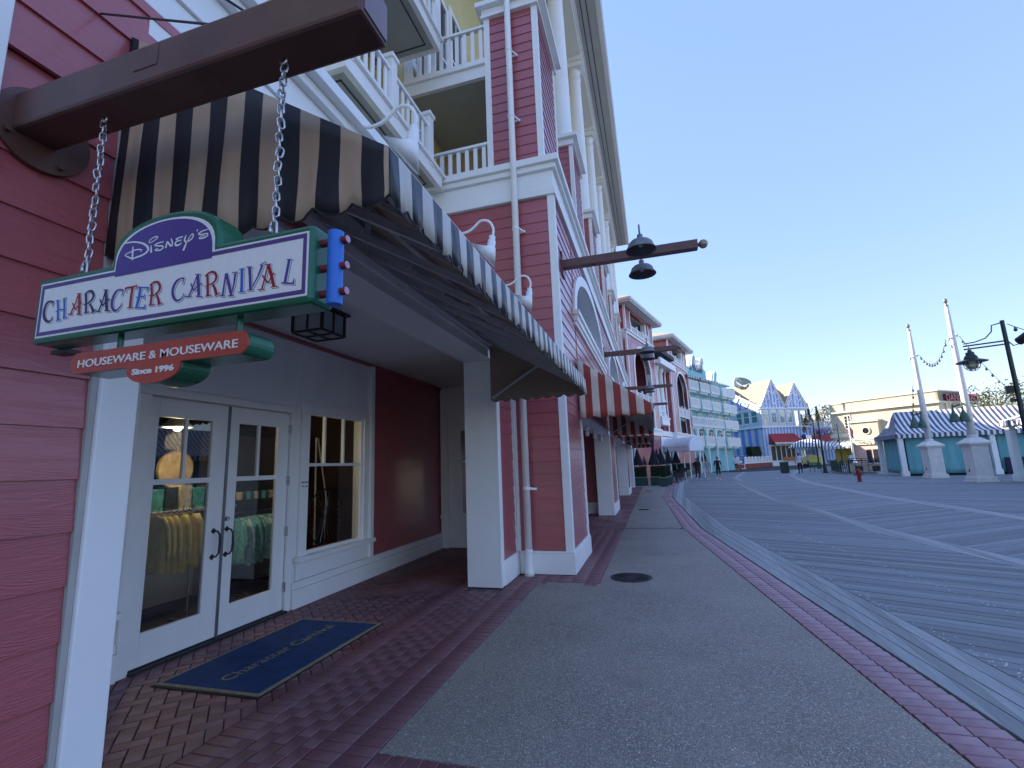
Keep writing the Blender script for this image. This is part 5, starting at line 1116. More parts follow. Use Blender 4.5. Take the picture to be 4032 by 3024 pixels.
for y0, y1 in ((.9, 2.2), (2.9, 4.2), (4.8, 6.1)):
    o = part('window', MB().box(.92, 1.0, y0-.12, y1+.12, 7.6, 10.0), WHITE2, bb); part('pane', MB().box(.9, .918, y0, y1, 7.8, 8.9), mat('green_window_glass', (.10, .22, .20), rough=.08, spec=.8), o); part('pane', MB().box(.9, .918, y0, y1, 9.0, 9.85), mat('green_window_glass', (.1, .2, .2)), o)
for y in (.3, 6.9, 8.1): part('pilaster', MB().box(.86, 1.0, y, y+.3, 6.98, 10.1), BLG, bb)
def gable(px, pz, xa, xb, zb):
    part('gable_wall', MB().ext([(xa, -.06, zb), (xb, -.06, zb), (px, -.06, pz)], (0, .3, 0)), BLUS, bb)
    part('rake_board', MB().bar((xa-.1, -.15, zb-.05), (px, -.15, pz+.08), .3, .22, up=(0, 1, 0)).bar((px, -.15, pz+.08), (xb+.1, -.15, zb-.05), .3, .22, up=(0, 1, 0)), WHITE2, bb)
    part('roof', MB().add([(xa-.15, -.3, zb-.05), (px, -.3, pz+.18), (xb+.15, -.3, zb-.05), (xa-.15, 10, zb-.05), (px, 10, pz+.18), (xb+.15, 10, zb-.05)], [(0, 1, 4, 3), (1, 2, 5, 4)]), SHINGLE, bb, solid=.12)
    w_ = xb-xa
    for lv, k in ((.30, 1.0), (.62, .56)):
        z = zb+(pz-zb)*lv-.6
        pts = []
        for i in range(33):
            s = i/32*2-1; pts.append((px+s*w_*.40*k, -.12, z+.55*k*(-math.cos(s*2*PI)*.9 if abs(s) < .98 else -.85)+.2))
        part('scroll_trim', MB().tube(pts, .085, 6), WHITE2, bb)
    part('king_post', MB().box(px-.09, px+.09, -.13, -.05, zb+.4, pz-.5), WHITE2, bb)
gable(3.85, 15.3, 1.1, 6.3, 10.3); gable(8.75, 14.7, 6.3, 11.1, 10.3)
part('side_gable', MB().ext([(1.05, .0, 10.3), (1.05, 9.5, 15.2), (1.05, 12, 15.2), (1.05, 12, 10.3)], (.25, 0, 0)), BLUS2, bb)
part('side_rake', MB().bar((.95, -.1, 10.35), (.95, 9.6, 15.3), .3, .3), WHITE2, bb)
for dz, y0 in ((1.0, 2.0), (2.2, 4.6)):
    part('scroll_trim', MB().tube([(.98, y0+i*.16, 10.4+dz+.55*math.cos(i*.42)) for i in range(24)], .09, 6), WHITE2, bb)
part('main_roof', MB().add([(.7, -.2, 10.35), (11.3, 3.5, 12.0), (11.3, 9.8, 15.35), (.7, 9.8, 15.35), (11.3, 16, 11), (.7, 16, 11)], [(0, 1, 2, 3), (3, 2, 4, 5)]), DSH, bb, solid=.1)
REDC = mat('red_awning_canvas', (.36, .035, .035), rough=.7, var=.08)
def red_awning(x0, x1, zt, zb, d):
    o = part('red_awning', MB().add([(x0, 0, zt), (x1, 0, zt), (x1+.6, -d, zb), (x0-.1, -d, zb), (x0-.1, 0, zb), (x1+.6, 0, zb)], [(0, 1, 2, 3), (0, 3, 4), (1, 5, 2)]), REDC, bb, solid=.03)
    n = int((x1-x0)/.22); part('fringe', MB().box(x0-.1, x1+.6, -d-.02, -d+.01, zb-.3, zb-.02), stripes('fringe_black_white', EX, .2, (.03, .04, .05), (.8, .8, .8)), o); part('white_band', MB().box(x0-.1, x1+.6, -d-.03, -d+.02, zb-.06, zb+.1), WHITE2, o)
red_awning(2.1, 7.6, 5.65, 3.95, 1.4); red_awning(9.9, 15.6, 5.2, 3.8, 1.6)
sfb = part('shopfront', MB().box(1.6, 7.6, -.12, 0, .0, .95).box(1.9, 7.4, -.12, 0, 3.45, 3.7), WHITE2, bb)
part('shop_glass', MB().box(2.1, 7.2, -.06, -.02, .95, 3.45), mat('warm_shop_glass', (.11, .09, .06), rough=.1, spec=.7), sfb)
for x in (2.0, 3.1, 4.15, 5.2, 6.25, 7.2): part('mullion', MB().box(x, x+.14, -.14, -.02, .95, 3.45), WHITE2, sfb)
part('planter_box', MB().box(4.3, 6.9, -.4, -.14, .95, 1.5), mat('terracotta', (.55, .20, .09), rough=.7), sfb)
part('base_course', MB().box(1.0, 11.1, -.15, 0, 0, .45), WHITE2, bb)
LIL = mat('lilac_letter', (.35, .24, .48), rough=.5); PUR = mat('dark_purple_letter_edge', (.10, .03, .16), rough=.5)
part('fascia_emblem', MB().cone((9.5, -.05, 5.0), (9.5, -.25, 5.0), .42, .42, 20), mat('dark_oval', (.06, .03, .05), rough=.5), bb)
for dy, m_, w_ in ((-.02, PUR, 3.7), (-.12, LIL, 3.55)):
    part('lettering', xf(text_mesh('COYS', 1.9, m_, offset=.06, extrude=.05, width=w_), Matrix.Translation((14.0, .36+dy, 5.05)) @ Matrix.Rotation(PI/2, 4, 'X')), None, bb)
place(bb, (18.0, 93.0, 0), ang((.866, .5)))
# roof sculpture: a bent bird neck with a spread wing
bird = thing('roof_sculpture', (0, 0, 0), 'pale crane sculpture with a raised wing on the shingled roof ridge', 'sculpture')
BIRD = mat('weathered_pale_sculpture', (.48, .50, .44), rough=.6, var=.1)
part('neck', MB().tube([(.9, 0, -.1), (.25, 0, .05), (-.35, 0, .35), (-.55, 0, .95), (-.2, 0, 1.45), (.4, 0, 1.5), (.9, 0, 1.1), (1.35, 0, .55), (1.7, 0, .2)], [.35, .38, .36, .33, .3, .3, .22, .12, .04], 12), BIRD, bird, smooth=True)
wg = []
for i in range(9):
    s = i/8; wg.append([(-.1+s*4.2, .1*math.sin(k), 1.75+.75*math.sin(s*2.2)-1.1*s-(k/4)*(.55+.9*math.sin(PI*min(1, s*1.1)))*(.9 if k % 2 else 1)) for k in range(5)])
part('wing', MB().grid(wg), mat('weathered_green_wing', (.22, .27, .22), rough=.6, var=.2), bird, solid=.2)
rz = ang((.866, .5)); place(bird, (18.0+.866*2.7-.5*7.2, 93+.5*2.7+.866*7.2, 15.4), rz+.2)

# ================================================================ CREAM HALL
CREAM = mat('cream_stucco', (.56, .50, .37), rough=.75, var=.06, scale=1.2, bump=.1, bscale=8); CRT = mat('cream_trim', (.68, .63, .49), rough=.6, var=.04)
ch = thing('cream_hall', (0, 0, 0), 'cream hall with stepped parapet, oval window and red roof letters on the right', 'building')
part('wall', MB().box(-1.3, 13.5, -8, 0, 0, 8.4).box(6.2, 10.2, 0, .9, 0, 6.5), CREAM, ch)
part('parapet', MB().box(-1.3, 11.4, -8, -.35, 8.4, 9.95).box(11.4, 13.6, -8, -.2, 8.4, 9.8), CREAM, ch)
part('parapet_coping', MB().box(-1.45, 11.5, -8, -.2, 9.95, 10.1).box(11.5, 13.7, -8, -.1, 9.8, 9.95), CRT, ch)
part('ledge', MB().box(-1.6, 13.9, -8, .35, 8.25, 8.5).box(6.0, 10.4, .9, 1.1, 6.45, 6.75).box(6.0, 10.4, 0, .9, 6.5, 6.75).box(10.2, 13.8, 0, .2, 4.3, 4.9).box(6.1, 10.3, .9, 1.1, 3.7, 4.1), CRT, ch)
o = part('window', MB().box(10.35, 11.45, .0, .08, 5.6, 7.9), CRT, ch)
for i in range(2):
    for k in range(4): part('pane', MB().box(10.5+i*.43, 10.86+i*.43, .081, .1, 5.75+k*.5, 6.18+k*.5), mat('dark_hall_glass', (.03, .03, .04), rough=.1), o)
o = part('oval_window', MB().lathe([(.62, 0), (.62, .12), (.46, .14), (.46, 0)], n=28), CRT, ch); o.rotation_euler = (-PI/2, 0, 0); o.location = (7.95, .9, 5.1)
o2 = part('oval_pane', MB().lathe([(.45, .02), (.45, .06)], n=28).box(-.03, .03, -.45, .45, .06, .1).box(-.45, .45, -.03, .03, .06, .1), mat('dark_hall_glass', (.03, .03, .04)), o)
GWS = stripes('grey_white_awning', EX, .62, (.22, .24, .26), (.85, .84, .80))
part('striped_awning', MB().add([(9.9, .2, 3.85), (14.0, .2, 3.85), (14.2, 2.2, 2.85), (9.9, 2.2, 2.85), (14.2, 2.2, 2.5), (9.9, 2.2, 2.5)], [(0, 1, 2, 3), (3, 2, 4, 5)]), GWS, ch, solid=.04)
part('yellow_front', MB().box(10.2, 13.4, .02, .3, 0, 2.9), mat('yellow_ochre_front', (.62, .42, .07), rough=.6), ch)
part('pink_front', MB().box(6.4, 9.9, .92, 1.0, 0, 2.9), mat('pink_front', (.72, .47, .38), rough=.6), ch)
for x in (6.7, 7.6): part('door', MB().box(x, x+.7, 1.01, 1.04, 0, 2.2), mat('dark_hall_glass', (.03, .03, .04)), ch)
part('porch_post', MB().box(9.6, 9.85, 1.8, 2.05, 0, 2.95), CRT, ch)
sgn = part('fascia_sign', MB().box(6.9, 9.9, 1.1, 1.2, 2.95, 3.6), CRT, ch)
for r_, xs in enumerate(((7.3, 8.05, 8.75, 9.2), (7.2, 7.75, 8.5, 9.1))):
    for i, x in enumerate(xs[:-1]): part('faint_lettering', MB().box(x, xs[i+1]-.15, 1.2, 1.21, 3.30-r_*.2, 3.42-r_*.2), mat('grey_sign_ink', (.12, .13, .17), rough=.6), sgn)
part('roof_wall', MB().box(-1.3, -1.0, -8, -.35, 8.4, 9.9), CREAM, ch)
place(ch, (38.0, 81.5, 0), ang((-.67, .742)))
DRED = mat('dark_red_letter', (.20, .03, .045), rough=.5); PNK = mat('pink_letter_face', (.55, .28, .28), rough=.5)
rl = thing('roof_letters', (0, 0, 0), 'dark red block letters standing on the roof of the cream hall', 'sign')
dd = Vector((.86, .51, 0))
part('letters', xf(text_mesh('DANCE HALL', 1.45, DRED, offset=.05, extrude=.25, width=6.4), Matrix.Rotation(PI/2, 4, 'X')), None, rl); part('letter_faces', xf(text_mesh('DANCE HALL', 1.45, PNK, offset=-.03, extrude=.26, width=6.3), Matrix.Rotation(PI/2, 4, 'X')), None, rl)
part('base_rail', MB().box(-3.4, 3.4, -.15, .15, -.12, 0), CRT, rl); part('support', MB().box(-3.2, -3.0, -.1, .1, -8.4, -.12).box(3.0, 3.2, -.1, .1, -8.4, -.12), CRT, rl)
place(rl, (43.0, 83.2, 8.5), ang((.86, .51)))
# ================================================================ TENTS
TENT = stripes('navy_white_tent', EX, .29, (.085, .10, .16), (.74, .73, .70), rough=.7); TENTE = stripes('navy_white_tent_end', EY, .25, (.035, .045, .11), (.42, .42, .42), rough=.7)
CURT = mat('teal_tent_curtain', (.16, .42, .44), rough=.75, var=.12, scale=1.4, bump=.5, bscale=1.6, stretch=(3, 3, .5)); NVY = mat('navy_tent_skirt', (.018, .022, .05), rough=.8, var=.2, scale=3)
def tent(label, L, Dp, ze, zr, ncol, end_mat=None, top_mat=None, tops=None):
    t = thing('market_tent', (0, 0, 0), label, 'tent', 'striped market tents along the boardwalk')
    prof = []
    for k in range(9):
        s = k/8; prof.append((s, ze+(zr-ze)*(s**1.55)))
    ym = Dp/2; xi = .55
    def sheet(a0, a1, b0, b1, ex):      # eave line a0-a1 up to ridge b0-b1
        rows = []
        for s, z in prof:
            p0 = Vector(a0).lerp(Vector(b0), s); p1 = Vector(a1).lerp(Vector(b1), s); rows.append([tuple((p0.lerp(p1, i/24)).to_2d())+(z,) for i in range(25)])
        return MB().grid(rows)
    e = .25
    A, B, Cc, D_ = (-e, -e, 0), (L+e, -e, 0), (L+e, Dp+e, 0), (-e, Dp+e, 0); R0, R1 = (xi, ym, 0), (L-xi, ym, 0)
    part('roof_slope', sheet(A, B, R0, R1, 0), TENT, t, smooth=True, solid=.02); part('roof_slope', sheet(D_, Cc, R0, R1, 0), TENT, t, smooth=True, solid=.02)
    part('roof_end', sheet(A, D_, R0, R0, 0), TENTE, t, smooth=True, solid=.02); part('roof_end', sheet(B, Cc, R1, R1, 0), TENTE, t, smooth=True, solid=.02)
    def val(a, b, m_):
        n = int((Vector(b)-Vector(a)).length/.23)*4; rows = [[], []]
        for i in range(n+1):
            p = Vector(a).lerp(Vector(b), i/n); rows[0].append((p.x, p.y, ze)); rows[1].append((p.x, p.y, ze-.24-.03*abs(math.sin(PI*i/4))))
        return part('valance', MB().grid(rows), m_, t, solid=.012)
    val(A, B, TENT); val(A, D_, TENTE); val(D_, Cc, TENT); val(B, Cc, TENTE)
    def curtain(a, b, z0, z1, m_, y=0):
        a = Vector(a); b = Vector(b); n = 60; rows = []
        nn = Vector((-(b-a).y, (b-a).x, 0)).normalized()
        for j in range(8):
            q = j/7; rows.append([tuple(a.lerp(b, i/n)+nn*(.05*math.sin(i*.55+q*1.2)*(.3+q*.7)+.03*math.sin(i*.21+q*3)))[:2]+(z0+(z1-z0)*(1-q),) for i in range(n+1)])
        return part('curtain', MB().grid(rows), m_, t, smooth=True, solid=.012)
    xs = [L*i/(ncol-1) for i in range(ncol)]
    for i in range(ncol-1): curtain((xs[i]+.35, .28, 0), (xs[i+1]+.06, .22, 0), .14, ze-.15, CURT)
    curtain((.25, .35, 0), (.22, Dp-.2, 0), .14, ze-.15, CURT); curtain((L-.25, .35, 0), (L-.2, Dp-.2, 0), .14, ze-.15, CURT)
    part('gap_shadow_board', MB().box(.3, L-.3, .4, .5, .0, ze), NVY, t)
    for x in xs:
        for y in (0.0, Dp):
            c = part('post', MB().box(x-.14, x+.14, y-.14, y+.14, .34, ze-.22), WHITE2, t, bevel=.01)
            part('post_base', MB().box(x-.19, x+.19, y-.19, y+.19, 0, .34), WHITE2, c, bevel=.01); part('post_cap', MB().box(x-.19, x+.19, y-.19, y+.19, ze-.30, ze-.21), WHITE2, c)
    return t
ta = tent('long navy and white striped tent with teal curtains behind the two masts', 9.5, 4.5, 2.78, 4.45, 3)
part('skirt', MB().box(5.2, 9.2, -.02, .1, 0.02, 1.05), NVY, ta); place(ta, (16.1, 38.6, 0), ang((.99, -.12)))
tb = tent('nearer striped tent at the right edge of the picture, beside the black lamp post', 11.0, 4.6, 2.95, 4.75, 4); place(tb, (17.0, 29.6, 0), ang((.12, -.99)))
tc_ = tent('striped tent farther right along the boardwalk, seen only in the shop glass', 9.0, 4.5, 2.9, 4.6, 3); place(tc_, (17.6, 15.0, 0), ang((.2, -.98)))

# ================================================================ MASTS
MASTW = mat('mast_white_paint', (.74, .72, .68), rough=.5, var=.06, scale=4, bump=.05, bscale=20); LGREEN = mat('verdigris_lamp', (.045, .11, .075), rough=.5, var=.3, scale=10)
def mast(label):
    t = thing('mast', (0, 0, 0), label, 'mast', 'white masts on panelled pedestals')
    part('pedestal', MB().box(-.58, .58, -.58, .58, .26, 1.80), MASTW, t)
    for s, ax in ((-1, 'y'), (-1, 'x'), (1, 'y'), (1, 'x')):
        for a, b, z0, z1 in ((-.40, -.36, .42, 1.68), (.36, .40, .42, 1.68), (-.36, .36, .42, .46), (-.36, .36, 1.64, 1.68)):
            q = MB().box(a, b, s*.58-.02, s*.58+.02, z0, z1) if ax == 'y' else MB().box(s*.58-.02, s*.58+.02, a, b, z0, z1)
            part('panel_moulding', q, MASTW, t)
    part('plinth', MB().box(-.76, .76, -.76, .76, 0, .1).box(-.70, .70, -.70, .70, .1, .26), MASTW, t, bevel=.02)
    part('cap', MB().box(-.66, .66, -.66, .66, 1.80, 1.88).box(-.80, .80, -.80, .80, 1.88, 1.96).add([(-.78, -.78, 1.96), (.78, -.78, 1.96), (.78, .78, 1.96), (-.78, .78, 1.96), (-.34, -.34, 2.2), (.34, -.34, 2.2), (.34, .34, 2.2), (-.34, .34, 2.2)], [(0, 1, 5, 4), (1, 2, 6, 5), (2, 3, 7, 6), (3, 0, 4, 7), (4, 5, 6, 7)]).lathe([(.34, 2.2), (.36, 2.26), (.30, 2.32)], n=20), MASTW, t)
    part('pole', MB().lathe([(.265, 2.3), (.25, 4.5), (.20, 7.0), (.145, 9.1)], n=20), MASTW, t, smooth=True)
    part('finial', MB().lathe([(.15, 9.1), (.16, 9.16), (.08, 9.2), (.08, 9.3), (.13, 9.34), (.15, 9.42), (.13, 9.5), (.001, 9.56)], n=16), BRASS, t, smooth=True)
    part('yardarm', MB().cone((-.45, -.28, 7.3), (.45, .28, 7.55), .05, .05, 10).sphere((-.5, -.31, 7.29), .1, 12, 8).sphere((.5, .31, 7.56), .1, 12, 8), MASTW, t)
    part('bracket', MB().bar((-.15, -.05, 3.95), (-1.15, -.35, 3.8), .07, .09), DGREEN, t)
    for x, y in ((-.55, -.42), (-1.2, -.35)):
        part('bell_lamp', MB().lathe([(.05, 1.0), (.07, .85), (.05, .8), (.07, .62), (.12, .5), (.14, .44), (.22, .40), (.30, .22), (.36, .06), (.40, 0), (.38, 0), (.30, .18), (.2, .36), (.04, .44)], (x, y, 3.02), 20), LGREEN, t, smooth=True)
    part('outlet', MB().box(-.605, -.58, .1, .2, .5, .64), DARKM, t)
    for c in t.children: c.scale = (.62, .62, 1)
    return t
ms = mast('left, farther white mast on a panelled pedestal in front of the long tent'); place(ms, (16.05, 34.9, 0), .06)
place(copy_tree(ms), (15.5, 29.7, 0), .06, 'right, nearer and taller white mast on a panelled pedestal')

# ================================================================ LAMP POSTS
LANT = mat('lantern_cream_glass', (.62, .60, .48), rough=.35, var=.1, scale=6)
def lamp_post(label):
    t = thing('lamp_post', (0, 0, 0), label, 'lamp post', 'dark lamp posts along the boardwalk')
    part('post', MB().lathe([(.075, .9), (.072, 3.0), (.062, 6.0), (.062, 6.1)], n=14), DGREEN, t, smooth=True)
    part('base', MB().lathe([(.26, 0), (.26, .06), (.17, .1), (.15, .5), (.12, .7), (.13, .8), (.085, .95)], n=14), DGREEN, t)
    part('arm', MB().bar((0, 0, 5.36), (-1.12, 0, 5.36), .04, .05).bar((0, 0, 5.24), (-1.12, 0, 5.24), .04, .05).tube([(-.05, 0, 6.02), (-.28, 0, 5.98), (-.32, 0, 5.75), (-.5, 0, 5.55), (-.8, 0, 5.46), (-1.1, 0, 5.45)], .022, 6), DGREEN, t)
    l = part('lantern', MB().lathe([(.03, .42), (.06, .40), (.06, .34), (.12, .33), (.13, .22), (.16, .21), (.20, .12), (.20, .08), (.46, -.02), (.46, -.04), (.2, .0)], (-.98, 0, 4.78), 20), DGREEN, t, smooth=False)
    part('globe', MB().lathe([(.001, -.32), (.09, -.29), (.17, -.2), (.2, -.08), (.2, 0), (.16, .1)], (-.98, 0, 4.78), 18, caps=False), LANT, l, smooth=True)
    cg = MB()
    for i in range(6):
        a = 2*PI*i/6; cg.tube([(-.98+r*math.cos(a), r*math.sin(a), 4.78+z) for r, z in ((.22, 0), (.235, -.1), (.2, -.24), (.1, -.34), (.02, -.36))], .012, 5)
    for r, z in ((.235, -.1), (.19, -.25)): cg.tube([(-.98+r*math.cos(2*PI*k/18), r*math.sin(2*PI*k/18), 4.78+z) for k in range(18)], .012, 5, closed=True)
    part('cage', cg, DGREEN, l)
    part('floodlight', MB().box(-.28, -.08, -.15, .13, 3.5, 3.75), DARKM, t); part('camera_box', MB().box(-.22, -.06, -.1, .1, 3.2, 3.3), DARKM, t)
    return t
lp = lamp_post('nearest dark lamp post with a caged lantern, cut by the right edge of the picture'); place(lp, (12.28, 20.62, 0), math.radians(-24))
part('spotlight', MB().cone((.3, .1, 5.28), (.55, -.1, 5.42), .14, .17, 16).tube([(0, 0, 5.4), (.15, 0, 5.15), (.35, 0, 5.2)], .02, 6), DARKM, lp)
for (x, y), lb_ in (((14.9, 50.4), 'dark lamp post standing beside the green bench'), ((19.0, 66.2), 'dark lamp post just behind the one beside the bench'), ((26.4, 81.3), 'farthest dark lamp post, in front of the cream hall')):
    o = copy_tree(lp); place(o, (x, y, 0), math.radians(-8), lb_)
    for c in list(o.children):
        if c.name.startswith('spotlight'): bpy.data.objects.remove(c)
# string lights
def string(a, b, sag, n, label):
    a = Vector(a); b = Vector(b); t = thing('string_lights', a, label, 'string lights', 'festoon lights between the masts and posts'); pts = []
    for i in range(n*2+1):
        s = i/(n*2); p = a.lerp(b, s); p.z -= sag*4*s*(1-s); pts.append(p)
    part('wire', MB().tube(pts, .014, 4), DARKM, t)
    me = MB().lathe([(.03, 0), (.035, -.05), (.06, -.1), (.045, -.15), (.001, -.18)], n=8).mesh('bulb', [mat('dull_string_bulb', (.10, .10, .10), rough=.3)], True)
    for i in range(1, n*2, 2): o = bpy.data.objects.new('bulb', me); put(o, t); o.location = pts[i]-a
string((16.5, 35.2, 7.55), (15.1, 29.5, 7.3), .9, 11, 'short festoon string sagging between the two white masts')
string((15.9, 29.9, 7.5), (17.6, 28.2, 2.9), .4, 14, 'festoon string running down from the right mast to the nearer tent')
string((12.4, 20.6, 5.95), (16.9, 21.5, 5.5), .5, 10, 'festoon string leaving the top of the nearest lamp post to the right')
string((15.55, 34.5, 5.6), (15.3, 34.6, 3.6), .05, 5, 'short hanging festoon string beside the lamps of the left mast')
string((26.4, 81.3, 5.8), (33.0, 84.0, 3.4), 1.3, 12, 'festoon string from the farthest lamp post across the cream hall')

# ================================================================ HYDRANT, BIN, BENCHES, SIGN, CART
HRED = mat('hydrant_red', (.24, .012, .012), rough=.4, var=.15, scale=12)
hy = thing('fire_hydrant', (0, 0, 0), 'red fire hydrant standing alone on the boardwalk', 'fire hydrant')
part('barrel', MB().lathe([(.16, 0), (.16, .03), (.115, .04), (.10, .08), (.10, .48), (.135, .5), (.135, .54)], n=16), HRED, hy, smooth=False); part('bonnet', MB().lathe([(.135, .54), (.14, .57), (.125, .6), (.115, .66), (.08, .71), (.04, .735), (.035, .78), (.001, .785)], n=16), HRED, hy)
part('nozzle', MB().cone((-.08, 0, .43), (-.21, 0, .43), .055, .05, 12).cone((-.21, 0, .43), (-.24, 0, .43), .065, .06, 8), HRED, hy); part('nozzle', MB().cone((.08, 0, .43), (.2, 0, .43), .055, .05, 12), HRED, hy); part('nozzle', MB().cone((0, -.08, .42), (0, -.2, .42), .07, .065, 12), HRED, hy)
part('chain', MB().tube([(-.23, 0, .40), (-.20, -.05, .26), (-.12, -.05, .34)], .012, 5), STEEL, hy); place(hy, (11.38, 32.8, 0), -.3, None, 1.0)
tb_ = thing('litter_bin', (0, 0, 0), 'tall dark green litter bin near the person in the white shirt', 'litter bin')
part('body', MB().box(-.36, .36, -.36, .36, .05, .98), mat('bin_green', (.006, .03, .022), rough=.45, var=.2), tb_, bevel=.02); part('lid', MB().box(-.38, .38, -.38, .38, .98, 1.10), mat('bin_lid_green', (.02, .10, .07), rough=.4), tb_, bevel=.03); part('foot', MB().box(-.33, .33, -.33, .33, 0, .05), DARKM, tb_)
part('flap', MB().box(-.22, .22, -.375, -.36, .72, .92), DARKM, tb_); place(tb_, (12.2, 53.0, 0), -.15)
def bench(label):
    t = thing('park_bench', (0, 0, 0), label, 'bench', 'green slatted benches on the boardwalk')
    GB = mat('bench_green', (.03, .12, .09), rough=.45, var=.2)
    for i in range(5): part('seat_slat', MB().box(-.8, .8, -.22+i*.1, -.14+i*.1, .44, .47), GB, t)
    for i in range(4): part('back_slat', MB().bar((-.8, .30+i*.03, .56+i*.11), (.8, .30+i*.03, .56+i*.11), .03, .08), GB, t)
    for x in (-.7, .7):
        part('leg', MB().tube([(x, -.22, 0), (x, -.18, .2), (x, -.22, .43), (x, .28, .43), (x, .30, .6), (x, .42, .95)], .03, 6).tube([(x, .36, 0), (x, .28, .2), (x, .28, .43)], .03, 6), GB, t); part('armrest', MB().tube([(x, -.22, .43), (x, -.26, .6), (x, -.1, .66), (x, .32, .66)], .025, 6), GB, t)
    return t
bn = bench('green slatted bench beside the dark lamp post'); place(bn, (15.55, 54.6, 0), math.radians(115))
place(copy_tree(bn), (22.0, 70.5, 0), math.radians(100), 'small far green bench left of the railing')
af = thing('easel_sign', (0, 0, 0), 'blue notice board on a white easel stand beside the brick planter wall', 'sign')
part('board', MB().box(-.42, .42, -.05, .0, .72, 1.75), mat('notice_blue', (.03, .08, .30), rough=.5, var=.15), af); part('frame', MB().box(-.45, .45, -.03, .02, 1.75, 1.80).box(-.48, -.40, .0, .05, 0, .75).box(.40, .48, 0, .05, 0, .75).box(-.55, .55, -.15, .2, 0, .1).box(-.4, .4, 0, .05, .62, .72), WHITE2, af)
part('oval_print', MB().cone((0, -.052, 1.0), (0, -.056, 1.0), .2, .2, 20).box(-.28, .28, -.056, -.052, 1.5, 1.54).box(-.24, .24, -.056, -.052, 1.42, 1.45).box(-.2, .2, -.056, -.052, 1.34, 1.37), mat('notice_white', (.7, .72, .75), rough=.5), af); place(af, (12.3, 78.0, 0), .1, None, 1.08)
kc = thing('snack_cart', (0, 0, 0), 'yellow snack cart under a black and white striped scalloped canopy', 'cart')
YCART = mat('cart_yellow', (.62, .58, .16), rough=.5, var=.08)
part('body', MB().box(-1.1, 1.1, -.6, .6, .35, 1.35).ext([(-1.15, -.65, 1.35), (1.15, -.65, 1.35), (0, -.65, 1.75)], (0, 1.3, 0)), YCART, kc); part('skirt', MB().box(-1.0, 1.0, -.5, .5, .05, .35), DARKM, kc)
for x in (-.8, .8): part('wheel', MB().cone((x, -.66, .3), (x, -.60, .3), .3, .3, 18), DARKM, kc)
for x in (-1.0, 1.0):
    for y in (-.5, .5): part('post', MB().box(x-.05, x+.05, y-.05, y+.05, 1.35, 2.9), WHITE2, kc)
cv = []
for k in range(8):
    s = k/7; r_ = .35+1.75*s**.8; z = 3.75-1.05*s**1.5; cv.append([(r_*math.cos(2*PI*i/24)*1.25, r_*math.sin(2*PI*i/24)*.9, z) for i in range(25)])
part('canopy', MB().grid(cv), stripes('cart_black_white', EX, .34, (.03, .035, .06), (.8, .8, .8)), kc, smooth=True, solid=.03); part('crown', MB().box(-.3, .3, -.25, .25, 3.7, 4.35), WHITE2, kc)
part('glass_case', MB().box(-.7, .5, -.45, .45, 1.4, 2.4), glass('cart_glass', (.7, .75, .7)), kc); place(kc, (20.3, 73.3, 0), -.35, None, 1.0)

# ================================================================ RAILING, LAGOON WALL
def iron_rail(pts, label, h=1.08):
    t = thing('iron_railing', (pts[0][0], pts[0][1], 0), label, 'railing')
    for (x0, y0), (x1, y1) in zip(pts, pts[1:]):
        a = Vector((x0, y0, 0)); b = Vector((x1, y1, 0)); L = (b-a).length; n = max(1, round(L/1.5))
        part('top_rail', MB().bar(a+Vector((0, 0, h)), b+Vector((0, 0, h)), .10, .06), DGREEN, t); part('bottom_rail', MB().bar(a+Vector((0, 0, .14)), b+Vector((0, 0, .14)), .05, .05), DGREEN, t); part('mid_rail', MB().bar(a+Vector((0, 0, h-.2)), b+Vector((0, 0, h-.2)), .04, .04), DGREEN, t)
        part('kerb', MB().bar(a+Vector((0, 0, .05)), b+Vector((0, 0, .05)), .3, .1), mat('tan_kerb', (.32, .27, .2), rough=.8), t)
        for i in range(n):
            p = a.lerp(b, i/n); q = a.lerp(b, (i+1)/n); part('post', MB().box(p.x-.045, p.x+.045, p.y-.045, p.y+.045, 0, h+.02), DGREEN, t)
            part('lattice_bar', MB().bar(p+Vector((0, 0, .16)), q+Vector((0, 0, h-.22)), .03, .03).bar(p+Vector((0, 0, h-.22)), q+Vector((0, 0, .16)), .03, .03), DGREEN, t)
            for k in range(1, 4): m_ = p.lerp(q, k/4); part('picket', MB().box(m_.x-.016, m_.x+.016, m_.y-.016, m_.y+.016, .14, h-.2), DGREEN, t)
    return t
iron_rail([(20.0, 63.5), (18.3, 59.0), (16.7, 54.5), (15.5, 49.8), (14.95, 46.6), (15.0, 45.0), (16.3, 43.6)], 'curved dark green iron railing between the lamp post and the long tent')
iron_rail([(20.0, 63.5), (22.5, 63.5), (24.6, 61.0)], 'far side of the curved green railing, in front of the cream hall')
lw = thing('low_wall', (21, 52, 0), 'low cream parapet wall seen through the iron railing', 'wall'); part('wall', MB().bar((17.6, 53.0, .32), (24.0, 47.0, .32), .3, .64), CREAM, lw); part('coping', MB().bar((17.5, 53.1, .70), (24.1, 46.9, .70), .45, .12), CRT, lw)
for i in range(6): p = Vector((17.8, 52.8, 0)).lerp(Vector((23.8, 47.2, 0)), (i+.5)/6); part('arch_opening', MB().box(p.x-.3, p.x+.15, p.y-.35, p.y+.1, .06, .48), mat('dark_arch', (.05, .04, .03), rough=.9), lw)
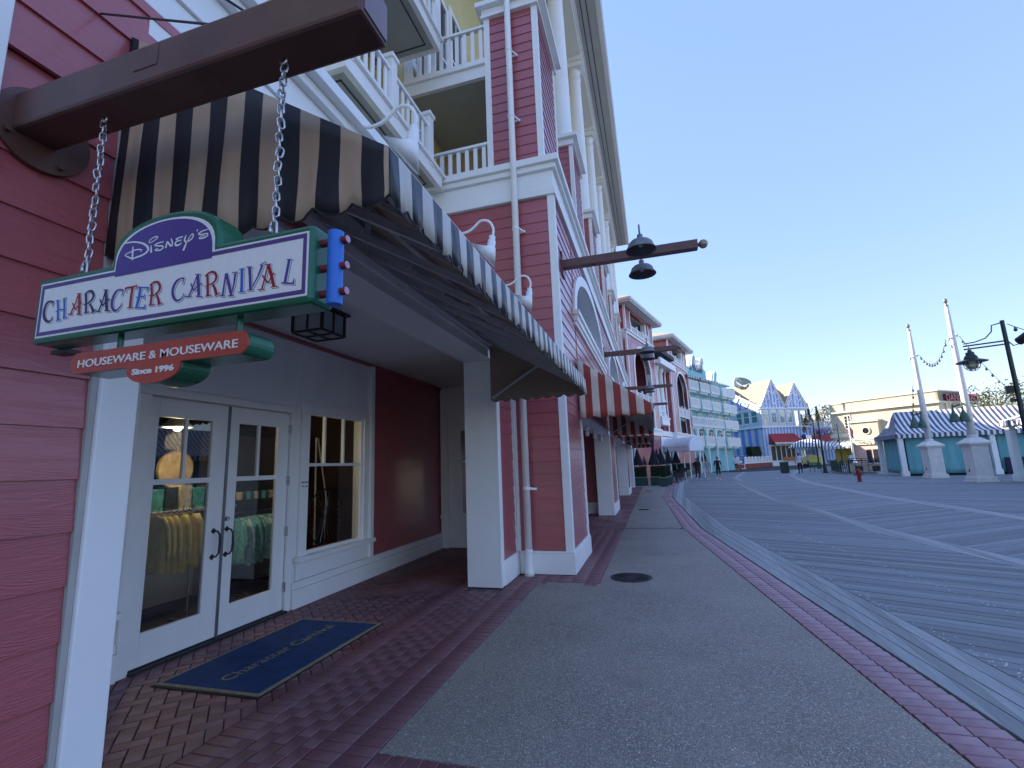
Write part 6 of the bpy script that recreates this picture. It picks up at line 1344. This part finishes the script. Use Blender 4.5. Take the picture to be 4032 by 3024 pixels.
# ================================================================ GREENERY HELPERS
HEDGE = mat('hedge_leaf', (.022, .045, .018), rough=.7, var=.5, scale=14, spec=.3); LEAFY = mat('olive_tree_leaf', (.12, .125, .04), rough=.7, var=.4, scale=1.2, spec=.3); LEAFG = mat('autumn_tree_leaf', (.20, .15, .03), rough=.7, var=.4, scale=1.2, spec=.3); PINEM = mat('dark_conifer_leaf', (.02, .05, .035), rough=.8, var=.3, scale=2, spec=.3)
BARK = mat('grey_bark', (.12, .09, .07), rough=.9, var=.3, scale=6)
def leaf(mb, p, s, rnd):
    a = Vector((rnd.gauss(0, 1), rnd.gauss(0, 1), rnd.gauss(0, 1))).normalized(); b = a.orthogonal().normalized(); c = a.cross(b)
    mb.add([p-b*s, p+c*s*.55, p+b*s, p-c*s*.55], [(0, 1, 2, 3)])
def leaf_box(x0, x1, y0, y1, z0, z1, n, s, seed):
    rnd = random.Random(seed); mb = MB()
    for i in range(n):
        x, y, z = rnd.uniform(x0, x1), rnd.uniform(y0, y1), rnd.uniform(z0, z1)
        k = rnd.randrange(5)                                  # mostly on the clipped faces
        if k == 0: x = x0 if rnd.random() < .5 else x1
        elif k == 1: y = y0
        elif k == 2: z = z1
        elif k == 3: y = y1
        leaf(mb, Vector((x+rnd.gauss(0, s*.5), y+rnd.gauss(0, s*.5), z+rnd.gauss(0, s*.6))), s*rnd.uniform(.7, 1.4), rnd)
    return mb
PGREEN = mat('planter_green', (.012, .055, .052), rough=.45, var=.15); PRIM = mat('planter_rim', (.16, .20, .13), rough=.6, var=.1)
def planter(loc, lx, ly, rz, label, h=.60, hh=1.26, seed=1):
    t = thing('hedge_planter', (0, 0, 0), label, 'planter', 'green planters with clipped hedges round the cafe terrace')
    part('box', MB().box(-lx/2, lx/2, -ly/2, ly/2, .04, h-.07), PGREEN, t); part('foot', MB().box(-lx/2+.05, lx/2-.05, -ly/2+.05, ly/2-.05, 0, .04), DARKM, t)
    part('rim', MB().box(-lx/2-.05, lx/2+.05, -ly/2-.05, ly/2+.05, h-.07, h), PRIM, t, bevel=.01)
    n = max(1, round(lx/.55))
    for i in range(n+1): x = -lx/2+lx*i/n; part('stile', MB().box(x-.035, x+.035, -ly/2-.02, -ly/2, .06, h-.08), PGREEN, t)
    for x in (-1, 1):
        for y in (-1, 1): part('side_stile', MB().box(x*lx/2-.02, x*lx/2+.02, y*(ly/2-.04)-.035, y*(ly/2-.04)+.035, .06, h-.08), PGREEN, t)
    struct(part('hedge', leaf_box(-lx/2+.04, lx/2-.04, -ly/2+.04, ly/2-.04, h, hh, int(1500*lx), .035, seed), HEDGE, t), 'stuff')
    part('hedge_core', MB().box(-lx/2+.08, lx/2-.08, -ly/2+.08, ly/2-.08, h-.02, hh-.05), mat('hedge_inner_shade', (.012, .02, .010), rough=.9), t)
    return place(t, loc, rz)
planter((-1.12, 34.7, 0), 1.15, .6, -.05, 'leftmost green hedge planter, next to the last arcade pier', seed=1)
planter((.12, 34.6, 0), .85, .6, -.05, 'middle green hedge planter behind the small square one', seed=2)
planter((.50, 32.75, 0), .46, .46, -.05, 'small square green hedge planter standing foremost on the walkway', seed=3)
planter((.78, 34.95, 0), .5, .95, .0, 'narrow green hedge planter right behind the small square one', seed=4)
planter((2.6, 50.5, 0), 1.5, .6, 1.2, 'far green hedge planter left of the man in the black shirt', seed=5)
planter((3.3, 54.0, 0), 1.5, .6, 1.2, 'far green hedge planter behind the man in the black shirt', seed=6)
planter((1.3, 50.5, 0), 2.4, .6, .2, 'long far hedge planter behind the cafe chairs', seed=7)
planter((4.3, 59.0, 0), 2.4, .6, 1.1, 'farthest hedge planter, behind the man in grey', seed=8)
# closed umbrellas
UMB = mat('black_umbrella_canvas', (.010, .011, .018), rough=.75, var=.2, scale=5)
def umbrella():
    t = thing('closed_umbrella', (0, 0, 0), 'x', 'umbrella', 'closed black umbrellas on the cafe terrace')
    rows = []
    for k in range(11):
        s = k/10; r_ = .035+.30*s**1.1; z = 2.52-1.14*s
        if k == 1: r_ = .07
        rows.append([(r_*(1+.22*math.cos(8*2*PI*i/48))*math.cos(2*PI*i/48), r_*(1+.22*math.cos(8*2*PI*i/48))*math.sin(2*PI*i/48), z+(.05*math.cos(8*2*PI*i/48) if k == 10 else 0)) for i in range(49)])
    part('canopy', MB().grid(rows), UMB, t, smooth=True, solid=.01); part('pole', MB().cone((0, 0, 0), (0, 0, 2.55), .028, .028, 10), mat('umbrella_pole', (.35, .35, .36), rough=.4, metal=.5), t)
    part('vent_cap', MB().lathe([(.02, 2.62), (.05, 2.56), (.09, 2.46), (.085, 2.45)], n=16), UMB, t); part('finial', MB().lathe([(.015, 2.6), (.018, 2.66), (.001, 2.72)], n=10), UMB, t); part('base', MB().lathe([(.3, 0), (.3, .05), (.06, .08), (.05, .25)], n=18), DARKM, t)
    return t
um = umbrella()
us = [((-1.15, 36.6), 'leftmost closed black umbrella, above the first planter'), ((-.95, 40.5), 'second closed black umbrella from the left, half behind the first'), ((-.02, 34.9), 'tallest closed black umbrella, above the middle planters'), ((.25, 42.0), 'closed black umbrella tucked behind the tallest one'), ((.52, 38.8), 'closed black umbrella just right of the tallest one'),
      ((1.25, 45.5), 'closed black umbrella in front of the white barrel canopy, left of two'), ((1.95, 46.8), 'closed black umbrella in front of the white barrel canopy, right of two'), ((4.55, 60.5), 'far closed black umbrella under the canopy, behind the man in black'), ((5.4, 63.0), 'far closed black umbrella beside the canopy end post'), ((5.95, 63.5), 'farthest closed black umbrella, behind the man in grey')]
for i, (p, lb_) in enumerate(us):
    o = um if i == 0 else copy_tree(um); place(o, (*p, 0), i*.4, lb_)
def chair():
    t = thing('cafe_chair', (0, 0, 0), 'x', 'chair', 'dark cafe chairs on the terrace')
    CH = mat('dark_wicker', (.02, .022, .028), rough=.6, var=.3, scale=20)
    part('seat', MB().box(-.24, .24, -.24, .24, .43, .47), CH, t, bevel=.01); part('backrest', MB().ext([(-.23, .22, .62), (.23, .22, .62), (.25, .30, .95), (.0, .31, 1.0), (-.25, .30, .95)], (0, .025, .0)), CH, t)
    for x in (-.21, .21):
        part('leg', MB().bar((x, -.2, .43), (x*1.15, -.26, 0), .035, .035), CH, t); part('leg', MB().bar((x, .21, .7), (x*1.15, .30, 0), .035, .035), CH, t); part('armrest', MB().tube([(x*1.05, -.2, .45), (x*1.12, -.2, .66), (x*1.12, .2, .68)], .016, 6), CH, t)
    return t
c0 = chair()
chs = [((1.15, 36.4), 2.2, 'nearest dark cafe chair beside the narrow planter'), ((1.45, 38.2), -.8, 'dark cafe chair turned toward the walkway, behind the nearest one'), ((1.0, 39.2), 1.4, 'dark cafe chair at the left of the second table'), ((2.0, 41.3), -.3, 'dark cafe chair with its back to the man in black'), ((.1, 36.6), .4, 'dark cafe chair seen between the first two planters'), ((2.3, 44.3), -1.2, 'farthest dark cafe chair near the hedge')]
for i, (p, a, lb_) in enumerate(chs):
    o = c0 if i == 0 else copy_tree(c0); place(o, (*p, 0), a, lb_)
def table():
    t = thing('cafe_table', (0, 0, 0), 'x', 'table', 'dark cafe tables on the terrace')
    part('top', MB().lathe([(.40, .72), (.42, .735), (.42, .75), (.001, .755)], n=24), mat('dark_table_top', (.03, .033, .04), rough=.35), t); part('stem', MB().cone((0, 0, .03), (0, 0, .72), .035, .035, 10), DARKM, t); part('foot', MB().lathe([(.26, 0), (.26, .02), (.05, .05)], n=16), DARKM, t); return t
tt = table(); place(tt, (.75, 36.9, 0), 0, 'nearest dark round cafe table'); place(copy_tree(tt), (1.5, 39.6, 0), 0, 'second dark round cafe table'); place(copy_tree(tt), (1.7, 43.2, 0), 0, 'farthest dark round cafe table')
# white barrel canopy
CANV = mat('white_canopy_vinyl', (.70, .72, .80), rough=.45, var=.05, scale=1.5)
bc = thing('barrel_canopy', (0, 0, 0), 'white barrel vaulted entrance canopy on thin white posts', 'canopy')
rows = []
for i in range(25):
    s = i/24; x = -4.4*s; bul = .03*abs(math.sin(s*PI*5)); rows.append([(x, .98*math.cos(PI*k/16), 2.72+(.92+bul)*math.sin(PI*k/16)) for k in range(17)])
part('vault', MB().grid(rows), CANV, bc, smooth=True, solid=.01); part('end_face', MB().ext([(0, .98*math.cos(PI*k/16), 2.72+.92*math.sin(PI*k/16)) for k in range(17)], (.02, 0, 0)), CANV, bc)
part('side_valance', MB().box(-4.4, 0, -.99, -.97, 2.42, 2.74).box(-4.4, 0, .97, .99, 2.42, 2.74).box(.0, .02, -.97, .97, 2.42, 2.72), CANV, bc)
for x in (-.1, -2.2, -4.2):
    for y in (-.93, .93): part('post', MB().cone((x, y, 0), (x, y, 2.45), .05, .05, 10), WHITE2, bc)
place(bc, (3.72, 45.6, 0), math.radians(-42))
# white fence on a brick base
wf = thing('white_fence', (8.6, 70, 0), 'white panel fence on a low brick wall in front of the striped building', 'fence')
A_, B_ = Vector((8.3, 70.5, 0)), Vector((19.3, 92.2, 0)); n = 15
part('brick_base', MB().bar(A_+Vector((0, 0, .36)), B_+Vector((0, 0, .36)), .4, .74), mat('planter_brick', (.24, .07, .05), rough=.85, var=.4, scale=5), wf); part('rail', MB().bar(A_+Vector((0, 0, .80)), B_+Vector((0, 0, .80)), .16, .14).bar(A_+Vector((0, 0, 1.66)), B_+Vector((0, 0, 1.66)), .14, .1), WHITE2, wf)
for i in range(n+1): p = A_.lerp(B_, i/n); part('post', MB().box(p.x-.09, p.x+.09, p.y-.09, p.y+.09, .74, 1.82), WHITE2, wf)
for i in range(n): part('panel', MB().bar(A_.lerp(B_, (i+.12)/n)+Vector((0, 0, 1.22)), A_.lerp(B_, (i+.88)/n)+Vector((0, 0, 1.22)), .04, .68), mat('fence_panel_grey', (.58, .62, .64), rough=.5), wf)
for (a, b, z0, z1, lb_) in ((.02, .20, .7, 2.6, 'long dark clipped hedge behind the left part of the white fence'), (.21, .30, .7, 2.15, 'short dark round hedge next to the long one behind the fence'), (.70, .90, .8, 3.3, 'dark clipped hedge behind the right part of the white fence')):
    p, q = A_.lerp(B_, a)+Vector((-1.0, .6, 0)), A_.lerp(B_, b)+Vector((-1.0, .6, 0)); L = (q-p).length; h = thing('clipped_hedge', (0, 0, 0), lb_, 'hedge', 'clipped hedges behind the white fence')
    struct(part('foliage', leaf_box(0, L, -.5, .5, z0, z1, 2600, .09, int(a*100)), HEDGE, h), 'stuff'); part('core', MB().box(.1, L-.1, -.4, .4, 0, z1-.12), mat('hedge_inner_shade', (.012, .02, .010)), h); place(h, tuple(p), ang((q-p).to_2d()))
# trees beyond
def tree(loc, h, r_, m_, label, seed, lo=.35, sparse=1.0):
    rnd = random.Random(seed); t = thing('tree', (0, 0, 0), label, 'tree', 'trees beyond the buildings')
    part('trunk', MB().tube([(0, 0, 0), (.1, 0, h*.3), (-.1, .1, h*.6), (.05, 0, h*.85)], [h*.028, h*.022, h*.014, h*.005], 8), BARK, t)
    br = MB(); lf = MB()
    for i in range(16):
        a = rnd.uniform(0, 2*PI); z = h*rnd.uniform(lo, .85); l = r_*rnd.uniform(.5, 1.0)*(1-abs(z/h-.6)*.8); tip = Vector((l*math.cos(a), l*math.sin(a), z+l*rnd.uniform(.2, .6)))
        br.tube([(0, 0, z*.85), tuple(tip*.5+Vector((0, 0, z*.45))), tuple(tip)], [h*.012, h*.008, h*.003], 5)
        for c in range(5):
            cc = tip+Vector((rnd.gauss(0, r_*.22), rnd.gauss(0, r_*.22), rnd.gauss(0, r_*.16)))
            for k in range(int(26*sparse)): leaf(lf, cc+Vector((rnd.gauss(0, r_*.13), rnd.gauss(0, r_*.13), rnd.gauss(0, r_*.10))), h*.018*rnd.uniform(.6, 1.3), rnd)
    part('branches', br, BARK, t); struct(part('crown', lf, m_, t), 'stuff'); return place(t, loc)
tree((67, 124, 0), 12.5, 6.5, LEAFY, 'left one of the two sunlit olive trees above the tent roofs', 1); tree((73.5, 130, 0), 15, 6.5, LEAFY, 'right, taller one of the two sunlit olive trees above the tent roofs', 2)
tree((38.5, 127, 0), 13.5, 4.5, LEAFG, 'golden tree squeezed between the striped building and the cream hall', 3); tree((80, 128, 0), 11, 5, LEAFY, 'low olive tree behind the nearer tent', 4)
def conifer(loc, h, label, seed):
    rnd = random.Random(seed); t = thing('conifer', (0, 0, 0), label, 'tree', 'distant conifers behind the striped building'); lf = MB()
    for i in range(900):
        s = rnd.random()**.7; rr = h*.16*(1-s)*math.sqrt(rnd.random()); a = rnd.uniform(0, 2*PI); leaf(lf, Vector((rr*math.cos(a), rr*math.sin(a), h*(.1+.9*s))), h*.025, rnd)
    part('trunk', MB().cone((0, 0, 0), (0, 0, h*.9), h*.018, h*.004, 7), BARK, t); struct(part('crown', lf, PINEM, t), 'stuff'); return place(t, loc)
for i, (x, y, h, lb_) in enumerate(((36, 146, 13.5, 'distant dark conifer at the left behind the upper porch'), (38.5, 143, 12.5, 'distant dark conifer just right of the lamp post top'), (41.0, 146, 15.5, 'tallest distant dark conifer above the roof railing'), (43.2, 146, 14.5, 'distant dark conifer right of the tallest one'))): conifer((x, y, 0), h, lb_, i+20)

# ================================================================ PEOPLE
def person(label, loc, face, h, cols, stride=0.0, arms=(0, 0), shorts=False, long_sleeve=False, extra=None, bag=None):
    """skinned skeleton; local front is -y"""
    top, bot, shoe, skin, hairc = cols
    V, E_, Rr, bone = [], [], [], []
    def v(p, r_): V.append(Vector(p)*h); Rr.append((r_[0]*h, r_[1]*h) if isinstance(r_, tuple) else (r_*h, r_*h)); return len(V)-1
    def e(a, b, tag_): E_.append((a, b)); bone.append((a, b, tag_))
    pel = v((0, 0, .53), (.088, .066)); wa = v((0, 0, .61), (.078, .055)); che = v((0, -.004, .72), (.096, .064)); nb = v((0, .0, .808), (.052, .045)); nk = v((0, -.006, .848), .029); h0 = v((0, -.014, .882), (.036, .044)); h1 = v((0, -.014, .93), (.042, .052)); h2 = v((0, -.006, .972), (.03, .036))
    for a, b, g_ in ((pel, wa, 'top'), (wa, che, 'top'), (che, nb, 'top'), (nb, nk, 'skin'), (nk, h0, 'skin'), (h0, h1, 'skin'), (h1, h2, 'skin')): e(a, b, g_)
    hands = []
    for s, sw in ((1, arms[0]), (-1, arms[1])):
        sh = v((s*.105, 0, .795), .038); el = v((s*.142, -sw*.05, .645), .028); bend = abs(sw)
        wr = v((s*.150, -sw*.12-.02*bend, .515+.03*bend), .018); hd = v((s*.150, -sw*.135-.025*bend, .478+.03*bend), (.013, .022))
        e(nb, sh, 'top'); e(sh, el, 'top'); e(el, wr, 'top' if long_sleeve else 'skin'); e(wr, hd, 'skin'); hands.append((V[wr], V[hd], s))
    for s, st in ((1, stride), (-1, -stride)):
        hp = v((s*.052, 0, .485), .058); kn = v((s*.055, -st*.11-(.03 if st else 0), .275), .038); lift = .05 if st < 0 else .0
        an = v((s*.055, -st*.20, .05+lift), .024); to = v((s*.058, -st*.20-.085, .018+lift*.4), .02); hl = v((s*.055, -st*.20+.028, .02+lift), .02)
        e(pel, hp, 'bot'); e(hp, kn, 'bot'); e(kn, an, 'skin' if shorts else 'bot'); e(an, to, 'shoe'); e(an, hl, 'shoe')
    me = bpy.data.meshes.new('body_skeleton'); me.from_pydata(V, E_, []); ob = bpy.data.objects.new('body_skeleton', me); COL.objects.link(ob)
    ob.modifiers.new('skin', 'SKIN'); sv = me.skin_vertices[0].data
    for i, r_ in enumerate(Rr): sv[i].radius = r_; sv[i].use_root = (i == 0)
    ss = ob.modifiers.new('sub', 'SUBSURF'); ss.levels = 1
    dg = bpy.context.evaluated_depsgraph_get(); dg.update(); body = bpy.data.meshes.new_from_object(ob.evaluated_get(dg)); bpy.data.objects.remove(ob)
    mats_ = {'top': top, 'bot': bot, 'shoe': shoe, 'skin': skin}; keys = list(mats_)
    body.materials.clear()
    for k in keys: body.materials.append(mats_[k])
    for p in body.polygons:
        c = p.center; best = None
        for a, b, g_ in bone:
            A0, B0 = V[a], V[b]; d = B0-A0; t_ = max(0, min(1, (c-A0).dot(d)/d.length_squared)); dist = (c-(A0+d*t_)).length-.5*(Rr[a][0]+Rr[b][0])*.5
            if best is None or dist < best[0]: best = (dist, g_)
        g_ = best[1]
        if g_ == 'top' and c.z < .545*h and abs(c.x) < .1*h: g_ = 'bot'
        p.material_index = keys.index(g_); p.use_smooth = True
    bm = bmesh.new(); bm.from_mesh(body)
    # five separate fingers on each hand
    for wr, hd, s in hands:
        d = (hd-wr).normalized(); side = Vector((0, -1, 0))
        fm = MB()
        for k in range(4):
            r0 = hd+side*((k-1.5)*.0095*h); L = (.040, .046, .044, .034)[k]*h; fm.tube([r0-d*.008*h, r0+d*L*.5+Vector((-s*.004*h, 0, 0)), r0+d*L+Vector((-s*.014*h, 0, 0))], [.0052*h, .0048*h, .0036*h], 6)
        r0 = hd-d*.012*h+side*.018*h; fm.tube([r0, r0+d*.016*h+side*.014*h, r0+d*.034*h+side*.016*h], [.006*h, .0055*h, .004*h], 6)
        o_ = len(bm.verts); vv = [bm.verts.new(q) for q in fm.v]
        for f in fm.f:
            try: nf = bm.faces.new([vv[i] for i in f]); nf.material_index = keys.index('skin'); nf.smooth = True
            except ValueError: pass
    # nose and ears
    nm = MB(); nm.cone((0, -.060*h, .925*h), (0, -.076*h, .915*h), .010*h, .006*h, 6)
    for s in (-1, 1): nm.sphere((s*.044*h, -.008*h, .925*h), .012*h, 6, 4)
    vv = [bm.verts.new(q) for q in nm.v]
    for f in nm.f:
        try: nf = bm.faces.new([vv[i] for i in f]); nf.material_index = keys.index('skin')
        except ValueError: pass
    bm.to_mesh(body); bm.free()
    t = thing('person', (0, 0, 0), label, 'person')
    part('body', body, None, t)
    hr = MB(); rows = []
    for j in range(6):
        q = j/5*1.75
        rows.append([(.050*h*math.sin(q)*math.cos(2*PI*i/16), -.008*h+.060*h*math.sin(q)*math.sin(2*PI*i/16)+(.012*h if math.sin(2*PI*i/16) < -.3 and j > 3 else 0), .940*h+.056*h*math.cos(q)+(.022*h if math.sin(2*PI*i/16) < -.3 and j > 3 else 0)) for i in range(17)])
    part('hair', MB().grid(rows), hairc, t, smooth=True, solid=.006*h)
    fe = MB()
    for s in (-1, 1): fe.sphere((s*.018*h, -.060*h, .937*h), .006*h, 6, 4)
    part('eyes', fe, DARKM, t); part('mouth', MB().box(-.016*h, .016*h, -.066*h, -.058*h, .893*h, .897*h), mat('lip', (.30, .10, .08), rough=.6), t)
    if extra == 'glasses': part('sunglasses', MB().box(-.04*h, -.004*h, -.069*h, -.062*h, .928*h, .946*h).box(.004*h, .04*h, -.069*h, -.062*h, .928*h, .946*h).box(-.046*h, .046*h, -.064*h, -.061*h, .938*h, .944*h), DARKM, t)
    if extra == 'cap': part('cap', MB().lathe([(.054*h, .945*h), (.05*h, .975*h), (.02*h, 1.0*h), (.001, 1.002*h)], (0, -.006*h, 0), 14).box(-.035*h, .035*h, -.115*h, -.05*h, .945*h, .953*h), hairc, t)
    return place(t, loc, face)
SKN = mat('skin_light', (.46, .27, .19), rough=.55, var=.06); SKD = mat('skin_tan', (.33, .18, .12), rough=.55, var=.06); BLKC = mat('black_cloth', (.010, .010, .013), rough=.85, var=.2); NVC = mat('dark_navy_cloth', (.012, .014, .028), rough=.85, var=.2); GRYC = mat('grey_marl_cloth', (.30, .31, .34), rough=.9, var=.12); LGR = mat('light_grey_cloth', (.40, .42, .46), rough=.9, var=.1)
WHC = mat('white_cloth', (.68, .69, .74), rough=.85, var=.06); WSH = mat('white_shoe', (.80, .80, .82), rough=.6); BSH = mat('black_shoe', (.015, .015, .017), rough=.6); HBR = mat('dark_brown_hair', (.022, .013, .009), rough=.6); HGR = mat('grey_hair', (.32, .31, .30), rough=.6); KHK = mat('khaki_cloth', (.10, .075, .045), rough=.9); PNKC = mat('pink_cloth', (.45, .22, .30), rough=.9); CRM = mat('cream_cloth', (.60, .60, .58), rough=.85)
person('person in a black T-shirt, dark trousers and white shoes, left of three walking', (3.30, 41.8, 0), .12, 1.77, (BLKC, NVC, WSH, SKD, HBR), .55, (.5, -.5), extra='glasses')
person('person in grey sweater and grey trousers, middle of three walking', (4.08, 41.9, 0), .0, 1.68, (GRYC, LGR, WSH, SKN, HGR), -.35, (-.4, .5), long_sleeve=True)
person('person in a black shirt and dark shorts, right of three walking', (4.80, 41.3, 0), -.1, 1.80, (BLKC, mat('charcoal_cloth', (.03, .03, .032), rough=.9), WSH, SKN, HBR), .5, (1.3, -.2), shorts=True)
person('person in a white shirt and khaki shorts walking away by the blue notice', (9.45, 63.4, 0), PI-.2, 1.86, (WHC, KHK, BSH, SKN, HBR), -.55, (.3, -.4), shorts=True)
person('person in a cream top and black trousers walking away by the litter bin', (12.7, 49.6, 0), PI-.1, 1.88, (CRM, BLKC, BSH, SKD, HBR), .35, (.9, .9))
person('person in pink at the snack cart under the striped canopy', (19.3, 71.6, 0), .9, 1.72, (PNKC, BLKC, BSH, SKN, HGR), .1, (.4, .3))
person('person in a white top seen behind the curved iron railing', (24.4, 72.0, 0), 2.6, 1.7, (WHC, BLKC, BSH, SKD, HBR), .3, (.2, -.2))
# small flag mast in front of the cream hall
fm_ = thing('flag_pole', (28.6, 83.3, 0), 'white flag pole with a furled red flag in front of the cream hall', 'flag pole'); part('pole', MB().cone((28.6, 83.3, 0), (28.6, 83.3, 7.2), .16, .06, 10), WHITE2, fm_, smooth=True); part('flag', MB().tube([(28.72, 83.3, 5.6), (28.85, 83.3, 5.0), (28.8, 83.25, 4.4), (28.95, 83.3, 3.8)], [.05, .22, .16, .05], 8), mat('faded_red_flag', (.35, .06, .10), rough=.8), fm_); part('base', MB().lathe([(.5, 0), (.5, .3), (.25, .5), (.2, .9)], (28.6, 83.3, 0), 14), WHITE2, fm_)
